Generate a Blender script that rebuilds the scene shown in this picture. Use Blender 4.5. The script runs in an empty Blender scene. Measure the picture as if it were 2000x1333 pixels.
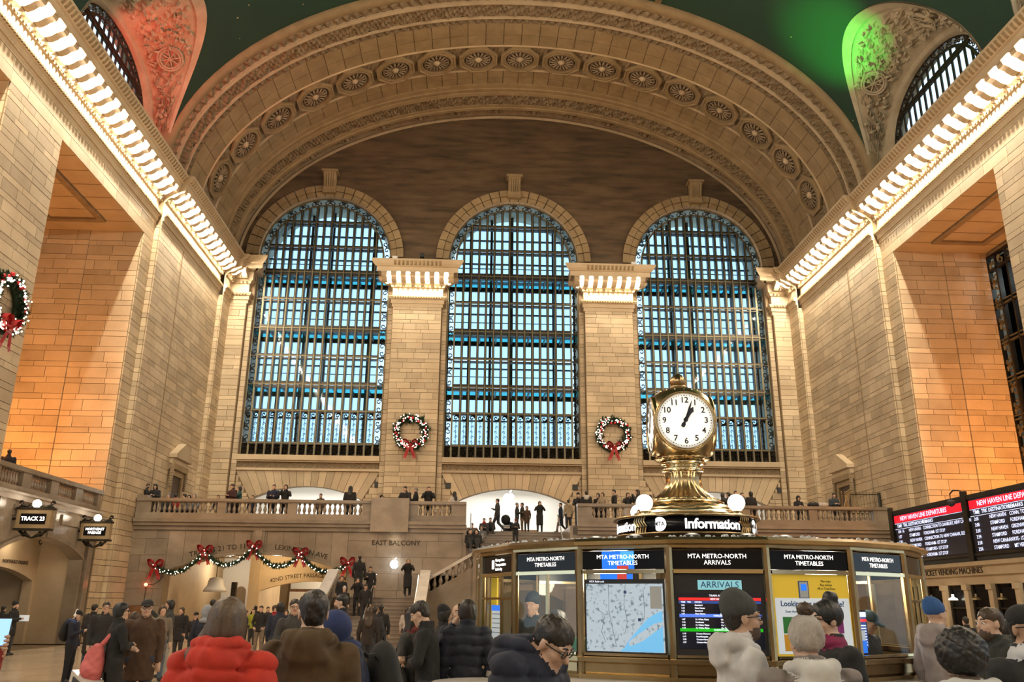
import bpy, bmesh, math, random
import numpy as np
from mathutils import Vector, Matrix, Quaternion
random.seed(7); RNG = np.random.default_rng(7)
SC = bpy.context.scene
COL = SC.collection
PI = math.pi
sin, cos, sqrt = math.sin, math.cos, math.sqrt

# ------------------------------------------------------------------ camera
CAM = Vector((-2.364, 0.0, 1.75)); F_PX = 1632.6
def _basis(p, r, y):
    f = Vector((sin(y)*cos(p), cos(y)*cos(p), sin(p)))
    a = Vector((cos(y), -sin(y), 0)); b = a.cross(f)
    return cos(r)*a + sin(r)*b, -sin(r)*a + cos(r)*b, f
C_R, C_U, C_F = _basis(0.305408, 0.0080249, 0.0435632)
cd = bpy.data.cameras.new('camera'); cam = bpy.data.objects.new('camera', cd); COL.objects.link(cam)
cd.sensor_width = 36.0; cd.lens = 36.0*F_PX/2000.0; cd.clip_end = 400; cd.clip_start = 0.05
M3 = Matrix((C_R, C_U, -C_F)).transposed()
cam.matrix_world = Matrix.Translation(CAM) @ M3.to_4x4()
SC.camera = cam
def px(P):                      # metres -> photo pixels (only used to choose how finely to build)
    d = Vector(P) - CAM; z = d.dot(C_F)
    return 1000+F_PX*d.dot(C_R)/z, 666.5-F_PX*d.dot(C_U)/z, z
def pixray(x, y): return (x-1000)*C_R + (666.5-y)*C_U + F_PX*C_F
def onY(x, y, Y): v = pixray(x, y); return CAM + v*((Y-CAM.y)/v.y)
def onX(x, y, X): v = pixray(x, y); return CAM + v*((X-CAM.x)/v.x)
def onZ(x, y, Z): v = pixray(x, y); return CAM + v*((Z-CAM.z)/v.z)

# ------------------------------------------------------------------ world, exposure
w = bpy.data.worlds.new('overcast_sky'); SC.world = w; w.use_nodes = True
bg = w.node_tree.nodes['Background']; bg.inputs[0].default_value = (0.66, 0.85, 1.0, 1); bg.inputs[1].default_value = 1.8
SC.view_settings.view_transform = 'Standard'; SC.view_settings.look = 'None'
SC.view_settings.exposure = 0.0; SC.view_settings.gamma = 1.0; SC.view_settings.use_curve_mapping = False
SC.cycles.use_denoising = True; SC.cycles.adaptive_threshold = .03
SC.cycles.max_bounces = 5; SC.cycles.diffuse_bounces = 3; SC.cycles.glossy_bounces = 2; SC.cycles.transparent_max_bounces = 12; SC.cycles.light_sampling_threshold = .02
SC.cycles.caustics_reflective = False; SC.cycles.caustics_refractive = False
SC.cycles.sample_clamp_indirect = 4.0
WARM = (1.0, 0.74, 0.42); WARMW = (1.0, 0.86, 0.65); ORANGE = (1.0, 0.40, 0.10)
def lamp(name, loc, power, color=WARM, radius=0.12, kind='POINT', rot=None, size=None, spot=None, blend=.4):
    l = bpy.data.lights.new(name, kind); l.energy = power; l.color = color
    if kind == 'AREA':
        l.shape = 'RECTANGLE'; l.size, l.size_y = size
    else: l.shadow_soft_size = radius
    if kind == 'SPOT': l.spot_size = spot; l.spot_blend = blend
    o = bpy.data.objects.new(name, l); COL.objects.link(o); o.location = loc
    if rot is not None: o.rotation_euler = rot
    return o
def aim(o, target):
    o.rotation_euler = (Vector(target)-o.location).to_track_quat('-Z', 'Y').to_euler()
# unseen fill lamps in place of chandeliers, side bays behind and beside viewer
K_CH = .08
for _x in (-17.0, 17.0):
    for _y in (-16.2, -3.4, 9.4, 22.2):
        lamp('chandelier_fill', (_x, _y, 13.5), 2600*K_CH, WARM, 0.7)

# ------------------------------------------------------------------ materials
MATS = {}
def new_mat(name):
    m = bpy.data.materials.new(name); m.use_nodes = True; MATS[name] = m
    return m, m.node_tree.nodes, m.node_tree.links, m.node_tree.nodes['Principled BSDF']
def rgb(c): return (c[0], c[1], c[2], 1)
def mat(name, col, rough=.6, metal=0., emit=None, es=1., noise=None, bump=None, spec=None, coat=None):
    m, N, L, b = new_mat(name)
    b.inputs['Base Color'].default_value = rgb(col); b.inputs['Roughness'].default_value = rough; b.inputs['Metallic'].default_value = metal
    if spec is not None: b.inputs['Specular IOR Level'].default_value = spec
    if coat: b.inputs['Coat Weight'].default_value = coat
    if emit: b.inputs['Emission Color'].default_value = rgb(emit); b.inputs['Emission Strength'].default_value = es
    if noise or bump:
        tc = N.new('ShaderNodeTexCoord')
    if noise:                      # (scale, colour2, (stretch xyz))
        n = N.new('ShaderNodeTexNoise'); n.inputs['Scale'].default_value = noise[0]; n.inputs['Detail'].default_value = 5
        mp = N.new('ShaderNodeMapping'); mp.inputs['Scale'].default_value = noise[2] if len(noise) > 2 else (1, 1, 1)
        L.new(tc.outputs['Object'], mp.inputs[0]); L.new(mp.outputs[0], n.inputs['Vector'])
        r = N.new('ShaderNodeValToRGB'); r.color_ramp.elements[0].position = .35; r.color_ramp.elements[1].position = .68
        r.color_ramp.elements[0].color = rgb(noise[1]); r.color_ramp.elements[1].color = rgb(col)
        L.new(n.outputs[0], r.inputs[0]); L.new(r.outputs[0], b.inputs['Base Color'])
    if bump:                       # (scale, strength, distance)
        n = N.new('ShaderNodeTexNoise'); n.inputs['Scale'].default_value = bump[0]; n.inputs['Detail'].default_value = 4
        L.new(tc.outputs['Object'], n.inputs['Vector'])
        bp = N.new('ShaderNodeBump'); bp.inputs['Strength'].default_value = bump[1]; bp.inputs['Distance'].default_value = bump[2]
        L.new(n.outputs[0], bp.inputs['Height']); L.new(bp.outputs[0], b.inputs['Normal'])
    return m
def stone(name, c1, c2, rough=.65, var=.22, scale=.55, stretch=(1, 1, 1), stain=0.):
    """ashlar stone: soft clouding, one tone per block (from the mesh attribute tint or, for shared meshes, the object's own random)"""
    m, N, L, b = new_mat(name)
    b.inputs['Roughness'].default_value = rough
    g = N.new('ShaderNodeNewGeometry')
    mp = N.new('ShaderNodeMapping'); mp.inputs['Scale'].default_value = stretch; L.new(g.outputs['Position'], mp.inputs[0])
    n = N.new('ShaderNodeTexNoise'); n.inputs['Scale'].default_value = scale; n.inputs['Detail'].default_value = 8; n.inputs['Roughness'].default_value = .62
    L.new(mp.outputs[0], n.inputs['Vector'])
    r = N.new('ShaderNodeValToRGB'); r.color_ramp.elements[0].position = .36; r.color_ramp.elements[1].position = .64
    r.color_ramp.elements[0].color = rgb(c2); r.color_ramp.elements[1].color = rgb(c1)
    L.new(n.outputs[0], r.inputs[0])
    at = N.new('ShaderNodeAttribute'); at.attribute_name = 'tint'
    oi = N.new('ShaderNodeObjectInfo')
    gt = N.new('ShaderNodeMath'); gt.operation = 'GREATER_THAN'; gt.inputs[1].default_value = 0.0005; L.new(at.outputs['Fac'], gt.inputs[0])
    mx = N.new('ShaderNodeMix'); L.new(gt.outputs[0], mx.inputs[0]); L.new(oi.outputs['Random'], mx.inputs[2]); L.new(at.outputs['Fac'], mx.inputs[3])
    mr = N.new('ShaderNodeMapRange'); L.new(mx.outputs[0], mr.inputs[0]); mr.inputs[3].default_value = 1-var; mr.inputs[4].default_value = 1+var*.55
    ml = N.new('ShaderNodeMix'); ml.data_type = 'RGBA'; ml.blend_type = 'MULTIPLY'; ml.inputs[0].default_value = 1
    L.new(r.outputs[0], ml.inputs[6]); L.new(mr.outputs[0], ml.inputs[7])
    out = ml.outputs[2]
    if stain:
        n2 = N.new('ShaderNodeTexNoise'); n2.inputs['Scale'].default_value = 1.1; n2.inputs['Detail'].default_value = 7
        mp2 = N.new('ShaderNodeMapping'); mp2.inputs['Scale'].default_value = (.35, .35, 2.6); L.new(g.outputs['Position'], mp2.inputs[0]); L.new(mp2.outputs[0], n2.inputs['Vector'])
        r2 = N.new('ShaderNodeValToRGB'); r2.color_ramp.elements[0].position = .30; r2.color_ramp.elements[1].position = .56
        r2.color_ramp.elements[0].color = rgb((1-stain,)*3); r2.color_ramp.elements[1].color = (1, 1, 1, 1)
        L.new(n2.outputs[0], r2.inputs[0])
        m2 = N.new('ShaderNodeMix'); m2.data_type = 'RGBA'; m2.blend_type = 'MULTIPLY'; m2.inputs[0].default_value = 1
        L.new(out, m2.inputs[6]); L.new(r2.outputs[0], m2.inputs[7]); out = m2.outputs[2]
    L.new(out, b.inputs['Base Color'])
    f = N.new('ShaderNodeTexNoise'); f.inputs['Scale'].default_value = 14; f.inputs['Detail'].default_value = 3; L.new(g.outputs['Position'], f.inputs['Vector'])
    bp = N.new('ShaderNodeBump'); bp.inputs['Strength'].default_value = .18; bp.inputs['Distance'].default_value = .03
    L.new(f.outputs[0], bp.inputs['Height']); L.new(bp.outputs[0], b.inputs['Normal'])
    return m
stone('limestone', (.61, .485, .325), (.49, .375, .24))
stone('mortar', (.27, .195, .12), (.22, .16, .095), rough=.9, var=.05)
stone('carved_stone', (.35, .255, .138), (.27, .19, .098), var=.10, scale=1.2)
stone('carved_band', (.27, .20, .118), (.20, .145, .082), var=.10, scale=1.6)
stone('rosette_dark', (.085, .062, .040), (.06, .043, .028), var=.05, scale=3.)
stone('carved_recess', (.30, .225, .14), (.22, .16, .10), var=.06, scale=2.0)
stone('lunette_stone', (.50, .42, .30), (.40, .325, .22), var=.10, scale=1.2)
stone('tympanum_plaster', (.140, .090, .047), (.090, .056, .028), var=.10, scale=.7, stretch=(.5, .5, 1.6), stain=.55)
stone('polished_marble', (.30, .245, .185), (.22, .175, .128), rough=.18, var=.16, scale=.9, stretch=(1, 1, 1.4))
stone('stair_marble', (.34, .275, .22), (.25, .195, .155), rough=.3, var=.14, scale=1.2)
stone('floor_marble', (.56, .45, .33), (.45, .35, .25), rough=.14, var=.16, scale=.5)
mat('bronze', (.050, .042, .030), .42, .65, noise=(3., (.030, .026, .020)))
mat('bronze_edge', (.17, .145, .085), .45, .55)
mat('gilt_bronze', (.30, .225, .115), .4, .6)
mat('brass', (.50, .38, .21), .26, 1.0, noise=(2.2, (.34, .24, .12)))
mat('bright_brass', (.66, .54, .33), .18, 1.0)
mat('dark_brass', (.30, .20, .10), .28, 1.0)
mat('steel', (.62, .60, .56), .22, 1.0)
mat('black_glass', (.006, .006, .008), .22, 0., spec=.22)
mat('black', (.012, .012, .013), .5)
mat('charcoal', (.03, .03, .032), .6)
mat('white', (.80, .79, .76), .5)
mat('white_wall', (.84, .83, .80), .55)
mat('opal_lit', (1, .93, .80), .4, emit=(1.0, .86, .66), es=9.)
mat('bulb_lit', (1, .9, .7), .4, emit=(1.0, .82, .56), es=7.)
mat('fairy_lit', (1, .95, .85), .4, emit=(1.0, .88, .66), es=5.)
mat('sign_lit', (1, 1, 1), .4, emit=(1.0, .96, .90), es=1.7)
mat('logo_lit', (1, 1, 1), .4, emit=(.86, .94, 1.0), es=5.0)
mat('letter_dark', (.035, .024, .014), .8)
mat('red_ribbon', (.45, .02, .02), .42, noise=(6., (.28, .010, .012)))
mat('red_bauble', (.55, .02, .025), .25)
mat('pine', (.022, .055, .022), .75, noise=(9., (.010, .026, .012)))
mat('wood', (.22, .10, .04), .4, noise=(3., (.14, .06, .025), (1, 1, .15)))
mat('dark_wood', (.05, .028, .015), .5)
mat('marble_white', (.62, .57, .52), .2, noise=(2., (.50, .45, .40)))
mat('red_lit', (1, .1, .05), .4, emit=(1.0, .16, .08), es=8.)
def glass(name, tint, gloss=.07, rough=.03):
    m, N, L, b = new_mat(name); N.remove(b)
    t = N.new('ShaderNodeBsdfTransparent'); t.inputs[0].default_value = rgb(tint)
    g = N.new('ShaderNodeBsdfGlossy'); g.inputs['Roughness'].default_value = rough; g.inputs['Color'].default_value = (.9, .95, 1, 1)
    x = N.new('ShaderNodeMixShader'); x.inputs[0].default_value = gloss
    L.new(t.outputs[0], x.inputs[1]); L.new(g.outputs[0], x.inputs[2]); L.new(x.outputs[0], N['Material Output'].inputs[0])
glass('window_glass', (.86, .95, 1.0), .018)
glass('booth_glass', (.96, .97, .96), .02)
glass('catwalk_glass', (.34, .74, .76), .06, .2)
def ceiling_mat():
    m, N, L, b = new_mat('star_ceiling'); b.inputs['Roughness'].default_value = .8
    g = N.new('ShaderNodeNewGeometry')
    n = N.new('ShaderNodeTexNoise'); n.inputs['Scale'].default_value = .35; n.inputs['Detail'].default_value = 6; L.new(g.outputs['Position'], n.inputs['Vector'])
    r = N.new('ShaderNodeValToRGB'); r.color_ramp.elements[0].color = (.011, .038, .024, 1); r.color_ramp.elements[1].color = (.017, .058, .037, 1); L.new(n.outputs[0], r.inputs[0])
    v = N.new('ShaderNodeTexVoronoi'); v.inputs['Scale'].default_value = .95; L.new(g.outputs['Position'], v.inputs['Vector'])
    lt = N.new('ShaderNodeMath'); lt.operation = 'LESS_THAN'; lt.inputs[1].default_value = .055; L.new(v.outputs['Distance'], lt.inputs[0])
    mx = N.new('ShaderNodeMix'); mx.data_type = 'RGBA'; L.new(lt.outputs[0], mx.inputs[0]); L.new(r.outputs[0], mx.inputs[6]); mx.inputs[7].default_value = (.5, .40, .16, 1)
    L.new(mx.outputs[2], b.inputs['Base Color'])
ceiling_mat()

# ------------------------------------------------------------------ mesh helpers
class MB:
    """collects shapes; build() links them as ONE mesh object"""
    def __init__(s): s.v = []; s.f = []; s.m = []; s.t = None
    def add(s, V, Fc, mi=0, tint=None):
        o = len(s.v); s.v.extend([tuple(p) for p in V]); s.f.extend([tuple(i+o for i in q) for q in Fc]); s.m.extend([mi]*len(Fc))
        if tint is not None:
            if s.t is None: s.t = []
            s.t.extend([tint]*len(V))
    def box(s, x0, x1, y0, y1, z0, z1, mi=0, tint=None):
        V = [(x0,y0,z0),(x1,y0,z0),(x1,y1,z0),(x0,y1,z0),(x0,y0,z1),(x1,y0,z1),(x1,y1,z1),(x0,y1,z1)]
        s.add(V, [(3,2,1,0),(4,5,6,7),(0,1,5,4),(1,2,6,5),(2,3,7,6),(3,0,4,7)], mi, tint); return s
    def fbox(s, O, U, V_, N_, u0, u1, v0, v1, n0, n1, mi=0, tint=None):
        """box in a frame: origin O, axes U, V_, N_"""
        P = []
        for n in (n0, n1):
            for (u, v) in ((u0,v0),(u1,v0),(u1,v1),(u0,v1)): P.append(O+U*u+V_*v+N_*n)
        s.add(P, [(3,2,1,0),(4,5,6,7),(0,1,5,4),(1,2,6,5),(2,3,7,6),(3,0,4,7)], mi, tint); return s
    def prism(s, poly, T, depth, mi=0):
        """poly [(u,v)], T(u,v,n)->point, from n=0 to depth"""
        k = len(poly); a = [T(u, v, 0) for u, v in poly]; b = [T(u, v, depth) for u, v in poly]
        s.add(a+b, [tuple(range(k))[::-1], tuple(range(k, 2*k))]+[(i, (i+1) % k, k+(i+1) % k, k+i) for i in range(k)], mi); return s
    def grid(s, G, mi=0, closed=False):
        """G: list of rows of points"""
        n = len(G); k = len(G[0]); V = [p for r in G for p in r]; Fc = []
        for i in range(n-1):
            for j in range(k-1 if not closed else k):
                j2 = (j+1) % k; Fc.append((i*k+j, i*k+j2, (i+1)*k+j2, (i+1)*k+j))
        s.add(V, Fc, mi); return s
    def lathe(s, prof, c=(0,0,0), seg=16, mi=0, flute=0, fa=0.):
        G = []
        for r, z in prof:
            G.append([(c[0]+r*(1+(fa*cos(flute*2*PI*j/seg) if flute else 0))*cos(2*PI*j/seg), c[1]+r*(1+(fa*cos(flute*2*PI*j/seg) if flute else 0))*sin(2*PI*j/seg), c[2]+z) for j in range(seg)])
        s.grid(G, mi, True)
        o = len(s.v)-len(G)*seg
        s.f.append(tuple(o+j for j in range(seg))[::-1]); s.m.append(mi); s.f.append(tuple(o+(len(G)-1)*seg+j for j in range(seg))); s.m.append(mi)
        return s
    def tube(s, P, r, seg=6, mi=0, cap=True):
        P = [Vector(p) for p in P]; G = []
        rr = r if isinstance(r, (list, tuple)) else [r]*len(P)
        up = Vector((0,0,1))
        for i, p in enumerate(P):
            t = (P[min(i+1, len(P)-1)]-P[max(i-1, 0)]).normalized()
            a = t.cross(up)
            if a.length < .05: a = t.cross(Vector((1,0,0)))
            a.normalize(); b = a.cross(t)
            G.append([tuple(p+(a*cos(2*PI*j/seg)+b*sin(2*PI*j/seg))*rr[i]) for j in range(seg)])
        s.grid(G, mi, True)
        if cap:
            o = len(s.v)-len(G)*seg
            s.f.append(tuple(o+j for j in range(seg))); s.m.append(mi); s.f.append(tuple(o+(len(G)-1)*seg+j for j in range(seg))[::-1]); s.m.append(mi)
        return s
    def ball(s, c, r, seg=12, rings=8, mi=0, sc=(1,1,1)):
        G = []
        for i in range(rings+1):
            a = PI*i/rings; rad = max(sin(a), 1e-3)
            G.append([(c[0]+r*sc[0]*rad*cos(2*PI*j/seg), c[1]+r*sc[1]*rad*sin(2*PI*j/seg), c[2]-r*sc[2]*cos(a)) for j in range(seg)])
        return s.grid(G, mi, True)
    def mesh(s, name, mats, smooth=False):
        me = bpy.data.meshes.new(name); me.from_pydata(s.v, [], s.f)
        for q in ([mats] if isinstance(mats, str) else mats): me.materials.append(MATS[q])
        if len(me.materials) > 1: me.polygons.foreach_set('material_index', s.m)
        if smooth: me.polygons.foreach_set('use_smooth', [True]*len(s.f))
        if s.t is not None and len(s.t) == len(s.v):
            a = me.attributes.new('tint', 'FLOAT', 'POINT'); a.data.foreach_set('value', s.t)
        me.update(); return me
    def build(s, name, mats, parent=None, smooth=False, loc=None, fix=False):
        me = s.mesh(name, mats, smooth)
        if fix:
            bm = bmesh.new(); bm.from_mesh(me); bmesh.ops.recalc_face_normals(bm, faces=bm.faces); bm.to_mesh(me); bm.free()
        return link(name, me, parent, loc)
def link(name, data, parent=None, loc=None, M=None):
    o = bpy.data.objects.new(name, data); COL.objects.link(o)
    if parent is not None: o.parent = parent
    if loc is not None: o.location = loc
    if M is not None: o.matrix_local = M
    return o
def tag(o, label, cat=None, group=None, kind=None):
    o['label'] = label
    if cat: o['category'] = cat
    if group: o['group'] = group
    if kind: o['kind'] = kind
    return o
def empty(name, loc=(0,0,0), rz=0., parent=None):
    o = link(name, None, parent, loc); o.rotation_euler = (0, 0, rz); o.empty_display_size = .2
    return o
def struct(name, label, cat): return tag(empty(name), label, cat, kind='structure')
def stuff(o): o['kind'] = 'stuff'; return o
def text_mesh(name, s, size, extrude=.01, align='CENTER', bold=0., space=1., matname='letter_dark', res=2, ay='CENTER'):
    c = bpy.data.curves.new(name, 'FONT'); c.body = s; c.size = size; c.extrude = extrude; c.align_x = align; c.align_y = ay
    c.offset = bold; c.space_character = space; c.resolution_u = res
    o = bpy.data.objects.new(name, c); me = bpy.data.meshes.new_from_object(o); bpy.data.objects.remove(o); bpy.data.curves.remove(c)
    me.materials.clear(); me.materials.append(MATS[matname]); me.name = name
    return me
def text(name, s, parent, loc, size, M=None, matname='letter_dark', extrude=.01, align='CENTER', bold=0., sx=1., space=1.):
    o = link(name, text_mesh(name, s, size, extrude, align, bold, space, matname), parent)
    R = (M or Matrix.Rotation(PI/2, 4, 'X'))
    o.matrix_local = Matrix.Translation(Vector(loc)) @ R @ Matrix.Diagonal((sx, 1, 1, 1))
    return o
RX = Matrix.Rotation(PI/2, 4, 'X')                                   # text that faces -Y
def frame(U, V_, N_): return Matrix((U, V_, N_)).transposed().to_4x4()

# ---- ashlar: blocks with recessed joints. The largest in view are objects, the rest one joined part.
UNIT = None
def unit_block():
    global UNIT
    if UNIT is None:
        b = MB(); e = .5
        b.box(-e, e, -e, e, -e, e); UNIT = b.mesh('block', 'limestone')
    return UNIT
_UB = {}
def unit_of(matname):
    if matname not in _UB: _UB[matname] = MB().box(-.5, .5, -.5, .5, -.5, .5).mesh('block', matname)
    return _UB[matname]
class Ashlar:
    def __init__(s, root): s.root = root; s.B = []
    def face(s, O, U, N_, w, z0, z1, matname='limestone', tall=.46, short=.25, blen=1.15, hole=None, d=.05, gap=.022, edge=0., seed=0):
        """blocks on the face that starts at O (z ignored), runs along U for w metres from z0 to z1; N_ outward. hole(u0,u1,z0,z1)->True drops a block"""
        rnd = random.Random(1000+seed+int(w*37+z0*11)); O = Vector(O); U = Vector(U); N_ = Vector(N_)
        z = z0; i = 0
        while z < z1-.02:
            h = tall if i % 2 == 0 else short
            if z+h > z1-.12: h = z1-z
            u = 0.; first = True
            while u < w-.01:
                l = blen*rnd.uniform(.8, 1.25)
                if first: l *= rnd.choice((.5, .75, 1.)); first = False
                if u+l > w-.35: l = w-u
                if not (hole and hole(u, u+l, z, z+h)):
                    s.B.append((O, U, N_, u+gap/2, u+l-gap/2, z+gap/2, z+h-gap/2, d*rnd.uniform(.92, 1.08), matname, rnd.uniform(.02, 1)))
                u += l
            z += h; i += 1
    def finish(s, nmax=300, name='block'):
        sc = []
        for k, (O, U, N_, u0, u1, z0, z1, d, m, t) in enumerate(s.B):
            c = O+U*((u0+u1)/2)+N_*d; c.z = (z0+z1)/2
            x, y, z = px(c)
            if z < .5 or not (-60 < x < 2060 and -60 < y < 1400): a = -1
            else:
                vis = abs((CAM-c).normalized().dot(N_)) * ((CAM-c).dot(N_) > 0)
                a = (u1-u0)*(z1-z0)*vis/(z*z)
            sc.append((a, k))
        sc.sort(reverse=True)
        top = set(k for a, k in sc[:nmax] if a > 0)
        rest = {}
        for k, (O, U, N_, u0, u1, z0, z1, d, m, t) in enumerate(s.B):
            V_ = Vector((0, 0, 1))
            if k in top:
                M = frame(U, V_, N_); c = O+U*((u0+u1)/2)+N_*(d/2-.01); c.z = (z0+z1)/2
                o = link(name, unit_of(m), s.root)
                o.matrix_local = Matrix.Translation(c) @ M @ Matrix.Diagonal((u1-u0, z1-z0, d+.02, 1))
            else:
                b = rest.setdefault(m, MB()); P = Vector((O.x, O.y, 0))
                b.fbox(P, U, V_, N_, u0, u1, z0, z1, -.01, d, 0, t)
        for m, b in rest.items():
            stuff(b.build('block_course', m, s.root))
def wallbox(root, x0, x1, y0, y1, z0, z1, m='mortar', name='backing'):
    return MB().box(x0, x1, y0, y1, z0, z1).build(name, m, root)
# ================================================================== the hall
D = 53.0; S = 12.766; WH = 4.4175; ZB = 10.57; ZT = 28.55; ZSP = ZT-WH
ZA, ZC = 20.5, 23.4                     # entablature bottom, crown top
XA, XB, YST = 19.3, 19.0, 40.6          # side wall planes, step between them
BAYS = [34.93-S*i for i in range(5)]
ZF = 5.55                               # balcony floor
VX, VY, VZ = Vector((1,0,0)), Vector((0,1,0)), Vector((0,0,1))

# ---------------------------------------------------------------- floor
flo = struct('floor', 'polished beige marble floor of the hall', 'floor')
MB().box(-26, 26, -31, 62, -.4, -.03).build('slab_bed', 'mortar', flo)
fb = []; rnd = random.Random(5)
for i in range(-13, 14):
    for j in range(-8, 36):
        fb.append((i*1.5, j*1.5+1.0))
fb.sort(key=lambda p: (p[0]+2.4)**2+(p[1]-20)**2*.6 if p[1] > 8 else 1e6+p[1])
rest = MB(); ft = MB().box(-.745, .745, -.745, .745, -.05, 0).mesh('tile', 'floor_marble')
for k, (x, y) in enumerate(fb):
    if abs(x) > 19.4: continue
    if k < 260: link('tile', ft, flo, (x, y, 0))
    else: rest.box(x-.745, x+.745, y-.745, y+.745, -.05, 0, 0, rnd.uniform(.02, 1))
stuff(rest.build('tile_field', 'floor_marble', flo))

# ---------------------------------------------------------------- entablature
PROF = [(0,20.5),(.06,20.5),(.06,20.74),(.13,20.74),(.13,20.98),(.21,21.02),(.27,21.16),(.27,21.22),(.05,21.24),(.05,21.84),(.13,21.87),(.17,21.98),(.30,22.08),(.32,22.10),(.32,22.62),(1.06,22.62),(1.06,22.94),(1.16,22.98),(1.30,23.12),(1.40,23.30),(1.40,23.4),(0,23.4)]
def modillion_mesh():
    b = MB(); pts = [(0,.50),(.70,.50),(.72,.40),(.66,.30),(.56,.27),(.44,.22),(.30,.10),(.16,.02),(.05,0),(0,.04)]
    b.prism([(d, z) for d, z in pts], lambda u, v, n: (n-.17, u, v), .34)
    b.box(-.20, .20, 0, .76, .46, .52)
    return b.mesh('modillion', 'limestone')
MODM = modillion_mesh()
BULB = MB().ball((0,0,.08), .085, 10, 8).mesh('light_bulb', 'bulb_lit', True)
K_CORN = 10.5
def entablature(root, O, U, N_, w, spacing=.85, bulbs=True, lights=1, off=0., ends=(0, 0), power=26., ext=0.):
    """a run of architrave, frieze, lamp-lit modillions and crown along U; ends: mitre lengths of the crown"""
    O, U, N_ = Vector(O), Vector(U), Vector(N_); b = MB()
    rows = []
    for d, z in PROF:
        rows.append([O+U*(-ends[0]*d)+N_*d+VZ*z, O+U*(w+ends[1]*d)+N_*d+VZ*z])
    b.grid(rows)
    k = len(PROF); V = [r[0] for r in rows]; b.add(V, [tuple(range(k))]); V = [r[1] for r in rows]; b.add(V, [tuple(range(k))[::-1]])
    b.build('entablature', 'limestone', root)
    # bead row, leaf fringe under the bed mould, palmettes on the crown
    q = MB(); n = int(w/.17)
    for i in range(n):
        u = (i+.5)*w/n; q.fbox(O, U, VZ, N_, u-.05, u+.05, 21.04, 21.15, .2, .31)
    n = int(w/.21)
    for i in range(n):
        u = (i+.5)*w/n
        q.add([O+U*(u-.085)+N_*.16+VZ*21.97, O+U*(u+.085)+N_*.16+VZ*21.97, O+U*u+N_*.24+VZ*21.80, O+U*u+N_*.30+VZ*22.0], [(0,1,2),(0,3,1),(1,3,2),(2,3,0)])
    n = int(w/.26)
    for i in range(n):
        u = (i+.5)*w/n
        q.add([O+U*(u-.10)+N_*1.17+VZ*23.0, O+U*(u+.10)+N_*1.17+VZ*23.0, O+U*(u+.08)+N_*1.40+VZ*23.27, O+U*(u-.08)+N_*1.40+VZ*23.27, O+U*u+N_*1.36+VZ*23.10], [(0,1,4),(1,2,4),(2,3,4),(3,0,4)])
    stuff(q.build('moulding_ornament', 'carved_stone', root))
    n = max(1, round((w+2*ext)/spacing)); R = frame(U, N_, VZ)
    for i in range(n+1):
        u = -ext+i*(w+2*ext)/n
        if not ext and not (0 < i < n) : u = min(max(u, .18), w-.18)
        o = link('modillion', MODM, root); o.matrix_local = Matrix.Translation(O+U*u+N_*.32+VZ*22.10) @ R
    if bulbs:
        for i in range(n):
            u = -ext+(i+.5)*(w+2*ext)/n; p = O+U*u+N_*.62+VZ*22.40
            link('light_bulb', BULB, root, p)
            if lights and i % lights == 0: lamp('cornice_light', p+N_*.06-VZ*.075, power*lights*K_CORN, WARMW, .07)

for sgn, nm, side in ((-1, 'trim_1', 'north'), (1, 'trim_2', 'south')):
    tr = struct(nm, 'carved stone cornice with glowing bare bulbs along the %s side wall' % side, 'cornice')
    N_ = VX*(-sgn)
    entablature(tr, (sgn*XA, 13.0, 0), VY, N_, YST-13.0, lights=1)
    entablature(tr, (sgn*XB, YST, 0), VY, N_, 50.9-YST, lights=1)
    entablature(tr, (sgn*(XB-.3), 50.9, 0), VY, N_, 52.4-50.9, lights=1, ends=(0, -1), power=20)
    MB().box(min(sgn*XA, sgn*24), max(sgn*XA, sgn*24), -31, YST, ZA, ZC-.02).build('wall_head', 'limestone', tr)
    for _y in np.arange(-29, 12, 3.4): lamp('cornice_light', (sgn*(XA-.7), _y, 22.2), 26.*4*K_CORN, WARMW, .3)

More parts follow.
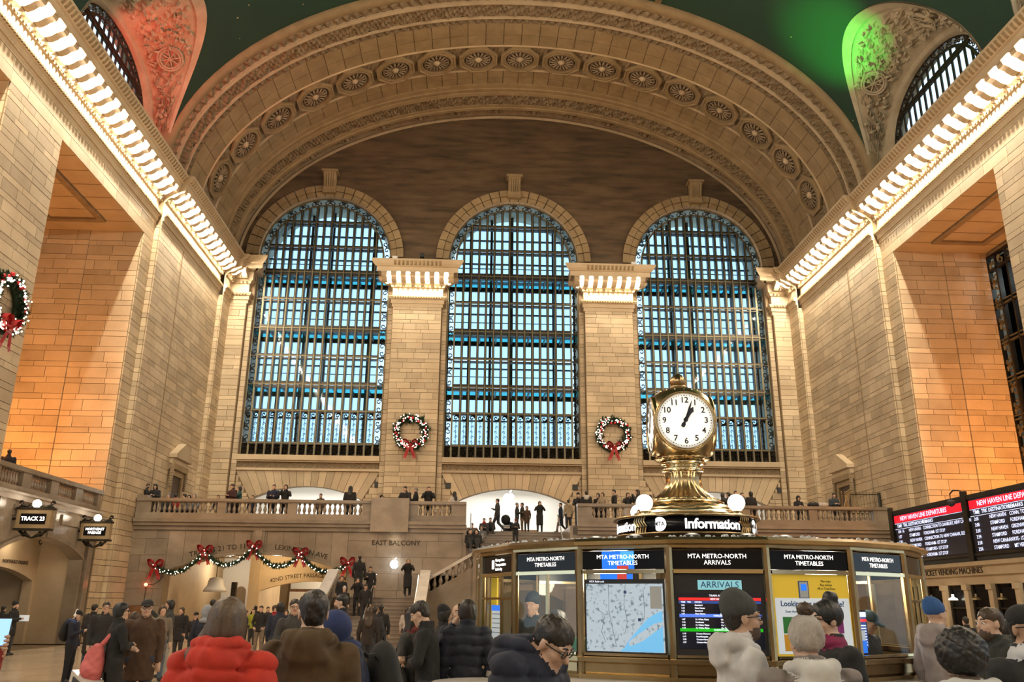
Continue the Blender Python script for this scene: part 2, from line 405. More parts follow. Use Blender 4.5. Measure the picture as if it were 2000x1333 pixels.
# ---------------------------------------------------------------- side walls
arcz = lambda u, c, r, z0: z0+sqrt(max(r*r-(u-c)**2, 0))
for sgn, nm, side in ((-1, 'wall_north', 'north'), (1, 'wall_south', 'south')):
    wl = struct(nm, 'limestone block wall with tall open bays on the %s side of the hall' % side, 'wall')
    a = Ashlar(wl); N_ = VX*(-sgn); xf = sgn*XA
    x0, x1 = sorted((sgn*XA, sgn*24.4))
    # piers and wall above the bays (backing boxes with real thickness)
    wallbox(wl, x0, x1, -31, YST, 19.62, ZA)
    edges = [(39.35, YST)]+[(BAYS[i+1]+WH, BAYS[i]-WH) for i in range(4)]+[(-31, BAYS[4]-WH)]
    for (p0, p1) in edges: wallbox(wl, x0, x1, p0, p1, 0, 19.5)
    a.face((xf, 13, 0), VY, N_, YST-13, 19.5, ZA, tall=.5, short=.5, blen=1.5, seed=1)
    for (p0, p1) in edges[:3]:
        a.face((xf, p0, 0), VY, N_, p1-p0, 0, 19.5, seed=int(p0))
    # far jamb of the recess, facing the viewer; two halves with a small step
    for (p, yj) in ((0, 39.35), (1, BAYS[1]+WH)):
        a.face((xf, yj, 0), -N_, -VY, 2.55, ZF if p == 0 else 0, 19.5, tall=.52, short=.27, blen=1.25, seed=3+p)
        a.face((xf-N_.x*2.55, yj-.05, 0), -N_, -VY, 2.6, ZF if p == 0 else 0, 19.5, tall=.52, short=.27, blen=1.25, seed=5+p)
        wallbox(wl, *sorted((xf-N_.x*2.55, xf-N_.x*5.15)), yj-.05, yj+.2, 0, 19.5)
    # wall of the arch zone, its returns, and the corner pilaster
    b0, b1 = sorted((sgn*XB, sgn*24.4)); wallbox(wl, b0, b1, YST, 53.6, 0, ZC-.05)
    a.face((sgn*XB, YST, 0), VY, N_, 50.9-YST, 0 if sgn < 0 else 0, ZA, seed=9)
    a.face((sgn*XB-N_.x*(XA-XB), YST, 0), N_, -VY, XA-XB, 0, ZA, blen=.4, seed=10)
    c0, c1 = sorted((sgn*(XB-.3), sgn*(XB+.2))); wallbox(wl, c0, c1, 50.9, 53.0, 0, ZA)
    a.face((sgn*(XB-.3), 50.9, 0), VY, N_, 1.6, ZF, ZA, blen=1.7, seed=12)
    a.face((sgn*XB, 50.9, 0), N_, -VY, .3, ZF, ZA, blen=.4, seed=13)
    # thin upright seam strip in the middle of the arch-zone wall
    MB().box(*sorted((sgn*(XB-.04), sgn*(XB-.075))), 44.0, 44.06, ZF, ZA).build('seam_strip', 'mortar', wl)
    a.finish(300)
    # recess: soffit with a sunk coffer frame, floor, outer wall
    for bi, yc in enumerate(BAYS[:2]):
        y0, y1 = yc-WH, yc+WH
        sf = MB(); sf.box(x0, x1, y0, y1, 19.5, 19.6); sf.build('soffit', 'limestone', wl)
        xi0, xi1 = sorted((sgn*20.6, sgn*23.4)); cf = MB()
        for (q0, q1, r0, r1) in ((xi0, xi1, y0+1.3, y0+1.6), (xi0, xi1, y1-1.6, y1-1.3), (xi0, xi0+.3, y0+1.6, y1-1.6), (xi1-.3, xi1, y0+1.6, y1-1.6)):
            cf.box(q0, q1, r0, r1, 19.38, 19.52)
        cf.build('coffer_frame', 'carved_recess', wl)
        sb = MB()
        for i in range(1, 7): sb.box(x0+.02, x1, y0+i*1.264-.012, y0+i*1.264+.012, 19.485, 19.52)
        sb.build('soffit_joint', 'mortar', wl)
    wallbox(wl, *sorted((sgn*19.45, sgn*30)), -31, 39.35, ZF-.35, ZF, 'limestone', 'balcony_slab')

# orange uplights in the recesses (real lamps stand on the balcony floor there)
for sgn in (-1, 1):
    for yb in (BAYS[0], BAYS[1]):
        lamp('recess_light', (sgn*23.3, yb-2.6, 10.0), 1500, ORANGE, .6)
        lamp('recess_light', (sgn*23.4, yb+.6, 7.4), 420, ORANGE, .5)

# recess outer windows (bronze grilles) ---------------------------------------
def scroll(b, P, U, V_, s, r=.022, turn=1, seg=4):
    """one wrought scroll of size s: an S of two spirals"""
    pts = []
    for i in range(9):
        t = i/8; a = t*2*PI*1.05*turn; rr = s*(.40-.30*t)
        pts.append(P+U*(rr*cos(a))+V_*(rr*sin(a)))
    b.tube(pts, r, seg, cap=False)
    b.tube([P+U*s*.4-V_*s*.02*turn, P+U*s*.46+V_*s*.25*turn, P+U*s*.25+V_*s*.45*turn, P-U*s*.1+V_*s*.48*turn], r, seg, cap=False)
def side_window(n, sgn, yc, z0, z1):
    x = sgn*24.25; wd = struct('window_%d' % n, 'dark bronze window grille deep inside the %s bay%s' % ('north' if sgn < 0 else 'south', '' if yc > 30 else ' beside the pier with the wreath'), 'window')
    hw = 4.36; b = MB()
    for yy in (yc-hw, yc-hw+.7, yc+hw-.7, yc+hw): b.box(x-.12, x+.12, yy-.06, yy+.06, z0, z1)
    for zz in (z0, z0+.9, z1-.75, z1): b.box(x-.12, x+.12, yc-hw, yc+hw, zz-.06, zz+.06)
    b.build('frame', 'bronze', wd)
    q = MB(); k = 0
    zz = z0+.35
    while zz < z1-.2:
        for yy in (yc-hw+.35, yc+hw-.35): scroll(q, Vector((x, yy, zz)), VY, VZ, .62, .05, 1 if k % 2 else -1)
        zz += .55; k += 1
    yy = yc-hw+1.1
    while yy < yc+hw-.8:
        scroll(q, Vector((x, yy, z1-.4)), VZ, VY, .62, .05, 1 if k % 2 else -1); yy += .6; k += 1
    q.build('scrollwork', 'gilt_bronze', wd)
    for i in range(1, 9):
        yy = yc-hw+.7+i*(2*hw-1.4)/9
        MB().box(x-.1, x+.1, yy-.05, yy+.05, z0, z1).build('mullion', 'bronze', wd)
    nz = 5
    for i in range(1, nz):
        zz = z0+.9+i*(z1-z0-1.6)/nz
        MB().box(x-.1, x+.1, yc-hw, yc+hw, zz-.10, zz-.03).box(x-.1, x+.1, yc-hw, yc+hw, zz+.10, zz+.16).build('transom', 'bronze_edge', wd)
    MB().box(x+sgn*.14, x+sgn*.17, yc-hw, yc+hw, z0, z1).build('pane', 'window_glass', wd)
    MB().box(*sorted((sgn*28, sgn*28.2)), yc-6, yc+22, 0, 24).build('corridor_wall', 'charcoal', wd)  # charcoal colour stands for the unlit rooms behind the grille
    for i in range(3):
        MB().box(*sorted((sgn*27.7, sgn*27.9)), yc+1.2-i*2.2, yc+2.6-i*2.2, 16.8-i*.2, 18.6).build('lit_pane', 'white_wall', wd)
    fr = MB(); fr.box(*sorted((sgn*24.3, sgn*24.6)), yc-WH, yc-hw, ZF, 19.5); fr.box(*sorted((sgn*24.3, sgn*24.6)), yc+hw, yc+WH, ZF, 19.5); fr.box(*sorted((sgn*24.3, sgn*24.6)), yc-hw, yc+hw, ZF, z0); fr.box(*sorted((sgn*24.3, sgn*24.6)), yc-hw, yc+hw, z1, 19.5)
    fr.build('surround', 'limestone', wd)
side_window(4, -1, BAYS[0], 7.8, 19.2); side_window(5, 1, BAYS[0], 7.8, 19.2)
side_window(6, -1, BAYS[1], 7.8, 19.2); side_window(7, 1, BAYS[1], 7.8, 19.2)
lamp('corridor_light', (26.2, 36.5, 18.4), 120, (.9, .95, 1), .4)

# ---------------------------------------------------------------- east wall
we = struct('wall_east', 'limestone end wall with four great pilasters between tall arched windows', 'wall')
a = Ashlar(we)
for xc in (-S/2, S/2):
    wallbox(we, xc-1.965, xc+1.965, 52.75, 53.7, 0, ZSP)
    wallbox(we, xc-1.62, xc+1.62, 52.45, 52.8, 0, ZC-.05)
    a.face((xc-1.60, 52.45, 0), VX, -VY, 3.2, ZF, ZA, tall=.42, short=.25, blen=1.0, seed=20+int(xc))
    for s in (-1, 1):
        a.face((xc+s*1.80-.165, 52.75, 0), VX, -VY, .33, ZF, ZA, tall=.42, short=.25, blen=.5, seed=22)
for s in (-1, 1):
    x0, x1 = sorted((s*17.18, s*(XB+.4))); wallbox(we, x0, x1, 52.75, 53.7, 0, ZSP)
    x0, x1 = sorted((s*17.55, s*(XB+.4))); wallbox(we, x0, x1, 52.45, 52.8, 0, ZC-.05)
    x0, x1 = sorted((s*17.57, s*18.7)); a.face((x0, 52.45, 0), VX, -VY, x1-x0, ZF, ZA, tall=.42, short=.25, blen=1.2, seed=30)
    a.face((s*17.36-.17, 52.75, 0), VX, -VY, .34, ZF, ZA, tall=.42, short=.25, blen=.5, seed=31)
# wall under each window, with a segmental store arch and fanned voussoirs
AR, AZ, AH, VT = 7.5, 1.18, 3.45, 9.62
for k in (-1, 0, 1):
    xc = k*S; hw = S/2-1.965
    b = MB(); n = 40
    zl = lambda x: AZ+sqrt(AR*AR-x*x) if abs(x) < AH else ZF-.4
    xs = sorted(set([-hw, -AH-1e-3, -AH, AH, AH+1e-3, hw]+list(np.linspace(-AH, AH, n))))
    for i in range(len(xs)-1):
        xm0, xm1 = xs[i], xs[i+1]
        if xm1-xm0 < .01: continue
        e = 1e-4; z0, z1 = zl(xm0+e), zl(xm1-e)
        P = [(xc+xm0, 52.93, z0), (xc+xm1, 52.93, z1), (xc+xm1, 52.93, ZB-.2), (xc+xm0, 52.93, ZB-.2)]
        Q = [(p[0], 53.5, p[2]) for p in P]
        b.add(P+Q, [(0,1,2,3),(0,4,5,1),(7,6,5,4)])
    b.build('arch_backing', 'mortar', we)
    nv = 17; cz = 2.2
    for i in range(nv):
        a0, a1 = (-.545+1.09*i/nv), (-.545+1.09*(i+1)/nv)
        def hit(an):
            dx, dz = sin(an), cos(an); oz = cz-AZ
            t = -oz*dz+sqrt((oz*dz)**2-(oz*oz-AR*AR)); return (t*dx, cz+t*dz)
        (xa, za), (xb, zb) = hit(a0), hit(a1)
        pa, pb = (xa+(VT-za)*math.tan(a0), VT), (xb+(VT-zb)*math.tan(a1), VT)
        poly = [(xa, za), (xb, zb), pb, pa]; cxm = sum(p[0] for p in poly)/4; czm = sum(p[1] for p in poly)/4
        poly = [(xc+cxm+(p[0]-cxm)*.955, czm+(p[1]-czm)*.985) for p in poly]
        v = MB(); v.prism(poly, lambda u, vv, nn: (u, 52.93-nn, vv), .07); v.build('voussoir', 'limestone', we)
    z = ZF; i = 0                                 # level courses beside the fan of voussoirs
    while z < 9.55:
        h = .42 if i % 2 == 0 else .25; h = min(h, 9.6-z); zm = z+h/2; xf_ = AH if zm < 7.75 else max((zm-cz)*math.tan(.545), AH)+.06
        if hw-xf_ > .1:
            for s in (-1, 1): a.face((xc-hw if s < 0 else xc+xf_, 52.93, 0), VX, -VY, hw-xf_, z, z+h, tall=h, short=h, blen=.8, seed=40+k+i)
        z += h; i += 1
    sl = MB(); sl.box(xc-hw, xc+hw, 52.55, 53.4, ZB-.32, ZB).box(xc-hw, xc+hw, 52.68, 53.4, ZB-.42, ZB-.32); sl.box(xc-hw, xc+hw, 52.72, 53.4, 9.62, 9.76); sl.build('sill', 'limestone', we)
    # running scroll frieze under the sill
    fz = MB(); fz.box(xc-hw, xc+hw, 52.86, 53.3, 9.74, 10.17); fz.build('frieze_ground', 'carved_recess', we)
    sw = MB(); nn = 24
    for i in range(nn): scroll(sw, Vector((xc-hw+(i+.5)*2*hw/nn, 52.84, 9.95)), VX, VZ, .38, .03, 1)
    sw.build('frieze_scroll', 'carved_stone', we)
    # small square vent
    for s in ((1,) if k else (-1, 1)):
        MB().box(xc+s*4.35-.17 if k else s*4.0-.17, xc+s*4.35+.17 if k else s*4.0+.17, 52.8, 52.93, 8.65, 9.0).build('wall_vent', 'charcoal', we)
a.finish(300)
# capitals of the pilasters
te = struct('trim_3', 'lamp-lit stone capitals crowning the pilasters between the arched windows', 'cornice')
for xc in (-S/2, S/2):
    entablature(te, (xc-1.62, 52.45, 0), VX, -VY, 3.24, spacing=.62, lights=1, ends=(1, 1), power=15, ext=.58)
    for s in (-1, 1):
        O = Vector((xc+s*1.62, 52.45, 0)); b = MB(); rows = [[O+VX*s*min(d, .98)+VY*(-d)+VZ*z, O+VX*s*min(d, .98)+VY*.9+VZ*z] for d, z in PROF]; b.grid(rows); b.build('entablature', 'limestone', te)
        o = link('modillion', MODM, te); o.matrix_local = Matrix.Translation(Vector((xc+s*1.94, 52.60, 22.10))) @ frame(VY, VX*s, VZ)
for s in (-1, 1):
    entablature(te, (s*17.55-(1.15 if s < 0 else 0), 52.45, 0), VX, -VY, 1.15, spacing=.57, lights=1, ends=(0, 1) if s < 0 else (1, 0), power=20)
    O = Vector((s*17.55, 52.45, 0)); b = MB(); rows = [[O-VX*s*min(d, .72)+VY*(-d)+VZ*z, O-VX*s*min(d, .72)+VY*.9+VZ*z] for d, z in PROF]; b.grid(rows); b.build('entablature', 'limestone', te)

# ---------------------------------------------------------------- the three great windows
ZBARS = [(26.7, 1), (24.89, 1), (23.03, 2), (21.08, 1), (19.05, 2), (17.13, 1), (15.23, 2), (13.49, 3), (11.38, 3)]
NC = 15; BW = .52
PANE = MB().box(-.5, .5, -.5, .5, -.5, .5).mesh('pane', 'window_glass')
def great_window(n, xc, label):
    wd = struct('window_%d' % n, label, 'window'); y = 53.1
    # reveal and archivolt
    rv = MB(); seg = 36
    path = [(xc-WH, ZB)]+[(xc+WH*cos(PI-PI*i/seg), ZSP+WH*sin(PI*i/seg)) for i in range(seg+1)]+[(xc+WH, ZB)]
    rv.grid([[(p[0], 52.62, p[1]) for p in path], [(p[0], 53.5, p[1]) for p in path]])
    rv.grid([[(xc+(p[0]-xc)*1.003, 53.5, p[1]) for p in path], [(xc+(p[0]-xc)*1.003, 55.9, p[1]) for p in path]])
    rv.build('reveal', 'limestone', wd)
    bk = MB(); bk.grid([[(xc+r*cos(PI*i/48), 52.9, ZSP+r*sin(PI*i/48)) for i in range(49)] for r in (WH-.02, WH+.9)]); bk.build('archivolt_bed', 'mortar', wd)
    nv = 23
    for i in range(nv):
        a0, a1 = PI*i/nv+.006, PI*(i+1)/nv-.006
        for (r0, r1, yy) in ((WH+.0, WH+.40, 52.66), (WH+.42, WH+.86, 52.58)):
            v = MB(); rows = []
            for an in np.linspace(a0, a1, 4):
                c, s_ = cos(an), sin(an)
                rows.append([(xc+r0*c, 52.95, ZSP+r0*s_), (xc+r0*c, yy, ZSP+r0*s_), (xc+r1*c, yy, ZSP+r1*s_), (xc+r1*c, 52.95, ZSP+r1*s_)])
            v.grid(rows); v.add(rows[0], [(0,1,2,3)]); v.add(rows[-1], [(3,2,1,0)]); v.build('voussoir', 'carved_stone', wd)
    # keystone console
    ks = MB(); zt = ZT+1.75
    ks.prism([(0, 0), (.18, .0), (.30, .25), (.34, .6), (.50, 1.0), (.62, 1.25), (.62, 1.4), (0, 1.4)], lambda u, v, nn: (xc-.42+nn, 52.62-u, ZT+.28+v), .84)
    ks.box(xc-.55, xc+.55, 51.92, 52.7, ZT+1.62, ZT+1.78); ks.box(xc-.46, xc+.46, 52.3, 52.7, ZT+.18, ZT+.32)
    for i in range(5):
        ks.tube([(xc-.3+i*.15, 52.28, ZT+.62), (xc-.3+i*.15, 52.14, ZT+1.1), (xc-.34+i*.17, 52.0, ZT+1.5)], .05, 5)
    ks.build('keystone', 'carved_stone', wd)
    # scrollwork border inside the stone opening
    sw = MB(); k = 0; zz = ZB+.3
    while zz < ZSP:
        for s in (-1, 1): scroll(sw, Vector((xc+s*(WH-.27), y, zz)), VX*s, VZ, .50, .034, 1 if k % 2 else -1)
        zz += .47; k += 1
    na = 28
    for i in range(na):
        an = PI*(i+.5)/na; P = Vector((xc+(WH-.27)*cos(an), y, ZSP+(WH-.27)*sin(an)))
        scroll(sw, P, Vector((cos(an), 0, sin(an))), Vector((-sin(an), 0, cos(an))), .50, .038, 1 if i % 2 else -1)
    for i in range(NC+2):     # lower ornamental band
        scroll(sw, Vector((xc-WH+(i+.5)*2*WH/(NC+2), y, 10.98)), VX, VZ, .62, .05, 1 if i % 2 else -1)
        scroll(sw, Vector((xc-WH+(i+.5)*2*WH/(NC+2), y, 10.98)), -VX, -VZ, .50, .05, 1 if i % 2 else -1)
        scroll(sw, Vector((xc-WH+(i+.5)*2*WH/(NC+2), y, 13.22)), VX, VZ, .42, .04, 1 if i % 2 else -1)
    sw.build('scrollwork', 'bronze', wd)
    lw = MB()
    for i in range(NC):
        cx = xc-WH+BW+(i+.5)*(2*(WH-BW))/NC
        for j in range(5): scroll(lw, Vector((cx, y, 11.62+j*.33)), VX*(1 if j % 2 else -1), VZ, .24, .014, 1)
        lw.tube([(cx, y, 11.4), (cx, y, 13.1)], .012, 4)
    lw.build('scroll_panel', 'bronze', wd)
    MB().box(xc-WH, xc+WH, y+.10, y+.14, ZB, 11.36).build('kick_panel', 'bronze', wd)
    fr = MB(); r1 = WH-BW
    for s in (-1, 1):
        fr.box(xc+s*(WH-.04)-.05, xc+s*(WH-.04)+.05, y-.1, y+.1, ZB, ZSP); fr.box(xc+s*r1-.055, xc+s*r1+.055, y-.14, y+.1, ZB, ZSP)
    for rr, th in ((WH-.04, .05), (r1, .06)):
        rows = []
        for i in range(41):
            an = PI*i/40; rows.append([(xc+q*cos(an), yy, ZSP+q*sin(an)) for q, yy in ((rr-th, y+.1), (rr-th, y-.12), (rr+th, y-.12), (rr+th, y+.1))])
        fr.grid(rows, 0, True)
    fr.build('border_frame', 'bronze_edge', wd)
    # solid backing of the arched border in the top of the arch
    # mullions and transoms
    dx = 2*r1/NC
    for i in range(1, NC):
        xx = xc-r1+i*dx; zt = ZSP+sqrt(r1*r1-(xx-xc)**2)
        MB().box(xx-.08, xx+.08, y-.20, y+.14, ZB, zt).build('mullion', 'bronze', wd)
        MB().box(xx-.03, xx+.03, y-.24, y-.20, ZB, zt).build('mullion_fillet', 'bronze_edge', wd)
    for (z, kd) in ZBARS:
        hw = r1 if z < ZSP else sqrt(max(r1*r1-(z-ZSP)**2, .1))
        if kd == 1: hs = ((-.19, -.11), (.05, .14))
        elif kd == 2: hs = ((-.22, -.06), (.04, .20))
        else: hs = ((-.10, .08),)
        b = MB()
        for (h0, h1) in hs: b.box(xc-hw, xc+hw, y-.17, y+.16, z+h0, z+h1)
        if z < ZSP:
            for s in (-1, 1): b.box(*sorted((xc+s*r1, xc+s*WH)), y-.08, y+.08, z-.04, z+.04)
        b.build('transom', 'bronze', wd)
        MB().box(xc-hw, xc+hw, y-.21, y-.17, z-.03, z+.03).build('transom_fillet', 'bronze_edge', wd)
    # panes of the inner glazing
    zs = [11.38, 13.49, 15.23, 17.13, 19.05, 21.08, 23.03, 24.89, 26.7, 28.2]
    for i in range(NC):
        for j in range(len(zs)-1):
            xx = xc-r1+(i+.5)*dx
            if zs[j] > ZSP and (abs(xx-xc)-dx/2)**2+(zs[j]-ZSP)**2 > r1*r1: continue
            o = link('pane', PANE, wd); o.location = (xx, y+.02, (zs[j]+zs[j+1])/2); o.scale = (dx-.1, .015, zs[j+1]-zs[j]-.2)
    # outer glazing two metres behind, and glass catwalks between the two
    yo = 55.3; bo = MB()
    for i in range(0, 7):
        xx = xc-WH+i*2*WH/6; zt = ZSP+sqrt(max(WH*WH-(xx-xc)**2, 0)); bo.box(xx-.09, xx+.09, yo-.12, yo+.12, ZB, zt)
    for (z, kd) in ZBARS[:-1]:
        zz = z+(.42 if kd == 2 else .0); hh = .09 if kd == 2 else .04; hw = WH if zz < ZSP else sqrt(max(WH*WH-(zz-ZSP)**2, .05)); bo.box(xc-hw, xc+hw, yo-.1, yo+.1, zz-hh, zz+hh)
    bo.build('outer_grille', 'bronze', wd)
    MB().box(xc-WH, xc+WH, yo+.02, yo+.04, ZB, ZT).build('outer_pane', 'window_glass', wd)
    for z in (23.0, 19.02, 15.2):
        MB().box(xc-WH, xc+WH, y+.3, yo-.1, z-.03, z+.05).build('catwalk', 'catwalk_glass', wd)
        b = MB()
        for i in range(9): xx = xc-WH+i*2*WH/8; b.box(xx-.05, xx+.05, y+.2, yo, z-.20, z-.02)
        b.box(xc-WH, xc+WH, yo-.25, yo-.12, z-.30, z+.02); b.box(xc-WH, xc+WH, y+.9, y+.95, z+1.0, z+1.05)
        b.build('catwalk_beam', 'bronze', wd)
great_window(1, -S, 'tall arched window with bronze grille next to the north side wall')
great_window(2, 0, 'tall arched window with bronze grille centred above the staircase')
great_window(3, S, 'tall arched window with bronze grille next to the south side wall')

# ---------------------------------------------------------------- tympanum and great arch
EA, EB = 18.75, 12.1
def ell(th, off=0.):
    x, z = EA*cos(th), EB*sin(th); nx, nz = cos(th)/EA, sin(th)/EB; l = sqrt(nx*nx+nz*nz)
    return x+nx/l*off, ZC+z+nz/l*off
_t = np.linspace(0, PI, 4001); _s = np.concatenate([[0], np.cumsum(np.hypot(np.diff(EA*np.cos(_t)), np.diff(EB*np.sin(_t))))]); ARC = float(_s[-1])
def th_at(s): return float(np.interp(s, _s, _t))
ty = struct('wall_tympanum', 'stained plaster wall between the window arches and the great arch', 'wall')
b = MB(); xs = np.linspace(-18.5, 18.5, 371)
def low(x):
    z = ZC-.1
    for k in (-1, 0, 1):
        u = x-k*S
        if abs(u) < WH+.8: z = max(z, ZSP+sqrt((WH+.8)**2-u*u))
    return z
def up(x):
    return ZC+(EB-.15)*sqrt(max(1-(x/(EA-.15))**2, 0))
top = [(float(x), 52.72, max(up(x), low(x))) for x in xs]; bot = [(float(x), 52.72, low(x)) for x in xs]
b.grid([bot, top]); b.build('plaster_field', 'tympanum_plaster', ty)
lb = MB()
for s in (-1, 1):
    for k in range(2): lb.box(*sorted((s*S/2-1.9, s*S/2+1.9)), 52.40, 52.75, ZC-.05, ZC+.22)
    lb.box(*sorted((s*17.3, s*19.0)), 52.40, 52.75, ZC-.05, ZC+.22)
lb.build('ledge', 'carved_stone', ty)
ar = struct('trim_4', 'great elliptical stone arch carved with rosettes over the arched windows', 'arch')
OFFS = [(40.0, .42), (40.45, .30), (41.15, .22), (42.4, .12), (42.7, .06), (44.75, 0), (47.25, 0), (49.4, -.04), (49.9, -.12), (51.0, -.16), (51.5, -.22), (52.75, -.10), (53.0, -.15)]
def offs(y): return float(np.interp(y, [o[0] for o in OFFS], [o[1] for o in OFFS]))
def arc_band(name, y0, y1, matn, prof, n=160, smooth=False, parent=ar):
    """sweep of the profile [(y, extra inward)] along the arch"""
    g = MB(); rows = []
    for i in range(n+1):
        th = th_at(ARC*i/n); rows.append([(lambda e: (e[0], y, e[1]))(ell(th, offs(y)-d)) for y, d in prof])
    g.grid(rows); return g.build(name, matn, parent, smooth)
def relief(name, y0, y1, matn, p, amp, ny=10, ds=.085, kind=0, parent=ar, half=None):
    n = int(ARC/ds); G = []
    s = np.linspace(0, ARC, n+1); t = np.linspace(0, 1, ny+1); SS, TT = np.meshgrid(s, t, indexing='ij')
    if kind == 0:      # acanthus scroll
        ph = 2*PI*SS/p; h = .5*np.cos(ph+2.6*np.sin(2*PI*TT))+.35*np.cos(2.9*ph-4.2*TT*PI)+.25*np.sin(5.1*ph+9*TT)
    elif kind == 1:    # row of leaves
        ph = (SS/p) % 1.0; h = np.clip(1-((ph-.5)/(.46*(1-.6*TT)))**2, -.4, 1)-.5*np.abs(np.sin(6*PI*(ph-.5)*(1-.4*TT)))
    else:              # guilloche
        ph = 2*PI*SS/p; h = .8*np.cos(ph)*np.cos(PI*(TT*2-1))+.4*np.cos(3*ph+5*TT)
    h = np.clip(h, -.5, 1)*amp*np.minimum(1, 8*TT)*np.minimum(1, 8*(1-TT)) + RNG.normal(0, amp*.13, h.shape)
    for i in range(n+1):
        th = th_at(float(s[i])); G.append([(lambda e: (e[0], y0+(y1-y0)*float(t[j]), e[1]))(ell(th, offs(y0+(y1-y0)*t[j])-float(h[i, j]))) for j in range(ny+1)])
    g = MB(); g.grid(G); return g.build(name, matn, parent)
arc_band('arch_core', 39.95, 53.6, 'mortar', [(39.95, -.75), (39.95, -.45), (53.6, -.45), (53.6, -.9)])
arc_band('outer_roll', 40.0, 40.45, 'carved_stone', [(39.9, -.7), (39.9, -.1), (39.95, .02), (40.08, .10), (40.25, .10), (40.38, .02), (40.45, 0)], smooth=True)
relief('leaf_band', 40.45, 40.86, 'carved_band', .55, .15, 6, .08, 1)
arc_band('fillet', 40.86, 41.15, 'limestone', [(40.86, 0), (40.88, .08), (41.0, .08), (41.02, .12), (41.13, .12), (41.15, 0)])
relief('acanthus_band', 41.15, 42.15, 'carved_band', 1.3, .20, 12, .085, 0)
arc_band('fillet', 42.15, 42.36, 'limestone', [(42.15, 0), (42.17, .12), (42.27, .12), (42.29, .05), (42.36, .05)])
relief('leaf_band', 42.36, 42.7, 'carved_band', .5, .14, 5, .08, 1)
def voussoirs(y0, y1, n, d=.03, name='voussoir'):
    arc_band('joint_bed', y0, y1, 'mortar', [(y0, -.005), (y1, -.005)])
    for i in range(n):
        s0, s1 = ARC*i/n+.022, ARC*(i+1)/n-.022; rows = []
        for s in np.linspace(s0, s1, 4):
            th = th_at(float(s)); rows.append([(lambda e: (e[0], y, e[1]))(ell(th, offs(y)-dd)) for y, dd in ((y0+.015, -.02), (y0+.02, d), (y1-.02, d), (y1-.015, -.02))])
        v = MB(); v.grid(rows); v.add(rows[0], [(0,1,2,3)]); v.add(rows[-1], [(3,2,1,0)]); v.build(name, 'carved_stone', ar)
voussoirs(42.7, 43.75, 44); voussoirs(43.75, 44.75, 44)
# rosette course
relief('foliage_ground', 44.75, 47.25, 'carved_band', .9, .09, 18, .11, 0)
arc_band('fillet', 44.72, 44.82, 'limestone', [(44.70, 0), (44.72, .09), (44.80, .09), (44.82, 0)])
arc_band('fillet', 47.18, 47.28, 'limestone', [(47.18, 0), (47.2, .09), (47.28, .09), (47.3, 0)])
def rosette():
    fr = MB(); R8 = []
    for (r, z) in ((1.22, -.02), (1.22, .13), (1.12, .16), (1.08, .10), (1.0, .10), (.98, .14), (.93, .14), (.90, -.06)):
        R8.append([(r/(cos(((2*PI*j/32+PI/8) % (PI/4))-PI/8) if r > 1.05 else 1)*cos(2*PI*j/32), r/(cos(((2*PI*j/32+PI/8) % (PI/4))-PI/8) if r > 1.05 else 1)*sin(2*PI*j/32), z) for j in range(32)])
    fr.grid(R8, 0, True)
    dk = MB(); dk.lathe([(.93, -.02), (.5, -.03), (.1, -.03)], (0,0,0), 32)
    pt = MB()
    for k in range(16):
        an = 2*PI*k/16; c, s = cos(an), sin(an)
        T = lambda r, w, z: (r*c-w*s, r*s+w*c, z)
        pt.add([T(.26, -.03, .06), T(.26, .03, .06), T(.58, .085, .10), T(.80, .05, .05), T(.86, 0, .02), T(.80, -.05, .05), T(.58, -.085, .10), T(.58, 0, .16), T(.30, 0, .10)],
               [(0,8,6),(8,1,2),(8,2,7),(8,7,6),(7,2,3),(7,3,4),(7,4,5),(7,5,6),(0,1,8)])
    for k in range(16):
        an = 2*PI*(k+.5)/16; pt.ball((.76*cos(an), .76*sin(an), .04), .06, 6, 4)
    bs = MB(); bs.lathe([(.25, 0), (.24, .07), (.16, .10), (.13, .16), (.05, .19), (.01, .2)], (0,0,0), 12, 0, 6, .08)
    return fr.mesh('frame', 'carved_stone'), dk.mesh('ground', 'rosette_dark'), pt.mesh('petal_ring', 'carved_recess'), bs.mesh('boss', 'limestone', True)
RM = rosette()
for i in range(-8, 9):
    th = th_at(ARC/2-i*2.70); e = ell(th, -.10); n = Vector((-cos(th)/EA, 0, -sin(th)/EB)).normalized(); u = VY.cross(n)
    ro = empty('rosette', (0,0,0), 0, ar); ro.matrix_local = Matrix.Translation((e[0], 46.0, e[1])) @ frame(u, VY, n)
    for nm, me in zip(('frame', 'ground', 'petal_ring', 'boss'), RM): link(nm, me, ro)
voussoirs(47.3, 48.05, 48); voussoirs(48.05, 48.75, 48); 
arc_band('stepped_band', 48.75, 49.9, 'carved_stone', [(48.75, 0), (48.77, .06), (49.2, .06), (49.22, .12), (49.40, .12), (49.42, .02), (49.6, .02), (49.62, .10), (49.9, .10)])
relief('acanthus_band', 49.9, 51.0, 'carved_band', 1.1, .19, 12, .085, 0)
arc_band('moulding', 51.0, 51.5, 'carved_stone', [(51.0, 0), (51.02, .10), (51.2, .10), (51.24, .16), (51.45, .16), (51.5, 0)])
arc_band('cove', 51.5, 52.75, 'carved_recess', [(51.5, 0), (51.7, -.22), (52.0, -.34), (52.3, -.32), (52.6, -.16), (52.75, 0)], smooth=True)
arc_band('fillet', 52.7, 53.0, 'limestone', [(52.62, .0), (52.64, .12), (52.73, .16), (52.80, .05), (52.85, -.4)])
om = MB()
for k in range(7):
    an = (k-3)*.42
    om.ball((.55*sin(an)*1.3, .28*cos(an)-.1, .05), .16, 6, 4, 0, (1, 1.2, .6))
om.ball((0, 0, .1), .2, 8, 5)
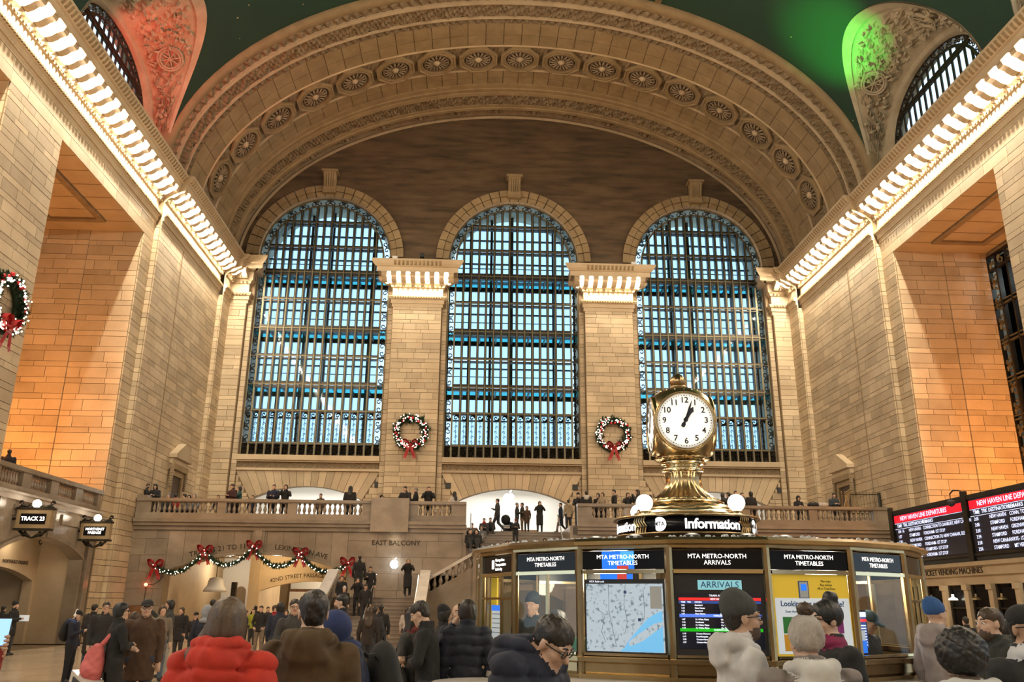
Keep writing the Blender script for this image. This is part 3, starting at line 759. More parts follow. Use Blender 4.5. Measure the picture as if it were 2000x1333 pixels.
for s in (-1, 1):
    for k in range(3): om.ball((s*(.55+.25*k), -.1+.05*k, .03), .14-.03*k, 6, 4)
OM = om.mesh('cove_ornament', 'carved_recess', True)
for i in range(-8, 9):
    th = th_at(ARC/2-i*2.72-1.36); e = ell(th, .06); n = Vector((-cos(th)/EA, 0, -sin(th)/EB)).normalized(); u = VY.cross(n)
    link('cove_ornament', OM, ar, M=Matrix.Translation((e[0], 52.1, e[1])) @ frame(u, VY, n))

# ---------------------------------------------------------------- vaulted ceiling with lunettes
ce = struct('ceiling', 'dark green painted barrel vault dotted with faint gold stars', 'ceiling')
VA, VB = 19.25, 12.75; LHW, LH = 5.35, 6.8
g = MB(); rows = []; ys = sorted(set(list(np.linspace(-31, 15, 24))+list(np.linspace(15, 40.0, 201))))
for y in ys:
    z0 = 0.
    for yc in BAYS[:2]:
        u = (y-yc)/LHW
        if abs(u) < 1: z0 = LH*sqrt(1-u*u)
    t0 = math.asin(min(z0/VB, 1)); rows.append([(VA*cos(t0+(PI-2*t0)*i/48), y, ZC+VB*sin(t0+(PI-2*t0)*i/48)) for i in range(49)])
g.grid(rows); g.build('vault', 'star_ceiling', ce, True)
st = MB()                                        # faint gold constellation lines and a painted band
for (th0, y0, y1) in ((1.15, 33, 39.9),):
    st.grid([[(VA*cos(th0+d)*.997, y, ZC+VB*sin(th0+d)*.997) for d in (0, .02)] for y in np.linspace(y0, y1, 8)])
st.build('gold_band', 'gilt_bronze', ce)
def lunette(n, sgn, yc, label):
    lu = struct('trim_%d' % n, label, 'lunette'); nph, nr = 150, 40; E6 = .6
    sp_ = lambda ph: max(sin(ph), 1e-6)**E6
    def P(ph, r, h=0.):           # r 0 at the window ring, 1 at the groin
        zg = LH*sin(ph); xg = VA*sqrt(max(1-(zg/VB)**2, 0)); A = Vector((sgn*19.75, yc+5.0*cos(ph), ZC+5.05*sp_(ph))); B = Vector((sgn*(xg-.02), yc+(LHW+.02)*cos(ph), ZC+(LH+.02)*sin(ph)))
        p = A.lerp(B, r)
        if h: p = p-Vector((0, cos(ph), sin(ph)))*h-Vector((sgn*.4*h, 0, 0))
        return p
    rows = []
    for i in range(nph+1):
        ph = PI*i/nph; row = []
        for j in range(nr+1):
            r = j/nr; a_ = 6*ph; w_ = min(1, max(0, (r-.06)*8))*min(1, max(0, (.80-r)*9))*min(1., sin(ph)*3)
            v = .45*cos(17*ph+9*r)*cos(11*r+3*ph)+.45*sin(37*ph-21*r)+.45*cos(53*ph+31*r)*sin(33*r)+random.gauss(0, .30)
            row.append(P(ph, r, max(-.12, v)*.22*w_))
        rows.append(row)
    g = MB(); g.grid(rows); g.build('relief_soffit', 'lunette_stone', lu)
    bo = MB(); bo.grid([[P(PI*i/60, r, .09) for i in range(61)] for r in (.86, 1.005)]); bo.grid([[P(PI*i/60, .86, h) for i in range(61)] for h in (-.02, .09)]); bo.build('groin_border', 'lunette_stone', lu)
    # carved trophy: winged wheel, leaf sprays
    tp = MB()
    for phc, sg in ((PI*.33, 1), (PI*.67, -1)):
        c0 = P(phc, .45, .2); nrm = -Vector((sgn*.45, cos(phc), sin(phc))).normalized(); uu = VX.cross(nrm).normalized(); vv = nrm.cross(uu)
        for rr in (.62, .5): tp.tube([c0+uu*rr*cos(2*PI*i/20)+vv*rr*sin(2*PI*i/20) for i in range(21)], .06, 5)
        for i in range(8): tp.tube([c0, c0+uu*.6*cos(PI*i/4)+vv*.6*sin(PI*i/4)], .035, 4)
        for i in range(46):
            q = P(phc+random.uniform(-.62, .5)*sg*(1 if random.random() < .8 else -.6), random.uniform(.12, .78), random.uniform(.05, .16))
            d = Vector((random.uniform(-1, 1), random.uniform(-1, 1), random.uniform(-.4, 1))).normalized()*random.uniform(.25, .6)
            tp.tube([q-d*.5, q+nrm*.10, q+d*.5], [.02, .10, .02], 5)
    tp.build('carved_trophy', 'lunette_stone', lu)
    # window: stone ring, bronze grille, bars
    x = sgn*20.05; R = 4.05; z0 = ZC+.05
    rg = MB(); prof = [(5.02, sgn*19.7), (4.75, sgn*19.75), (4.7, sgn*19.82), (4.25, sgn*20.0), (4.2, sgn*20.6)]
    rg.grid([[(xx, yc+r*cos(PI*i/64), z0+(r+.05 if r > 4.6 else r*1.12)*sp_(PI*i/64)) for i in range(65)] for r, xx in prof]); rg.build('window_ring', 'lunette_stone', lu, True)
    fr = MB()
    for r, t in ((4.22, .05), (3.86, .06)):
        fr.grid([[(xx, yc+(r+dr)*cos(PI*i/40), z0+(r+dr)*1.12*sp_(PI*i/40)) for xx, dr in ((x-.04, -t), (x+.04, -t), (x+.04, t), (x-.04, t))] for i in range(41)], 0, True)
    for i in range(34):
        an = PI*(i+.5)/34; scroll(fr, Vector((x, yc+4.04*cos(an), z0+4.04*1.12*sp_(an))), Vector((0, cos(an), sin(an))), Vector((0, -sin(an), cos(an))), .34, .035, 1 if i % 2 else -1)
    fr.build('grille_border', 'bronze', lu)
    for i in range(1, 15):
        yy = yc-3.86+i*7.72/15; zt = z0+3.86*1.12*sqrt(max(1-((yy-yc)/3.86)**2, 0))**E6
        MB().box(x-.03, x+.03, yy-.07, yy+.07, z0-.5, zt).build('mullion', 'bronze', lu)
    MB().box(x-.06, x+.06, yc-3.3, yc+3.3, z0+3.28, z0+3.40).box(x-.06, x+.06, yc-3.3, yc+3.3, z0+3.46, z0+3.56).build('transom', 'bronze', lu)
    g = MB(); g.add([(x+sgn*.12, yc+4.15*cos(PI*i/30), z0+4.6*sp_(PI*i/30)) for i in range(31)], [tuple(range(31))]); g.build('pane', 'window_glass', lu)
lunette(5, -1, BAYS[0], 'carved lunette around an arched roof window washed in red light')
lunette(6, 1, BAYS[0], 'carved lunette around an arched roof window washed in green light')
lunette(7, -1, BAYS[1], 'carved lunette around the second arched roof window on the north side')
lunette(8, 1, BAYS[1], 'carved lunette around the second arched roof window on the south side')
K_COL = 1.0
sp = lamp('red_spotlight', (-17.6, 33.0, 23.7), 1600*K_COL, (1, .10, .06), .15, 'SPOT', spot=1.5, blend=.8); aim(sp, (-18.8, 37.8, 28.3))
sp = lamp('green_spotlight', (13.5, 36.3, 24.2), 4200*K_COL, (.05, 1, .10), .15, 'SPOT', spot=1.0, blend=.9); aim(sp, (16.2, 36.6, 30.6))

# ---------------------------------------------------------------- west end (behind the viewer)
ww = struct('wall_west', 'plain limestone end wall behind the viewer with three tall windows', 'wall')
g = MB(); g.box(-24, 24, -31.5, -31, 0, ZB)
for (x0, x1) in ((-24, -S-WH), (-S+WH, -WH), (WH, S-WH), (S+WH, 24)): g.box(x0, x1, -31.5, -31, ZB, 28)
g.box(-24, 24, -31.5, -31, 28, 38); g.build('wall_slab', 'limestone', ww)
for xc in (-S, 0, S):
    gr = MB()
    for i in range(1, 15): xx = xc-WH+i*2*WH/15; gr.box(xx-.12, xx+.12, -31.3, -31.1, ZB, 28)
    for i in range(1, 9): gr.box(xc-WH, xc+WH, -31.3, -31.1, ZB+i*1.95-.12, ZB+i*1.95+.12)
    gr.build('window_grille', 'bronze', ww)

# small floodlights and a junction box standing on the pilaster capitals
for (x, lab) in ((-6.15, 'small black floodlight on the capital nearer the north wall'),):
    f = tag(empty('floodlight', (x, 51.6, ZC)), lab, 'lamp'); MB().box(-.28, .28, -.2, .2, 0, .06).build('foot', 'bronze', f); MB().box(-.14, .14, -.12, .16, .34, .62).build('head', 'charcoal', f); MB().tube([(0, 0, .05), (0, 0, .40)], .05, 6).build('stem', 'bronze', f)
for (x, lab) in ((-7.95, 'small white box on the end of the capital nearer the north wall'), (8.05, 'small white box on the end of the capital nearer the south wall')):
    f = tag(empty('junction_box', (x, 51.75, ZC)), lab, 'box'); MB().box(-.17, .17, -.12, .12, 0, .42).build('casing', 'white', f); MB().box(-.12, .12, -.135, -.12, .08, .34).build('lid', 'white_wall', f)
# ================================================================== east balcony, stairs, passages
YB = 42.5
BALM = MB().lathe([(.055, 0), (.075, .0), (.075, .05), (.045, .07), (.05, .10), (.085, .19), (.088, .24), (.06, .34), (.038, .43), (.05, .47), (.07, .49), (.07, .56)], (0,0,0), 10).mesh('baluster', 'polished_marble', True)
def baluster_run(root, O, U, w, z, n, h=.56):
    for i in range(n):
        o = link('baluster', BALM, root, Vector(O)+U*((i+.5)*w/n)+VZ*z); o.scale = (1, 1, h/.56)
eb = struct('wall_balcony', 'polished marble wall carrying the east balcony, pierced by segmental archways', 'wall')
a = Ashlar(eb)
ARC1 = (-12.85, 4.35, 3.15, 3.98)          # centre x, half width, spring z, crown z
def arch_top(x, c, hw, zs, zc):
    r = (hw*hw+(zc-zs)**2)/(2*(zc-zs)); return zc-r+sqrt(max(r*r-(x-c)**2, 0))
def pierced_wall(root, x0, x1, y0, y1, z0, z1, holes, m='polished_marble', name='wall_panel'):
    b = MB(); xs = [x0, x1]
    for (c, hw, zs, zc) in holes: xs += list(c+hw*np.linspace(-1, 1, 33))
    xs = sorted(set(round(float(x), 4) for x in xs if x0 <= x <= x1))
    for i in range(len(xs)-1):
        xm = (xs[i]+xs[i+1])/2; za, zb = z0, z0; inh = False
        for h in holes:
            if abs(xm-h[0]) < h[1]: za, zb = arch_top(xs[i], *h), arch_top(xs[i+1], *h); inh = True
        P = [(xs[i], y0, za), (xs[i+1], y0, zb), (xs[i+1], y0, z1), (xs[i], y0, z1)]; Q = [(p[0], y1, p[2]) for p in P]
        b.add(P+Q, [(0,1,2,3),(7,6,5,4),(0,4,5,1),(3,2,6,7)])
    for (c, hw, zs, zc) in holes:
        for s in (-1, 1): b.add([(c+s*hw, y0, z0), (c+s*hw, y1, z0), (c+s*hw, y1, zs), (c+s*hw, y0, zs)], [(0,1,2,3)])
    return b.build(name, m, root)
pierced_wall(eb, -19.0, -2.75, YB+.06, YB+.9, 0, 5.1, [ARC1], 'mortar', 'wall_core')
pierced_wall(eb, 2.5, 19.0, YB+.06, YB+.9, 0, 5.1, [(12.85,)+ARC1[1:]], 'mortar', 'wall_core')
for s, c in ((-1, -12.85), (1, 12.85)):
    hole = lambda u0, u1, z0, z1, c=c: False
    X0, X1 = (-19.0, -2.75) if s < 0 else (2.5, 19.0)
    # plain slabs beside the archway; radiating slabs above it
    jl, jr = c-4.35, c+4.35
    a.face((X0, YB+.06, 0), VX, -VY, jl-X0, 0, 5.1, 'polished_marble', .78, .78, 1.3, d=.06, gap=.012, seed=60)
    a.face((jr, YB+.06, 0), VX, -VY, X1-jr, 0, 5.1, 'polished_marble', .78, .78, 1.5, d=.06, gap=.012, seed=61)
    nv = 11
    for i in range(nv):
        xa, xb = c-4.35+8.7*i/nv+.006, c-4.35+8.7*(i+1)/nv-.006
        za, zb = arch_top(xa, c, *ARC1[1:]), arch_top(xb, c, *ARC1[1:])
        MB().prism([(xa, za), (xb, zb), (xb, 5.09), (xa, 5.09)], lambda u, v, n: (u, YB+.06-n, v), .06).build('voussoir', 'polished_marble', eb)
    rim = MB(); xs = np.linspace(c-4.35, c+4.35, 41); rim.grid([[(float(x), YB-.05, arch_top(x, c, *ARC1[1:])+.0), (float(x), YB-.05, arch_top(x, c, *ARC1[1:])+.13), (float(x), YB+.05, arch_top(x, c, *ARC1[1:])+.13)] for x in xs]); rim.grid([[(float(x), YB-.05, arch_top(x, c, *ARC1[1:])), (float(x), YB+.5, arch_top(x, c, *ARC1[1:]))] for x in xs]); rim.build('arch_rim', 'polished_marble', eb)
    MB().box(c-.17, c+.17, YB-.13, YB+.1, 3.98, 5.1).box(c-.28, c+.28, YB-.06, YB+.1, 3.98, 5.1).build('keystone_strip', 'polished_marble', eb)
a.finish(150)
# deck, cornice and balustrade
dk = MB(); dk.box(-19.0, -2.75, YB+.1, 53.4, 5.1, ZF).box(2.5, 19.0, YB+.1, 53.4, 5.1, ZF).box(-2.75, 2.5, 46.6, 53.4, 5.1, ZF); dk.build('deck', 'polished_marble', eb)
bl = tag(empty('balustrade'), 'long stone balustrade of turned balusters along the east balcony', 'balustrade')
def xat(px_): return onY(px_, 990, YB).x
SEG = [(297, 426), (443, 563), (580, 709), (817, 882), (1155, 1221), (1292, 1420), (1463, 1577), (1593, 1702)]
rail = [(-18.9, xat(728)), (xat(800), xat(911)), (xat(1127), 18.95)]
for k, (x0, x1) in enumerate(rail):
    g = MB(); g.box(x0, x1, YB-.36, YB+.2, 5.46, 5.62).box(x0, x1, YB-.26, YB+.2, 5.30, 5.46).box(x0, x1, YB-.12, YB+.2, 5.1, 5.30); g.build('ledge', 'polished_marble', bl)
    MB().box(x0, x1, YB-.16, YB+.2, 5.62, 5.92).build('plinth', 'polished_marble', bl)
    MB().box(x0, x1, YB-.22, YB+.26, 6.48, 6.62).box(x0, x1, YB-.16, YB+.2, 6.44, 6.48).build('rail', 'polished_marble', bl)
    segs = sorted([(xat(s0), xat(s1)) for s0, s1 in SEG if x0-.01 <= xat(s0) and xat(s1) <= x1+.01]); e = x0
    for (s0, s1) in segs+[(x1, x1)]:
        if s0-e > .02: MB().box(e, s0, YB-.14, YB+.18, 5.92, 6.44).build('pedestal', 'polished_marble', bl)
        if s1 > s0: baluster_run(bl, (s0, YB+.02, 0), VX, s1-s0, 5.90, max(4, round((s1-s0)/.245)))
        e = s1
MB().box(xat(727), xat(800), YB-.40, YB+.5, 5.1, 6.74).build('pedestal_block', 'polished_marble', bl)
MB().box(-19.0, xat(287), YB-.05, YB+.5, 5.1, 6.78).build('pedestal_block', 'polished_marble', bl)
# lettering on the wall
def arc_text(name, s, parent, c, zc, R, a0, size, y, matn='letter_dark', a1=None, sx=1., space=1.):
    """text bent along a circle of radius R about (c, zc), centred on angle a0 from the vertical"""
    me = text_mesh(name, s, size, .008, 'CENTER', 0., space, matn, 2, 'BOTTOM_BASELINE')
    n = len(me.vertices); co = np.empty(n*3); me.vertices.foreach_get('co', co); co = co.reshape(-1, 3)
    an = a0+co[:, 0]*sx/R; r = R+co[:, 1]
    out = np.stack([c+r*np.sin(an), y-co[:, 2], zc+r*np.cos(an)], 1); me.vertices.foreach_set('co', out.ravel()); me.update()
    return link(name, me, parent)
_hw, _zs, _zc = ARC1[1:]; _r = (_hw*_hw+(_zc-_zs)**2)/(2*(_zc-_zs))
arc_text('lettering', 'TRACKS 21 TO 11', eb, -12.85, _zc-_r, _r+.28, -.158, .34, YB-.012)
arc_text('lettering', 'LEXINGTON AVE', eb, -12.85, _zc-_r, _r+.28, .175, .34, YB-.012)
text('lettering', 'EAST BALCONY', eb, (-6.15, YB-.012, 4.58), .34, sx=.98)
rg = MB(); c0 = Vector((-8.55, YB-.02, 3.42)); rg.tube([c0+VX*.11*cos(2*PI*i/16)+VZ*.11*sin(2*PI*i/16) for i in range(17)], .012, 4); rg.tube([c0+VZ*.06, c0-VZ*.01, c0-VZ*.02+VX*.05, c0-VZ*.07+VX*.06], .014, 4); rg.build('wheelchair_symbol', 'letter_dark', eb)
# small brown service door beside the archway
dr = tag(empty('door_3'), 'small brown wooden service door in the marble wall below the balcony', 'door', kind='structure')
g = MB(); g.box(-18.75, -18.0, YB-.10, YB-.04, 0, 1.55); g.build('leaf', 'wood', dr)
for z in (.18, .85):
    for x in (-18.68, -18.36): MB().box(x, x+.26, YB-.12, YB-.10, z, z+.55).build('panel', 'wood', dr)
MB().ball((-18.1, YB-.13, .75), .03).build('knob', 'brass', dr)
# red warning lamp with its cable
rl = tag(empty('warning_lamp', (-17.95, YB-.1, 2.52)), 'round red warning lamp fixed on the marble wall above the small door', 'lamp')
MB().ball((0, 0, 0), .085).build('lens', 'red_lit', rl, True); MB().box(-.06, .06, .03, .12, -.06, .06).build('socket', 'charcoal', rl)
MB().tube([(0, .06, -.06), (-.02, .07, -.9)], .012, 4).tube([(.05, .06, 0), (.35, .06, .02), (.6, .06, .2), (.75, .06, .45)], .012, 4).build('cable', 'charcoal', rl)
lamp('warning_glow', (-17.95, YB-.35, 2.52), 2.2, (1, .2, .1), .06)

# Lexington passage behind the archway
pa = struct('wall_passage', 'warm lit stone passage with a second lettered archway beyond the balcony wall', 'wall')
g = MB(); g.box(-19, -17.2, YB+.9, 58, 0, 5.05).box(-8.5, -8.3, YB+.9, 58, 0, 5.05); g.box(-19, -8, 58, 58.3, 0, 5.05); g.build('side_wall', 'limestone', pa)
MB().box(-19, -8, YB+.9, 58, 4.25, 4.4).build('passage_ceiling', 'limestone', pa)
pierced_wall(pa, -14.2, -8.3, 47.0, 47.5, 0, 4.3, [(-10.9, 2.75, 2.35, 2.83)], 'limestone', 'inner_arch')
_r2 = (2.75**2+.48**2)/(2*.48)
arc_text('lettering', '42ND STREET PASSAGE   SUBWAY 4·5·6', pa, -10.9, 2.83-_r2, _r2+.22, .02, .30, 46.99, sx=.92)
MB().box(-14.25, -13.75, 46.9, 52.38, 0, 4.26).build('pier', 'limestone', pa)
MB().box(-17.2, -14.2, 52.4, 52.7, 0, 4.3).build('side_chapel_wall', 'white_wall', pa)
nich = MB(); nich.box(-16.35, -15.75, 52.36, 52.42, 0, 2.35); nich.lathe([(.3, 0), (.3, .04)], (0,0,0), 20); nich.v[-40:] = [(-16.05+v[0], 52.37+v[2], 2.35+v[1]) for v in nich.v[-40:]]; nich.build('niche', 'carved_recess', pa)
MB().box(-14.95, -14.7, 46.2, 46.45, 0, 2.75).build('bronze_post', 'bronze', pa)
# bell-shaped lamp with lettered rim
bellm = MB().lathe([(.55, 0), (.52, .12), (.40, .28), (.36, .50), (.30, .62), (.05, .68)], (0,0,0), 20)
bp_ = tag(empty('bell_lamp', (-15.3, 44.6, 2.28)), 'white bell-shaped hanging lamp below the garland in the archway', 'lamp')
bellm.build('shade', 'white', bp_, True); MB().tube([(0,0,.66), (0,0,1.97)], .03, 6).build('stem', 'brass', bp_); MB().lathe([(.56, -.05), (.58, .0), (.56, .05)], (0,0,0), 20).build('rim', 'marble_white', bp_, True)
lamp('passage_light', (-12.5, 45.0, 3.7), 160, WARM, .25); lamp('passage_light', (-16, 49.5, 3.6), 120, (1, .86, .65), .25)
lamp('passage_light', (-11.0, 50.5, 3.4), 260, (1, .84, .60), .25); lamp('passage_light', (-10.5, 55, 3.5), 260, (1, .86, .64), .3)
# far shopfronts of the passage
sh = tag(empty('shopfront'), 'warm lit shopfront with wooden columns and green signs at the passage end', 'shop')
MB().box(-14.2, -8.5, 57.6, 57.95, 0, 2.6).build('shop_wall', 'wood', sh); MB().box(-14.2, -8.5, 57.5, 57.9, 2.6, 3.6).build('header', 'white_wall', sh)
arc_text('lettering', 'LEXINGTON AVENUE', sh, -10.9, -20, 23.1, 0, .32, 57.48)
mat('green_sign', (.01, .12, .08), .4, emit=(.01, .22, .15), es=.5); mat('shop_glow', (.9, .4, .12), .4, emit=(1, .42, .12), es=1.3)
for (x, w_, h_, z) in ((-12.9, 1.7, .32, 1.72), (-10.6, 2.1, .55, 2.0)):
    MB().box(x-w_/2, x+w_/2, 57.3, 57.5, z, z+h_).build('green_fascia', 'green_sign', sh)
    MB().box(x-w_/2+.1, x+w_/2-.1, 57.4, 57.5, .2, z-.1).build('display_window', 'shop_glow' if x < -12 else 'charcoal', sh)
for x in (-14.0, -11.9, -9.3, -8.7): MB().box(x-.14, x+.14, 57.25, 57.55, 0, 2.6).build('column', 'wood', sh)
# bright display niche beside the inner arch
nb = tag(empty('display_niche'), 'small white arched display niche beyond the lettered passage arch', 'display')
MB().box(-13.7, -12.4, 54.9, 55.1, 0, 2.4).build('surround', 'white_wall', nb); MB().box(-13.4, -12.7, 54.84, 54.9, .5, 1.6).build('back_panel', 'sign_lit', nb)
for k in range(4): MB().box(-13.35+k*.2, -13.25+k*.2, 54.78, 54.84, .4, 1.3).build('bar', 'charcoal', nb)

# garland with bows -----------------------------------------------------------
BOWPX = [(303, 1107), (400, 1079), (496, 1070), (587, 1084), (679, 1103)]
YG = YB-.25
BP = [onY(x, y, YG) for x, y in BOWPX]
def bow(name, loc, s, label, group):
    r = tag(empty(name, loc), label, 'bow', group); 
    for sg in (-1, 1):
        lp = MB(); rows = []
        for i in range(9):
            t = i/8; an = t*2*PI; rows.append([(sg*s*(.05+.42*(1-cos(an))/2), -s*.08*sin(an)-.02+yy*.0, s*(.10+.22*sin(an)*.8*(1-.2*t)+.14*(1-cos(an))/2)+zz*s) for yy, zz in ((0, -.11), (0, .11))])
        lp.grid(rows); 
        rows = [[(sg*s*(.05+.42*(1-cos(2*PI*i/8))/2), -s*.10*sin(2*PI*i/8)+y_*s*.16-.03, s*(.12+.20*(1-cos(2*PI*i/8))/2+.20*sin(2*PI*i/8))) for y_ in (-1, 1)] for i in range(9)]
        lp.grid(rows); lp.build('loop', 'red_ribbon', r)
        tl = MB(); tl.grid([[(sg*s*(.03+.30*t)+dx*s, -.04-.03*sin(6*t), s*(.05-.85*t)+ (0 if t < 1 else (.08*s if dx == 0 else 0))) for dx in (-.10, 0, .10)] for t in (0, .25, .5, .75, 1)]); tl.build('tail', 'red_ribbon', r)
    MB().ball((0, -.05, s*.08), s*.12, 8, 6).build('knot', 'red_ribbon', r, True)
    return r
def sprig(b, p, n=6, l=.17, r=.012):
    for i in range(n):
        d = Vector((random.gauss(0, 1), random.gauss(0, .7)-.3, random.gauss(0, 1))).normalized()*l*random.uniform(.6, 1.2)
        s_ = d.cross(VZ).normalized()*r*1.6 if d.cross(VZ).length > .01 else VX*r
        b.add([p-s_, p+s_, p+d*.6+s_*.9, p+d, p+d*.6-s_*.9], [(0,1,2,3,4)])
gl = tag(empty('garland'), 'lit pine garland swagged between red bows across the archway', 'garland')
gn = MB(); lt = MB(); wr = MB()
for k in range(4):
    p0, p1 = BP[k], BP[k+1]; pts = []
    for i in range(45):
        t = i/44; p = p0.lerp(p1, t); p.z -= (.74 if k in (1, 2) else .60)*4*t*(1-t)*.95; pts.append(p); sprig(gn, p, 16, .20, .016)
        if i % 2 == 0:
            q = p+Vector((random.uniform(-.08, .08), -.12, random.uniform(-.1, .1))); lt.ball(q, .026, 6, 4)
    wr.tube(pts, .07, 5)
stuff(gn.build('pine_sprigs', 'pine', gl)); wr.build('core', 'pine', gl); stuff(lt.build('fairy_lights', 'fairy_lit', gl))
names = ['at the low north end of the garland', 'below the word TRACKS', 'on the archway keystone', 'below the word AVE', 'at the stair end of the garland']
for p, nm in zip(BP, names): bow('ribbon_bow', p, .78, 'red ribbon bow with two tails ' + nm, 'garland bows')

# wreaths ----------------------------------------------------------------------
def wreath(loc, R, rz, label):
    w_ = tag(empty('wreath', loc, rz), label, 'wreath', 'lit holiday wreaths')
    g = MB(); l = MB(); bb = MB(); co = MB()
    co.tube([(R*cos(2*PI*i/32), -.12, R*sin(2*PI*i/32)) for i in range(33)], R*.20, 8)
    for i in range(240):
        an = random.uniform(0, 2*PI); rr = R+random.gauss(0, R*.11); p = Vector((rr*cos(an), -.14-random.uniform(0, .22), rr*sin(an))); sprig(g, p, 7, .26, .02)
    for i in range(130):
        an = random.uniform(0, 2*PI); rr = R+random.gauss(0, R*.12); l.ball((rr*cos(an), -.40-random.uniform(0, .06), rr*sin(an)), .032, 6, 4)
    for i in range(22):
        an = 2*PI*i/22+random.uniform(-.1, .1); rr = R+random.gauss(0, R*.07); bb.ball((rr*cos(an), -.36, rr*sin(an)), .085, 8, 6)
    co.build('ring_core', 'pine', w_); stuff(g.build('pine_sprigs', 'pine', w_)); stuff(l.build('fairy_lights', 'fairy_lit', w_)); stuff(bb.build('baubles', 'red_bauble', w_, True))
    bo = bow('bow_tmp', (0, -.42, -R), 1.0, 'x', None)
    for ch in list(bo.children):
        ch.parent = w_; ch.location = (0, -.42, -R); ch.name = 'bow_'+ch.name.split('.')[0]
    bpy.data.objects.remove(bo)
    return w_
wreath((-6.42, 52.38, 12.05), .93, 0, 'lit holiday wreath with red bow on the pilaster nearer the north wall')
wreath((6.40, 52.38, 12.10), .93, 0, 'lit holiday wreath with red bow on the pilaster nearer the south wall')
wreath((-19.2, 28.54, 11.75), .93, -PI/2+PI, 'lit holiday wreath with red bow on the side wall pier')

# store behind the three upper arches -----------------------------------------
sr = struct('wall_store', 'bright white shop interior behind the upper balcony arches', 'wall')
g = MB(); g.box(-19, 19, 60, 60.2, ZF-.1, 9.6).box(-19, -18.8, 53.5, 60, ZF-.1, 9.6).box(18.8, 19, 53.5, 60, ZF-.1, 9.6); g.build('shop_wall', 'white_wall', sr)
MB().box(-19, 19, 53.5, 60.2, 9.5, 9.6).build('shop_ceiling', 'white_wall', sr); MB().box(-19, 19, 53.4, 60.2, ZF-.35, ZF-.05).build('shop_floor', 'white_wall', sr)
for xc in (-S, 0, S):
    for k in range(3): MB().box(xc-3.6, xc+3.6, 54.4+k*1.7, 54.6+k*1.7, 9.42, 9.5).build('ceiling_light_strip', 'sign_lit', sr)
    lamp('shop_light', (xc, 56.6, 9.2), 340, (1.0, .96, .88), kind='AREA', size=(6.5, 5), rot=(0, 0, 0))
def apple(parent, loc, s, matn, name='apple_logo'):
    """an apple outline with a bite and a leaf"""
    pts = []
    for i in range(48):
        a_ = 2*PI*i/48; r = 1.0; x, z = .86*cos(a_), .92*sin(a_)
        if z > .55: z -= .22*math.exp(-(x/.22)**2)          # dip at the top
        if z < -.6: z += .14*math.exp(-(x/.20)**2)
        d = Vector((x-1.02, 0, z-.12)); 
        if d.length < .42: q = Vector((1.02, 0, .12))+d.normalized()*.42; x, z = q.x, q.z
        pts.append((x, z))
    b = MB(); b.prism([(loc[0]+s*x, loc[2]+s*z) for x, z in pts], lambda u, v, n: (u, loc[1]-n, v), .05)
    b.prism([(loc[0]+s*x, loc[2]+s*z) for x, z in ((.02, .90), (.10, 1.15), (.30, 1.36), (.42, 1.38), (.36, 1.12), (.18, .94))], lambda u, v, n: (u, loc[1]-n, v), .05)
    return b.build(name, matn, parent)
lg = tag(empty('shop_logo', (0, 0, 0)), 'large glowing white apple logo with a bite hanging in the central shop arch', 'logo')
p = onY(994, 976, 55.6); apple(lg, (p.x, 55.6, p.z), .46, 'logo_lit'); MB().tube([(p.x, 55.57, p.z+.5), (p.x, 55.57, 9.5)], .012, 4).build('hanger', 'charcoal', lg)
l2 = tag(empty('wall_logo', (0, 0, 0)), 'small glowing white apple logo on the marble wall of the stair landing', 'logo')
p = onY(770, 1103, YB-.05); apple(l2, (p.x, YB-.06, p.z), .23, 'logo_lit'); MB().box(p.x-.14, p.x+.14, YB-.06, YB-.01, p.z-.12, p.z+.12).build('backplate', 'charcoal', l2)
lamp('logo_glow', (p.x, YB-.45, p.z), 16, (.75, .88, 1), .2)
# shop furniture seen through the centre arch
for (x, y, lab) in ((-3.0, 55.2, 'light wooden display table in the shop beside the arch jamb'), (1.0, 56.4, 'light wooden display table in the middle of the shop')):
    t = tag(empty('display_table', (x, y, ZF-.05)), lab, 'table'); MB().box(-.9, .9, -.45, .45, .82, .92).build('tabletop', 'wood', t)
    for sx in (-.75, .75): MB().box(sx-.08, sx+.08, -.35, .35, 0, .82).build('leg', 'wood', t)

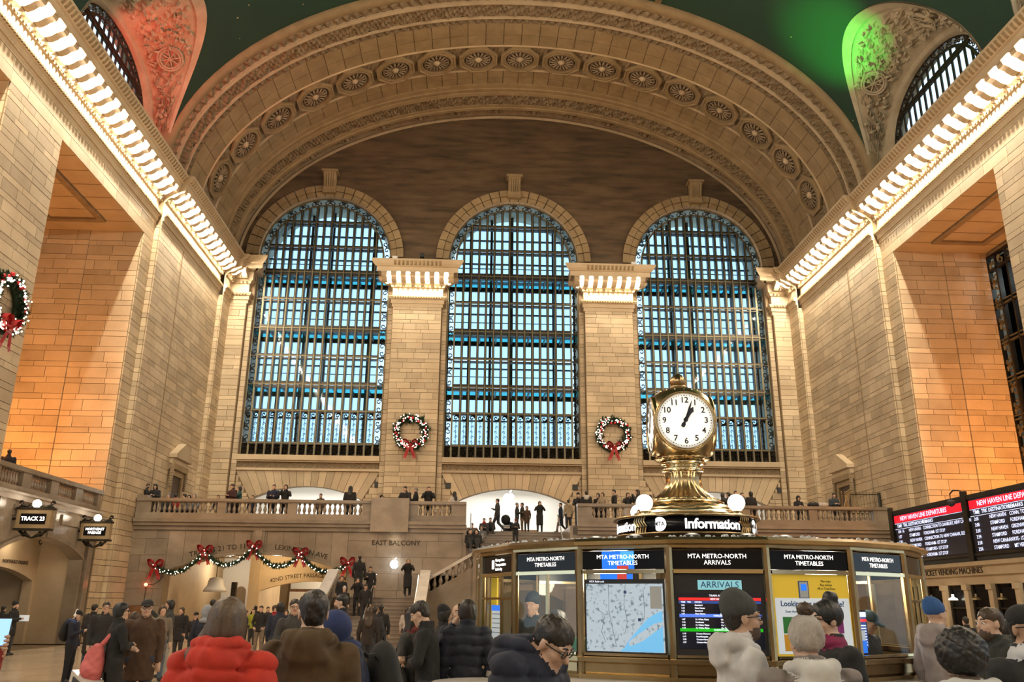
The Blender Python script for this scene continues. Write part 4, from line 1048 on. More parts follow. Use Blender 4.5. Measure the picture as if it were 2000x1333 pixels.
# staircase ---------------------------------------------------------------------
ss = tag(empty('staircase'), 'dark marble double staircase climbing to the east balcony', 'staircase')
def steps(x0, x1, y0, z0, n, rise, tread, axis='Y', sg=1):
    for i in range(n):
        z1 = z0+rise*(i+1)
        if axis == 'Y': b = MB().box(x0, x1, y0+tread*i, y0+tread*(i+1)+.03, z0+rise*i, z1-.04); b.box(x0, x1, y0+tread*i-.03, y0+tread*(i+1)+.03, z1-.04, z1)
        else:
            xa = x0+sg*tread*i; xb = x0+sg*(tread*(i+1)+.03); b = MB().box(*sorted((xa, xb)), y0, x1, z0+rise*i, z1-.04); b.box(*sorted((xa-sg*.03, xb)), y0, x1, z1-.04, z1)
        b.build('step', 'stair_marble', ss)
def sloped(name, P, y0, y1, z_low, h, m='polished_marble', parent=ss):
    """parapet following P [(x or y, z)] ..."""
for sg in (-1, 1):
    xa, xb = sorted((sg*8.3, sg*4.55))
    steps(xa, xb, 34.4, 0, 13, .154, .30)
    MB().box(xa, xb, 38.3, YB, 1.8, 2.0).build('landing', 'stair_marble', ss)
    steps(sg*4.55, YB, 38.7, 2.0, 8, .15, .31, 'X', -sg)
    MB().box(*sorted((sg*4.55, sg*2.05)), 38.7, YB, 0, 2.0).build('flight_base', 'polished_marble', ss)
    # parapets of the lower flight
    for xw, top in ((sg*8.45, 1.05), (sg*4.42, 1.05)):
        Pz = [(34.0, 1.45), (34.5, 1.45), (38.4, 3.05), (38.9, 3.05)]
        b = MB(); ring = [(y, z) for y, z in Pz]+[(38.9, 0), (34.0, 0)]
        b.prism(ring, lambda u, v, n: (xw-.14+n, u, v), .28); b.build('parapet', 'polished_marble', ss)
        c = MB(); c.prism([(33.95, 1.45), (34.5, 1.45), (38.4, 3.05), (38.95, 3.05), (38.95, 3.17), (38.36, 3.17), (34.46, 1.57), (33.95, 1.57)], lambda u, v, n: (xw-.22+n, u, v), .44); c.build('coping', 'marble_white', ss)
    for xw in (sg*8.2, sg*4.7, sg*6.6):
        MB().tube([(xw, 34.2, .95), (xw, 38.3, 2.95), (xw, 38.6, 2.95)], .03, 6).tube([(xw, 34.4, .0), (xw, 34.4, 1.05)], .022, 6).tube([(xw, 36.3, 1.0), (xw, 36.3, 2.0)], .022, 6).tube([(xw, 38.3, 2.0), (xw, 38.3, 2.95)], .022, 6).build('handrail', 'steel', ss)
    # raking front wall of the side flight with sloped balustrade
    xs0, xs1 = sg*4.42, sg*2.3; zs0, zs1 = 2.15, 3.3
    b = MB(); b.prism([(xs0, 0), (xs1, 0), (xs1, zs1), (xs0, zs0)], lambda u, v, n: (u, 38.4+n, v), .3); b.build('raking_wall', 'polished_marble', ss)
    for i in range(8):
        t = (i+.5)/8; x = xs0+(xs1-xs0)*t; o = link('baluster', BALM, ss, (x, 38.55, zs0+(zs1-zs0)*t-.04)); o.scale = (1.1, 1.1, 1.05)
    b = MB(); b.prism([(xs0-sg*.1, zs0+.55), (xs1, zs1+.55), (xs1, zs1+.70), (xs0-sg*.1, zs0+.70)], lambda u, v, n: (u, 38.34+n, v), .44); b.build('coping', 'marble_white', ss)
    MB().box(*sorted((sg*2.35, sg*1.75)), 38.32, 38.8, 0, 3.95).box(*sorted((sg*2.4, sg*1.7)), 38.28, 38.84, 3.95, 4.1).build('pedestal', 'polished_marble', ss)
MB().box(-2.1, 2.1, 38.7, YB, 3.0, 3.2).build('landing', 'stair_marble', ss)
pierced_wall(ss, -2.35, 2.35, 38.42, 38.8, 0, 3.25, [(0, 1.9, 1.75, 2.35)], 'polished_marble', 'front_wall')
arc_text('lettering', 'DINING CONCOURSE', ss, 0, -2.6, 5.2, 0, .24, 38.41)
baluster_run(ss, (-1.7, 38.56, 0), VX, 3.4, 3.28, 13); MB().box(-1.75, 1.75, 38.34, 38.78, 3.82, 3.97).build('coping', 'marble_white', ss)
steps(-2.75, 2.5, YB-.1, 3.2, 14, .163, .29)
for xw in (-2.85, 2.45): MB().box(xw, xw+.15, YB-.1, 46.6, 3.0, 5.5).build('stair_side_wall', 'polished_marble', ss)
# passages behind the dining archway and the south archway
pb = struct('wall_concourse', 'dim stone passage behind the stairs and the south archway', 'wall')
MB().box(-4.4, 4.4, 47.0, 47.3, 0, 3.0).box(-4.5, -4.4, 38.8, 47.3, 0, 3.0).box(4.4, 4.5, 38.8, 47.3, 0, 3.0).build('passage_wall', 'white_wall', pb); MB().box(-4.5, 4.5, 38.8, 47.3, 2.95, 3.0).build('passage_ceiling', 'white_wall', pb)
MB().box(8.3, 19, 52, 52.3, 0, 5.05).box(8.2, 8.5, YB+.9, 52.3, 0, 5.05).box(17.2, 19, YB+.9, 52.3, 0, 5.05).build('passage_wall', 'limestone', pb); MB().box(8.3, 19, YB+.9, 52.3, 4.25, 4.4).build('passage_ceiling', 'limestone', pb)
lamp('passage_light', (0, 42, 2.6), 60, WARM, .2); lamp('passage_light', (12.8, 46, 3.7), 120, WARM, .25)
for x in (-2.5, 2.25):
    MB().tube([(x, YB, 4.1), (x, 46.4, 6.45), (x, 46.9, 6.45)], .03, 6).tube([(x, YB, 3.2), (x, YB, 4.1)], .022, 6).tube([(x, 46.4, 5.5), (x, 46.4, 6.45)], .022, 6).build('handrail', 'steel', ss)
lamp('stair_light', (-6.4, 40.3, 4.9), 25, WARM, .2)

# doorways with pediments on the side walls of the arch zone ------------------------
for k, sg in ((1, -1), (2, 1)):
    d = tag(empty('door_%d' % k), 'pedimented stone doorway on the balcony by the %s wall' % ('north' if sg < 0 else 'south'), 'doorway', kind='structure')
    x = sg*(XB-.05); T = lambda u, v, n: (x-sg*n, 47.3+u, v)
    g = MB(); g.prism([(-1.0, ZF), (-.72, ZF), (-.72, 8.35), (.72, 8.35), (.72, ZF), (1.0, ZF), (1.0, 8.65), (-1.0, 8.65)], T, .14); g.build('frame', 'carved_stone', d)
    g = MB(); g.prism([(-1.15, 8.65), (1.15, 8.65), (1.15, 8.95), (-1.15, 8.95)], T, .3); g.build('lintel', 'carved_stone', d)
    g = MB(); g.prism([(-1.3, 9.25), (1.3, 9.25), (1.3, 9.45), (0, 10.2), (-1.3, 9.45)], T, .42); g.build('pediment', 'limestone', d)
    g = MB(); g.prism([(-1.2, 8.95), (1.2, 8.95), (1.2, 9.25), (-1.2, 9.25)], T, .22); g.build('frieze', 'limestone', d)
    for s in (-1, 1):
        q = MB()
        for i in range(9): q.ball(T(s*1.12, 7.75+i*.14, .18), .13-.008*abs(i-5), 6, 5)
        q.build('carved_drop', 'carved_recess', d)
    g = MB(); g.prism([(-.72, ZF), (.72, ZF), (.72, 8.35), (-.72, 8.35)], T, .03); g.build('leaf', 'dark_wood', d)
# iron fence at the south end of the balcony
fe = tag(empty('iron_fence'), 'spiked iron fence with a fan-shaped guard at the south end of the balcony', 'fence')
for i in range(13):
    x = 16.9+i*.165; MB().tube([(x, 43.4, 6.3), (x, 43.4, 7.5)], .018, 5).ball((x, 43.4, 7.52), .035, 6, 4).build('picket', 'gilt_bronze', fe)
for z in (6.4, 7.4): MB().box(16.85, 18.95, 43.37, 43.43, z-.02, z+.02).build('rail', 'bronze', fe)
MB().box(18.85, 19.0, 43.3, 43.5, ZF, 7.5).build('post', 'bronze', fe)
g = MB()
for i in range(9):
    t = i/8; g.tube([(16.85, 42.75, 5.9+t*.2), (16.85-.25*sin(t*PI), 42.6, 6.4+t*.5), (16.7+.3*t, 42.55, 7.3+.2*t)], .02, 4)
    g.ball((16.7+.3*t, 42.55, 7.35+.2*t), .03, 5, 4)
g.build('fan_guard', 'gilt_bronze', fe)

# ================================================================== north side: balcony in the bay, track entrance, signs
nbw = struct('wall_track', 'polished marble wall with a track archway beneath the north bay balustrade', 'wall')
y0, y1 = BAYS[0]-WH, BAYS[0]+WH
def pierced_side(root, x0, x1, ya, yb, z0, z1, hole, m, name, sgn=1):
    c, hw, zs, zc = hole; ys = sorted(set([ya, yb]+[round(float(v), 4) for v in c+hw*np.linspace(-1, 1, 33)])); b = MB()
    for i in range(len(ys)-1):
        ym = (ys[i]+ys[i+1])/2; inh = abs(ym-c) < hw; za = arch_top(ys[i], *hole) if inh else z0; zb = arch_top(ys[i+1], *hole) if inh else z0
        P = [(x0, ys[i], za), (x0, ys[i+1], zb), (x0, ys[i+1], z1), (x0, ys[i], z1)]; Q = [(x1, p[1], p[2]) for p in P]; b.add(P+Q, [(0,1,2,3),(7,6,5,4),(0,4,5,1)])
    for s in (-1, 1): b.add([(x0, c+s*hw, z0), (x1, c+s*hw, z0), (x1, c+s*hw, zs), (x0, c+s*hw, zs)], [(0,1,2,3)])
    return b.build(name, m, root)
H1 = (BAYS[0], 3.45, 3.45, 4.15)
pierced_side(nbw, -19.35, -19.9, y0, y1, 0, 5.3, H1, 'polished_marble', 'wall_panel')
rim = MB(); ys = np.linspace(H1[0]-3.45, H1[0]+3.45, 33); rim.grid([[(-19.27, float(y), arch_top(y, *H1)+d) for d in (0, .16)] for y in ys]); rim.grid([[(xx, float(y), arch_top(y, *H1)) for xx in (-19.27, -19.36)] for y in ys]); rim.build('arch_rim', 'polished_marble', nbw)
for yy in (31.1, 34.93, 38.75): MB().box(-19.36, -19.2, yy-.22, yy+.22, 4.15 if 32 < yy < 38 else 0, 5.3).build('pilaster_strip', 'polished_marble', nbw)
for yy in (33.0, 36.8): MB().box(-19.36, -19.28, yy-.9, yy+.9, 4.75, 5.15).build('sunk_panel', 'polished_marble', nbw)
MB().box(-27, -19.9, y0, y1, 4.3, 5.2).build('passage_ceiling', 'limestone', nbw)
for yy in (y0-.2, y1-.92): MB().box(-27, -19.9, yy, yy+.95, 0, 4.4).build('passage_side', 'limestone', nbw)
H2 = (BAYS[0], 3.25, 2.55, 3.05)
pierced_side(nbw, -21.2, -21.6, y0, y1, 0, 4.4, H2, 'limestone', 'inner_arch')
MB().box(-27, -26.8, y0, y1, 0, 4.4).build('far_wall', 'charcoal', nbw)
text('lettering', 'NORTHEAST PASSAGE', nbw, (-21.18, BAYS[0]+1.6, 3.26), .20, M=frame(VY, VZ, VX), extrude=.005)
for k in range(3):
    xk = -20.6-k*.75; MB().tube([(xk, 37.2-.3*k, 4.3), (xk-.1, 37.15-.3*k, 4.12), (xk, 37.1-.3*k, 4.0), (xk+.1, 37.0-.3*k, 4.05)], .03, 5).build('ceiling_hook', 'bronze', nbw)
lamp('track_light', (-20.5, 35.6, 3.95), 22, (1, .84, .60), .2); lamp('track_light', (-24.2, 34.2, 3.6), 6, WARM, .2)
MB().lathe([(.3, 0), (.28, -.08), (.1, -.12)], (-20.5, 35.6, 4.3), 16).build('ceiling_lamp', 'opal_lit', nbw, True)
nbl = tag(empty('bay_balustrade'), 'stone balustrade closing the north bay above the track archway', 'balustrade')
g = MB(); g.box(-19.95, -19.1, y0, y1, 5.5, 5.58).box(-19.95, -19.2, y0, y1, 5.3, 5.5); g.build('ledge', 'marble_white', nbl)
MB().box(-19.8, -19.32, y0, y1, 5.58, 5.82).build('plinth', 'polished_marble', nbl); MB().box(-19.86, -19.26, y0, y1, 6.38, 6.55).build('rail', 'polished_marble', nbl)
cuts = np.linspace(y0, y1, 5)
for i in range(5): MB().box(-19.78, -19.34, max(y0, cuts[i]-.32), min(y1, cuts[i]+.32), 5.82, 6.38).build('pedestal', 'polished_marble', nbl)
for i in range(4): baluster_run(nbl, (-19.56, cuts[i]+.32, 0), VY, cuts[i+1]-cuts[i]-.64, 5.82, 8)
def track_sign(x, y, lines, label):
    zc = 4.62; r = tag(empty('track_sign', (x, y, zc)), label, 'sign', 'hanging track signs')
    g = MB(); g.box(-.62, .62, -.12, .12, -.36, .36); g.build('case', 'carved_stone', r)
    g = MB(); g.box(-.66, .66, -.15, .15, .34, .42).box(-.66, .66, -.15, .15, -.42, -.34); g.build('moulding', 'bronze', r)
    MB().box(-.46, .46, -.135, -.12, -.19, .19).build('screen', 'black_glass', r)
    for i, s in enumerate(lines): text('lettering', s, r, (0, -.14, (.0 if len(lines) == 1 else .075-.15*i)), .20 if len(lines) == 1 else .145, matname='sign_lit', extrude=.003, bold=.004, sx=.95)
    MB().ball((0, -.02, .56), .15, 14, 10).build('globe', 'opal_lit', r, True)
    q = MB()
    for s in (-1, 1):
        q.tube([(s*.62, 0, .42), (s*.5, 0, .50), (s*.34, 0, .46), (s*.22, 0, .52), (s*.12, 0, .44)], [.05, .06, .05, .05, .03], 5); scroll(q, Vector((s*.55, 0, .56)), VX*s, VZ, .22, .025)
    q.build('crest', 'bronze', r)
    q = MB()
    for s in (-1, 1): q.tube([(s*.5, 0, -.42), (s*.35, 0, -.52), (s*.18, 0, -.58), (0, 0, -.68)], [.04, .06, .07, .03], 5); scroll(q, Vector((s*.28, 0, -.5)), VX*s, -VZ, .24, .025)
    q.box(-1.0, -.55, -.03, .03, -.05, .05); q.build('bracket', 'bronze', r)
    lamp('sign_globe_light', (x, y-.35, zc+.6), 7, WARMW, .12)
track_sign(-18.55, 32.2, ['TRACK 23'], 'hanging lit sign reading TRACK 23 with a globe lamp on top')
track_sign(-18.6, 37.6, ['NORTHEAST', 'PASSAGE'], 'hanging lit sign reading NORTHEAST PASSAGE with a globe lamp on top')
MB().box(-19.2, -18.4, 40.1, 41.6, 0, .95).box(-19.25, -18.3, 40.0, 41.7, .95, 1.02).build('tmp', 'polished_marble').name = 'stone_counter'
tag(bpy.data.objects['stone_counter'], 'low polished stone counter against the north wall pier', 'counter')

# ================================================================== south side: ticket windows and departures board
tk = struct('wall_ticket', 'carved stone ticket machine pavilion with dark window openings', 'wall')
XT = 17.0; g = MB(); g.box(XT-.12, XT+2.2, 14, 38.6, 2.95, 3.3).box(XT-.25, XT+2.2, 14, 38.7, 3.3, 3.45).box(XT, XT+2.2, 14, 38.6, 2.62, 2.95); g.build('entablature', 'limestone', tk)
MB().box(XT+.6, XT+2.2, 14, 38.5, 0, 2.7).build('back_panel', 'dark_wood', tk)
yy = 38.3; i = 0
while yy > 15:
    MB().box(XT-.06, XT+.7, yy-.28, yy, 0, 2.62).box(XT-.12, XT+.7, yy-.32, yy+.04, 2.42, 2.62).build('pilaster', 'limestone', tk)
    MB().box(XT+.1, XT+.6, yy-1.62, yy-.28, 0, .95).build('counter_front', 'carved_stone', tk)
    MB().box(XT+.12, XT+.16, yy-1.5, yy-.4, .95, 2.5).build('pane', 'black_glass', tk)
    q = MB(); q.box(XT+.05, XT+.15, yy-1.56, yy-1.44, .95, 2.6).box(XT+.05, XT+.15, yy-.46, yy-.34, .95, 2.6).box(XT+.05, XT+.15, yy-1.5, yy-.4, 1.72, 1.78); q.build('bronze_frame', 'bronze', tk)
    l = MB(); l.lathe([(.17, 0), (.15, .06), (.05, .10), (.04, .22)], (XT-.15, yy-.95, 2.05), 12); l.build('counter_lamp', 'opal_lit' if i % 3 == 2 else 'gilt_bronze', tk)
    yy -= 1.62; i += 1
text('lettering', 'TICKET VENDING MACHINES', tk, (XT-.13, 34.0, 3.12), .33, M=frame(-VY, VZ, -VX), extrude=.01)
bd = tag(empty('departures_board'), 'long black departures board with red headings over the ticket machines', 'board')
mat('board_red', (.6, 0, .02), .4, emit=(1.0, .012, .03), es=.85); mat('board_text', (.8, .85, 1), .4, emit=(.62, .70, 1.0), es=1.25); mat('board_black', (.008, .008, .012), .35, emit=(.004, .004, .009), es=1.)
MB().box(XT+.02, XT+.3, 14, 38.75, 3.45, 6.0).build('cabinet', 'charcoal', bd)
MBR = frame(-VY, VZ, -VX)
rows = [['1:04  16', 'NEW HAVEN', 'CONNECTION TO DANBURY, NEW CANAAN'], ['1:07', 'STAMFORD', 'FORDHAM- 1ST STOP'], ['1:34', 'NEW HAVEN', 'CONNECTION TO NEW CANAAN, SLE'], ['2:07', 'STAMFORD', 'FORDHAM- 1ST STOP'], ['2:34', 'NEW HAVEN', 'STAMFORD- 1ST STOP'], ['3:07', 'STAMFORD', 'FORDHAM- 1ST STOP']]
rows2 = [['3:05', 'NEW HAVEN', 'CONN. TO DANBURY'], ['3:08', 'STAMFORD', 'FORDHAM- 1ST STOP'], ['3:30', 'NEW HAVEN', 'GREENWICH- 1ST STOP'], ['3:34', 'STAMFORD', 'FORDHAM- 1ST STOP'], ['3:38', 'NEW CANAAN', 'RYE- 1ST STOP'], ['3:56', 'STAMFORD', 'MT VERNON E- 1ST STOP']]
for (ya, yb, rr) in ((38.3, 32.75, rows), (32.25, 26.7, rows2)):
    sc = empty('screen', (0, 0, 0), 0, bd); w_ = ya-yb
    MB().box(XT-.02, XT+.03, yb, ya, 3.8, 5.8).build('display', 'board_black', sc)
    MB().box(XT-.03, XT-.01, yb, ya, 5.42, 5.74).build('red_heading', 'board_red', sc)
    text('lettering', 'NEW HAVEN LINE DEPARTURES', sc, (XT-.04, ya-.45*w_, 5.58), .27, M=MBR, matname='board_text', extrude=.001, bold=.003)
    MB().box(XT-.03, XT-.015, yb, ya, 5.385, 5.40).box(XT-.03, XT-.015, yb, ya, 5.135, 5.15).build('rule', 'board_text', sc)
    for s, u in (('TIME', .04), ('TRK', .14), ('DESTINATION', .22), ('REMARKS', .44)):
        text('lettering', s, sc, (XT-.04, ya-u*w_, 5.27), .20, M=MBR, matname='board_text', extrude=.001, align='LEFT', bold=.003)
    for i, r in enumerate(rr):
        z = 5.02-i*.225
        for s, u in zip(r, (.04, .22, .44)): text('lettering', s, sc, (XT-.04, ya-u*w_, z), .19, M=MBR, matname='board_text', extrude=.001, align='LEFT', bold=.002, sx=.92)
for yy in (38.55, 32.5, 26.5):
    MB().box(XT-.10, XT+.02, yy-.16, yy+.16, 3.5, 6.15).build('mast', 'bronze', bd)
MB().box(XT-.06, XT+.02, 14, 38.7, 5.80, 5.95).box(XT-.06, XT+.02, 14, 38.7, 3.66, 3.76).build('frame_rail', 'bronze', bd)
cm = tag(empty('camera_dome', (XT-.35, 32.9, 5.75)), 'dome security camera on a curved arm in front of the departures board', 'camera')
MB().lathe([(.02, -.16), (.12, -.10), (.15, 0), (.15, .08), (.05, .12)], (0,0,0), 14).build('dome', 'charcoal', cm, True); MB().tube([(0,0,.1), (0,0,.35), (.06,-.15,.47), (.2,-.3,.45), (.34,-.38,.36)], .03, 6).build('arm', 'bronze', cm)
# ================================================================== information booth
BX, BY, BR, NB, PH0 = 0.40, 11.0, 2.70, 18, math.radians(-18.0)
STP = 2*PI/NB
mat('screen_black', (.004, .004, .006), .1, emit=(.006, .007, .012), es=1.)
def map_mat():
    m, N, L, b = new_mat('map_screen'); b.inputs['Roughness'].default_value = .15; b.inputs['Base Color'].default_value = (.02, .02, .02, 1)
    tc = N.new('ShaderNodeTexCoord'); n = N.new('ShaderNodeTexNoise'); n.inputs['Scale'].default_value = 26; n.inputs['Detail'].default_value = 6; L.new(tc.outputs['Object'], n.inputs['Vector'])
    r = N.new('ShaderNodeValToRGB'); e = r.color_ramp.elements; e[0].position = .34; e[0].color = (.18, .24, .28, 1); e[1].position = .46; e[1].color = (.50, .58, .62, 1); L.new(n.outputs[0], r.inputs[0])
    L.new(r.outputs[0], b.inputs['Emission Color']); b.inputs['Emission Strength'].default_value = .95
map_mat()
mat('map_water', (.1, .3, .5), .2, emit=(.14, .40, .66), es=.95); mat('map_line', (.1, .1, .12), .4, emit=(.10, .14, .17), es=.6)
mat('cyan_plate', (.2, .45, .5), .4, emit=(.16, .40, .46), es=.85); mat('scr_red', (.6, .02, .02), .4, emit=(.95, .02, .02), es=.9); mat('scr_blue', (.1, .2, .7), .4, emit=(.06, .16, .75), es=.9)
mat('scr_navy', (.02, .05, .2), .4, emit=(.02, .06, .26), es=.8); mat('scr_green', (0, .4, 0), .4, emit=(.01, .38, .01), es=.8); mat('scr_white', (.8, .8, .9), .4, emit=(.72, .78, .95), es=1.1)
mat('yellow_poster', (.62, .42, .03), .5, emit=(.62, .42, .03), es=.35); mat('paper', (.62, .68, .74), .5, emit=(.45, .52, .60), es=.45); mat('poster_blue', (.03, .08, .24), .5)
mat('tile_green', (.02, .20, .04), .5); mat('tile_orange', (.70, .36, .02), .5); mat('tile_purple', (.22, .02, .20), .5); mat('phone_grey', (.45, .48, .50), .3)
mat('ad_blue', (.02, .15, .7), .3, emit=(.01, .16, .80), es=.9); mat('ad_reflection_sky', (.1, .4, .9), .3, emit=(.05, .36, .85), es=.9); mat('ad_reflection_red', (.5, .04, .03), .3, emit=(.45, .05, .04), es=.8)
mat('led_strip', (1, 1, 1), .4, emit=(1, .95, .85), es=3.0)
bt = tag(empty('information_booth', (BX, BY, 0)), 'many-sided brass and glass information booth with lit black fascia panels', 'booth')
def bv(k, r, z): a_ = PH0+STP*k; return Vector((r*sin(a_), -r*cos(a_), z))
def ring(name, prof, m, smooth=False):
    b = MB(); b.grid([[bv(k, r, z) for k in range(NB)] for r, z in prof], 0, True); return b.build(name, m, bt, smooth)
ring('marble_base', [(BR-.10, 0), (BR-.02, 0), (BR-.02, .12), (BR-.10, .14), (BR-.10, .98), (BR+.20, 1.0), (BR+.20, 1.06), (BR-.2, 1.06)], 'marble_white')
ring('brass_plinth', [(BR-.1, 1.06), (BR+.03, 1.06), (BR+.05, 1.10), (BR+.0, 1.12), (BR+.0, 1.20), (BR+.07, 1.22), (BR+.07, 1.26), (BR-.02, 1.28), (BR-.1, 1.28)], 'brass')
ring('cornice', [(BR-.12, 2.28), (BR+.0, 2.28), (BR+.03, 2.30), (BR+.03, 2.325), (BR+.09, 2.335), (BR+.11, 2.37), (BR+.06, 2.40), (BR-.3, 2.40)], 'brass')
ring('roof', [(BR-.28, 2.36), (BR-.30, 2.39), (.9, 2.41), (.1, 2.41)], 'charcoal')
ring('ceiling', [(BR-.1, 2.27), (.1, 2.27)], 'white'); ring('inner_floor', [(BR-.1, .02), (.1, .02)], 'dark_wood')
for k in range(NB): MB().tube([bv(k, BR+.0, 1.06), bv(k, BR+.0, 2.30)], .042, 8).build('post', 'brass', bt)
def facet(k):
    a_ = PH0+STP*(k+.5); N_ = Vector((sin(a_), -cos(a_), 0)); U = Vector((cos(a_), sin(a_), 0)); return N_, U, N_*(BR*cos(STP/2)), 2*BR*sin(STP/2)
def T_of(k):
    N_, U, C, w_ = facet(k)
    def put(name, u0, u1, z0, z1, n0, n1, m, parent=bt): return MB().fbox(C, U, VZ, N_, u0, u1, z0, z1, n0, n1).build(name, m, parent)
    def tx(s, u, z, size, m, n=.03, bold=.0, align='CENTER', sx=1., name='lettering'): return text(name, s, bt, C+U*u+VZ*z+N_*n, size, M=frame(U, VZ, N_), matname=m, extrude=.001, bold=bold, align=align, sx=sx)
    return put, tx, w_/2-.04
for k in range(NB):
    put, tx, h = T_of(k)
    put('fascia', -h, h, 2.095, 2.275, -.02, .012, 'black_glass'); put('head_rail', -h, h, 2.055, 2.09, -.03, .03, 'bright_brass'); put('sill_rail', -h, h, 1.275, 1.30, -.03, .03, 'bright_brass')
    if k not in (-1 % NB, 0, 1): put('pane', -h, h, 1.30, 2.055, -.008, .0, 'booth_glass')
    if k in ((NB-2), 1, 2, NB-1, 0) or k > 4:
        if k == 0: tx('MTA METRO-NORTH', 0, 2.215, .060, 'sign_lit', .016); tx('ARRIVALS', 0, 2.155, .060, 'sign_lit', .016)
        elif k != NB-3: tx('MTA METRO-NORTH', 0, 2.215, .058, 'sign_lit', .016); tx('TIMETABLES', 0, 2.155, .058, 'sign_lit', .016)
# face with the round emblem, flyer and glazing bars
put, tx, h = T_of(NB-3)
for i, s in enumerate(('Metropolitan', 'Transportation', 'Authority')): tx(s, -.05, 2.235-i*.05, .048, 'sign_lit', .016, align='LEFT')
put('emblem', -.15, -.09, 2.14, 2.24, .012, .016, 'sign_lit')
for u in (-.28, .12): put('glazing_bar', u-.012, u+.012, 1.3, 2.055, -.01, .02, 'brass')
put('glazing_bar', -h, h, 1.80, 1.825, -.01, .02, 'brass')
put('flyer', -.22, .06, 1.38, 1.74, -.03, -.02, 'paper'); put('flyer_heading', -.22, .06, 1.68, 1.74, -.02, -.016, 'ad_blue')
for i in range(5): put('flyer_line', -.20, .02, 1.64-i*.05, 1.648-i*.05, -.02, -.017, 'map_line')
put('curtain_panel', -h, -.26, 1.3, 2.05, -.12, -.1, 'yellow_poster')
# reflection of an ad screen, painted on as glowing panels; map screen
put, tx, h = T_of(NB-1)
put('advert', -.22, .12, 2.098, 2.272, .010, .0135, 'ad_blue'); put('advert_sky', -.02, .12, 2.17, 2.272, .0136, .0142, 'ad_reflection_sky'); put('advert_figure', -.06, .06, 2.098, 2.13, .0136, .0142, 'ad_reflection_red')
put('advert_strip', -.24, .10, 2.0, 2.05, .012, .016, 'ad_blue'); put('advert_strip_red', -.06, .04, 2.0, 2.05, .016, .018, 'ad_reflection_red')
put('screen_bezel', -h+.01, h-.01, 1.30, 2.0, -.04, .005, 'black'); put('map_screen', -h+.03, h-.03, 1.315, 1.955, .005, .010, 'map_screen')
N_, U, C, w_ = facet(NB-1); poly = [(-.06, 1.318), (.0, 1.36), (.06, 1.44), (.16, 1.55), (.24, 1.63), (.33, 1.68), (.385, 1.70), (.385, 1.60), (.30, 1.58), (.20, 1.52), (.09, 1.45), (.02, 1.40), (.06, 1.37), (.18, 1.42), (.30, 1.50), (.385, 1.56), (.385, 1.318)]
b = MB(); b.prism(poly, lambda u, v, n: C+U*u+VZ*v+N_*(.0105+n), .001); b.build('map_water', 'map_water', bt)
b = MB(); P3 = lambda u, v: C+U*u+VZ*v+N_*.0125
for pl in ([(-.16, 1.95), (-.155, 1.80), (-.16, 1.70), (-.13, 1.55), (-.10, 1.42), (-.09, 1.36)], [(.02, 1.95), (.0, 1.75), (.03, 1.60), (.0, 1.48)], [(.20, 1.90), (.21, 1.72), (.20, 1.62)], [(-.30, 1.72), (-.2, 1.66), (-.24, 1.5), (-.2, 1.4)]): b.tube([P3(*q) for q in pl], .0025, 4)
for i in range(40): u, v = random.uniform(-.36, .1), random.uniform(1.45, 1.92); b.tube([P3(u, v), P3(u+random.uniform(-.03, .03), v+random.uniform(-.03, .03))], .0012, 3)
stuff(b.build('map_routes', 'map_line', bt))
put('map_legend', .27, .385, 1.72, 1.93, .011, .013, 'phone_grey'); tx('MTA Railroads', -.36, 1.977, .026, 'scr_white', .012, 0, 'LEFT'); put('map_badge', .0, .03, 1.86, 1.89, .011, .014, 'poster_blue'); put('map_badge', .14, .17, 1.60, 1.63, .0116, .014, 'poster_blue')
# arrivals screen
put, tx, h = T_of(0)
put('screen_bezel', -h, h, 1.30, 2.055, -.04, .002, 'black'); put('arrivals_plate', -.20, .22, 1.90, 1.99, .002, .006, 'cyan_plate'); tx('ARRIVALS', .01, 1.945, .085, 'poster_blue', .008, 0)
put('arrivals_screen', -.40, .40, 1.36, 1.87, .002, .006, 'screen_black'); tx('TRAIN ARRIVALS', 0, 1.845, .026, 'scr_white', .008, .0004)
put('row_red', -.39, .39, 1.80, 1.826, .006, .008, 'scr_red'); tx('NEW HAVEN LINE', 0, 1.813, .022, 'scr_white', .010, .0004); put('row_navy', -.39, .39, 1.772, 1.796, .006, .008, 'scr_navy')
put('row_blue', -.39, .39, 1.645, 1.675, .006, .008, 'scr_blue'); tx('HARLEM LINE', 0, 1.66, .022, 'scr_white', .010, .0004); put('row_green', -.39, .39, 1.515, 1.545, .006, .008, 'scr_green'); tx('HUDSON LINE', 0, 1.53, .022, 'scr_white', .010, .0004)
tx('TIME', -.37, 1.784, .02, 'scr_white', .010, .0004, 'LEFT'); tx('TRK', -.31, 1.784, .02, 'scr_white', .010, .0004, 'LEFT'); tx('ORIGIN', -.24, 1.784, .02, 'scr_white', .010, .0004, 'LEFT'); tx('STATUS', .0, 1.784, .02, 'scr_white', .010, .0004, 'LEFT')
for g_, (z0, nm_) in enumerate(((1.755, ('Stamford', 'New Haven', 'Stamford', 'New Haven')), (1.625, ('N. White Plains', 'Southeast', 'N. White Plains', 'N. White Plains')), (1.495, ('Croton-Harmon', 'Poughkeepsie', 'Croton-Harmon', 'Croton-Harmon')))):
    for i, s in enumerate(nm_):
        z = z0-i*.026; tx('1:%02d' % (4+i*9+g_*3), -.37, z, .02, 'scr_white', .008, .0006, 'LEFT'); tx(s, -.24, z, .02, 'scr_white', .008, .0006, 'LEFT'); tx('On Time', .0, z, .02, 'scr_white', .008, .0006, 'LEFT')
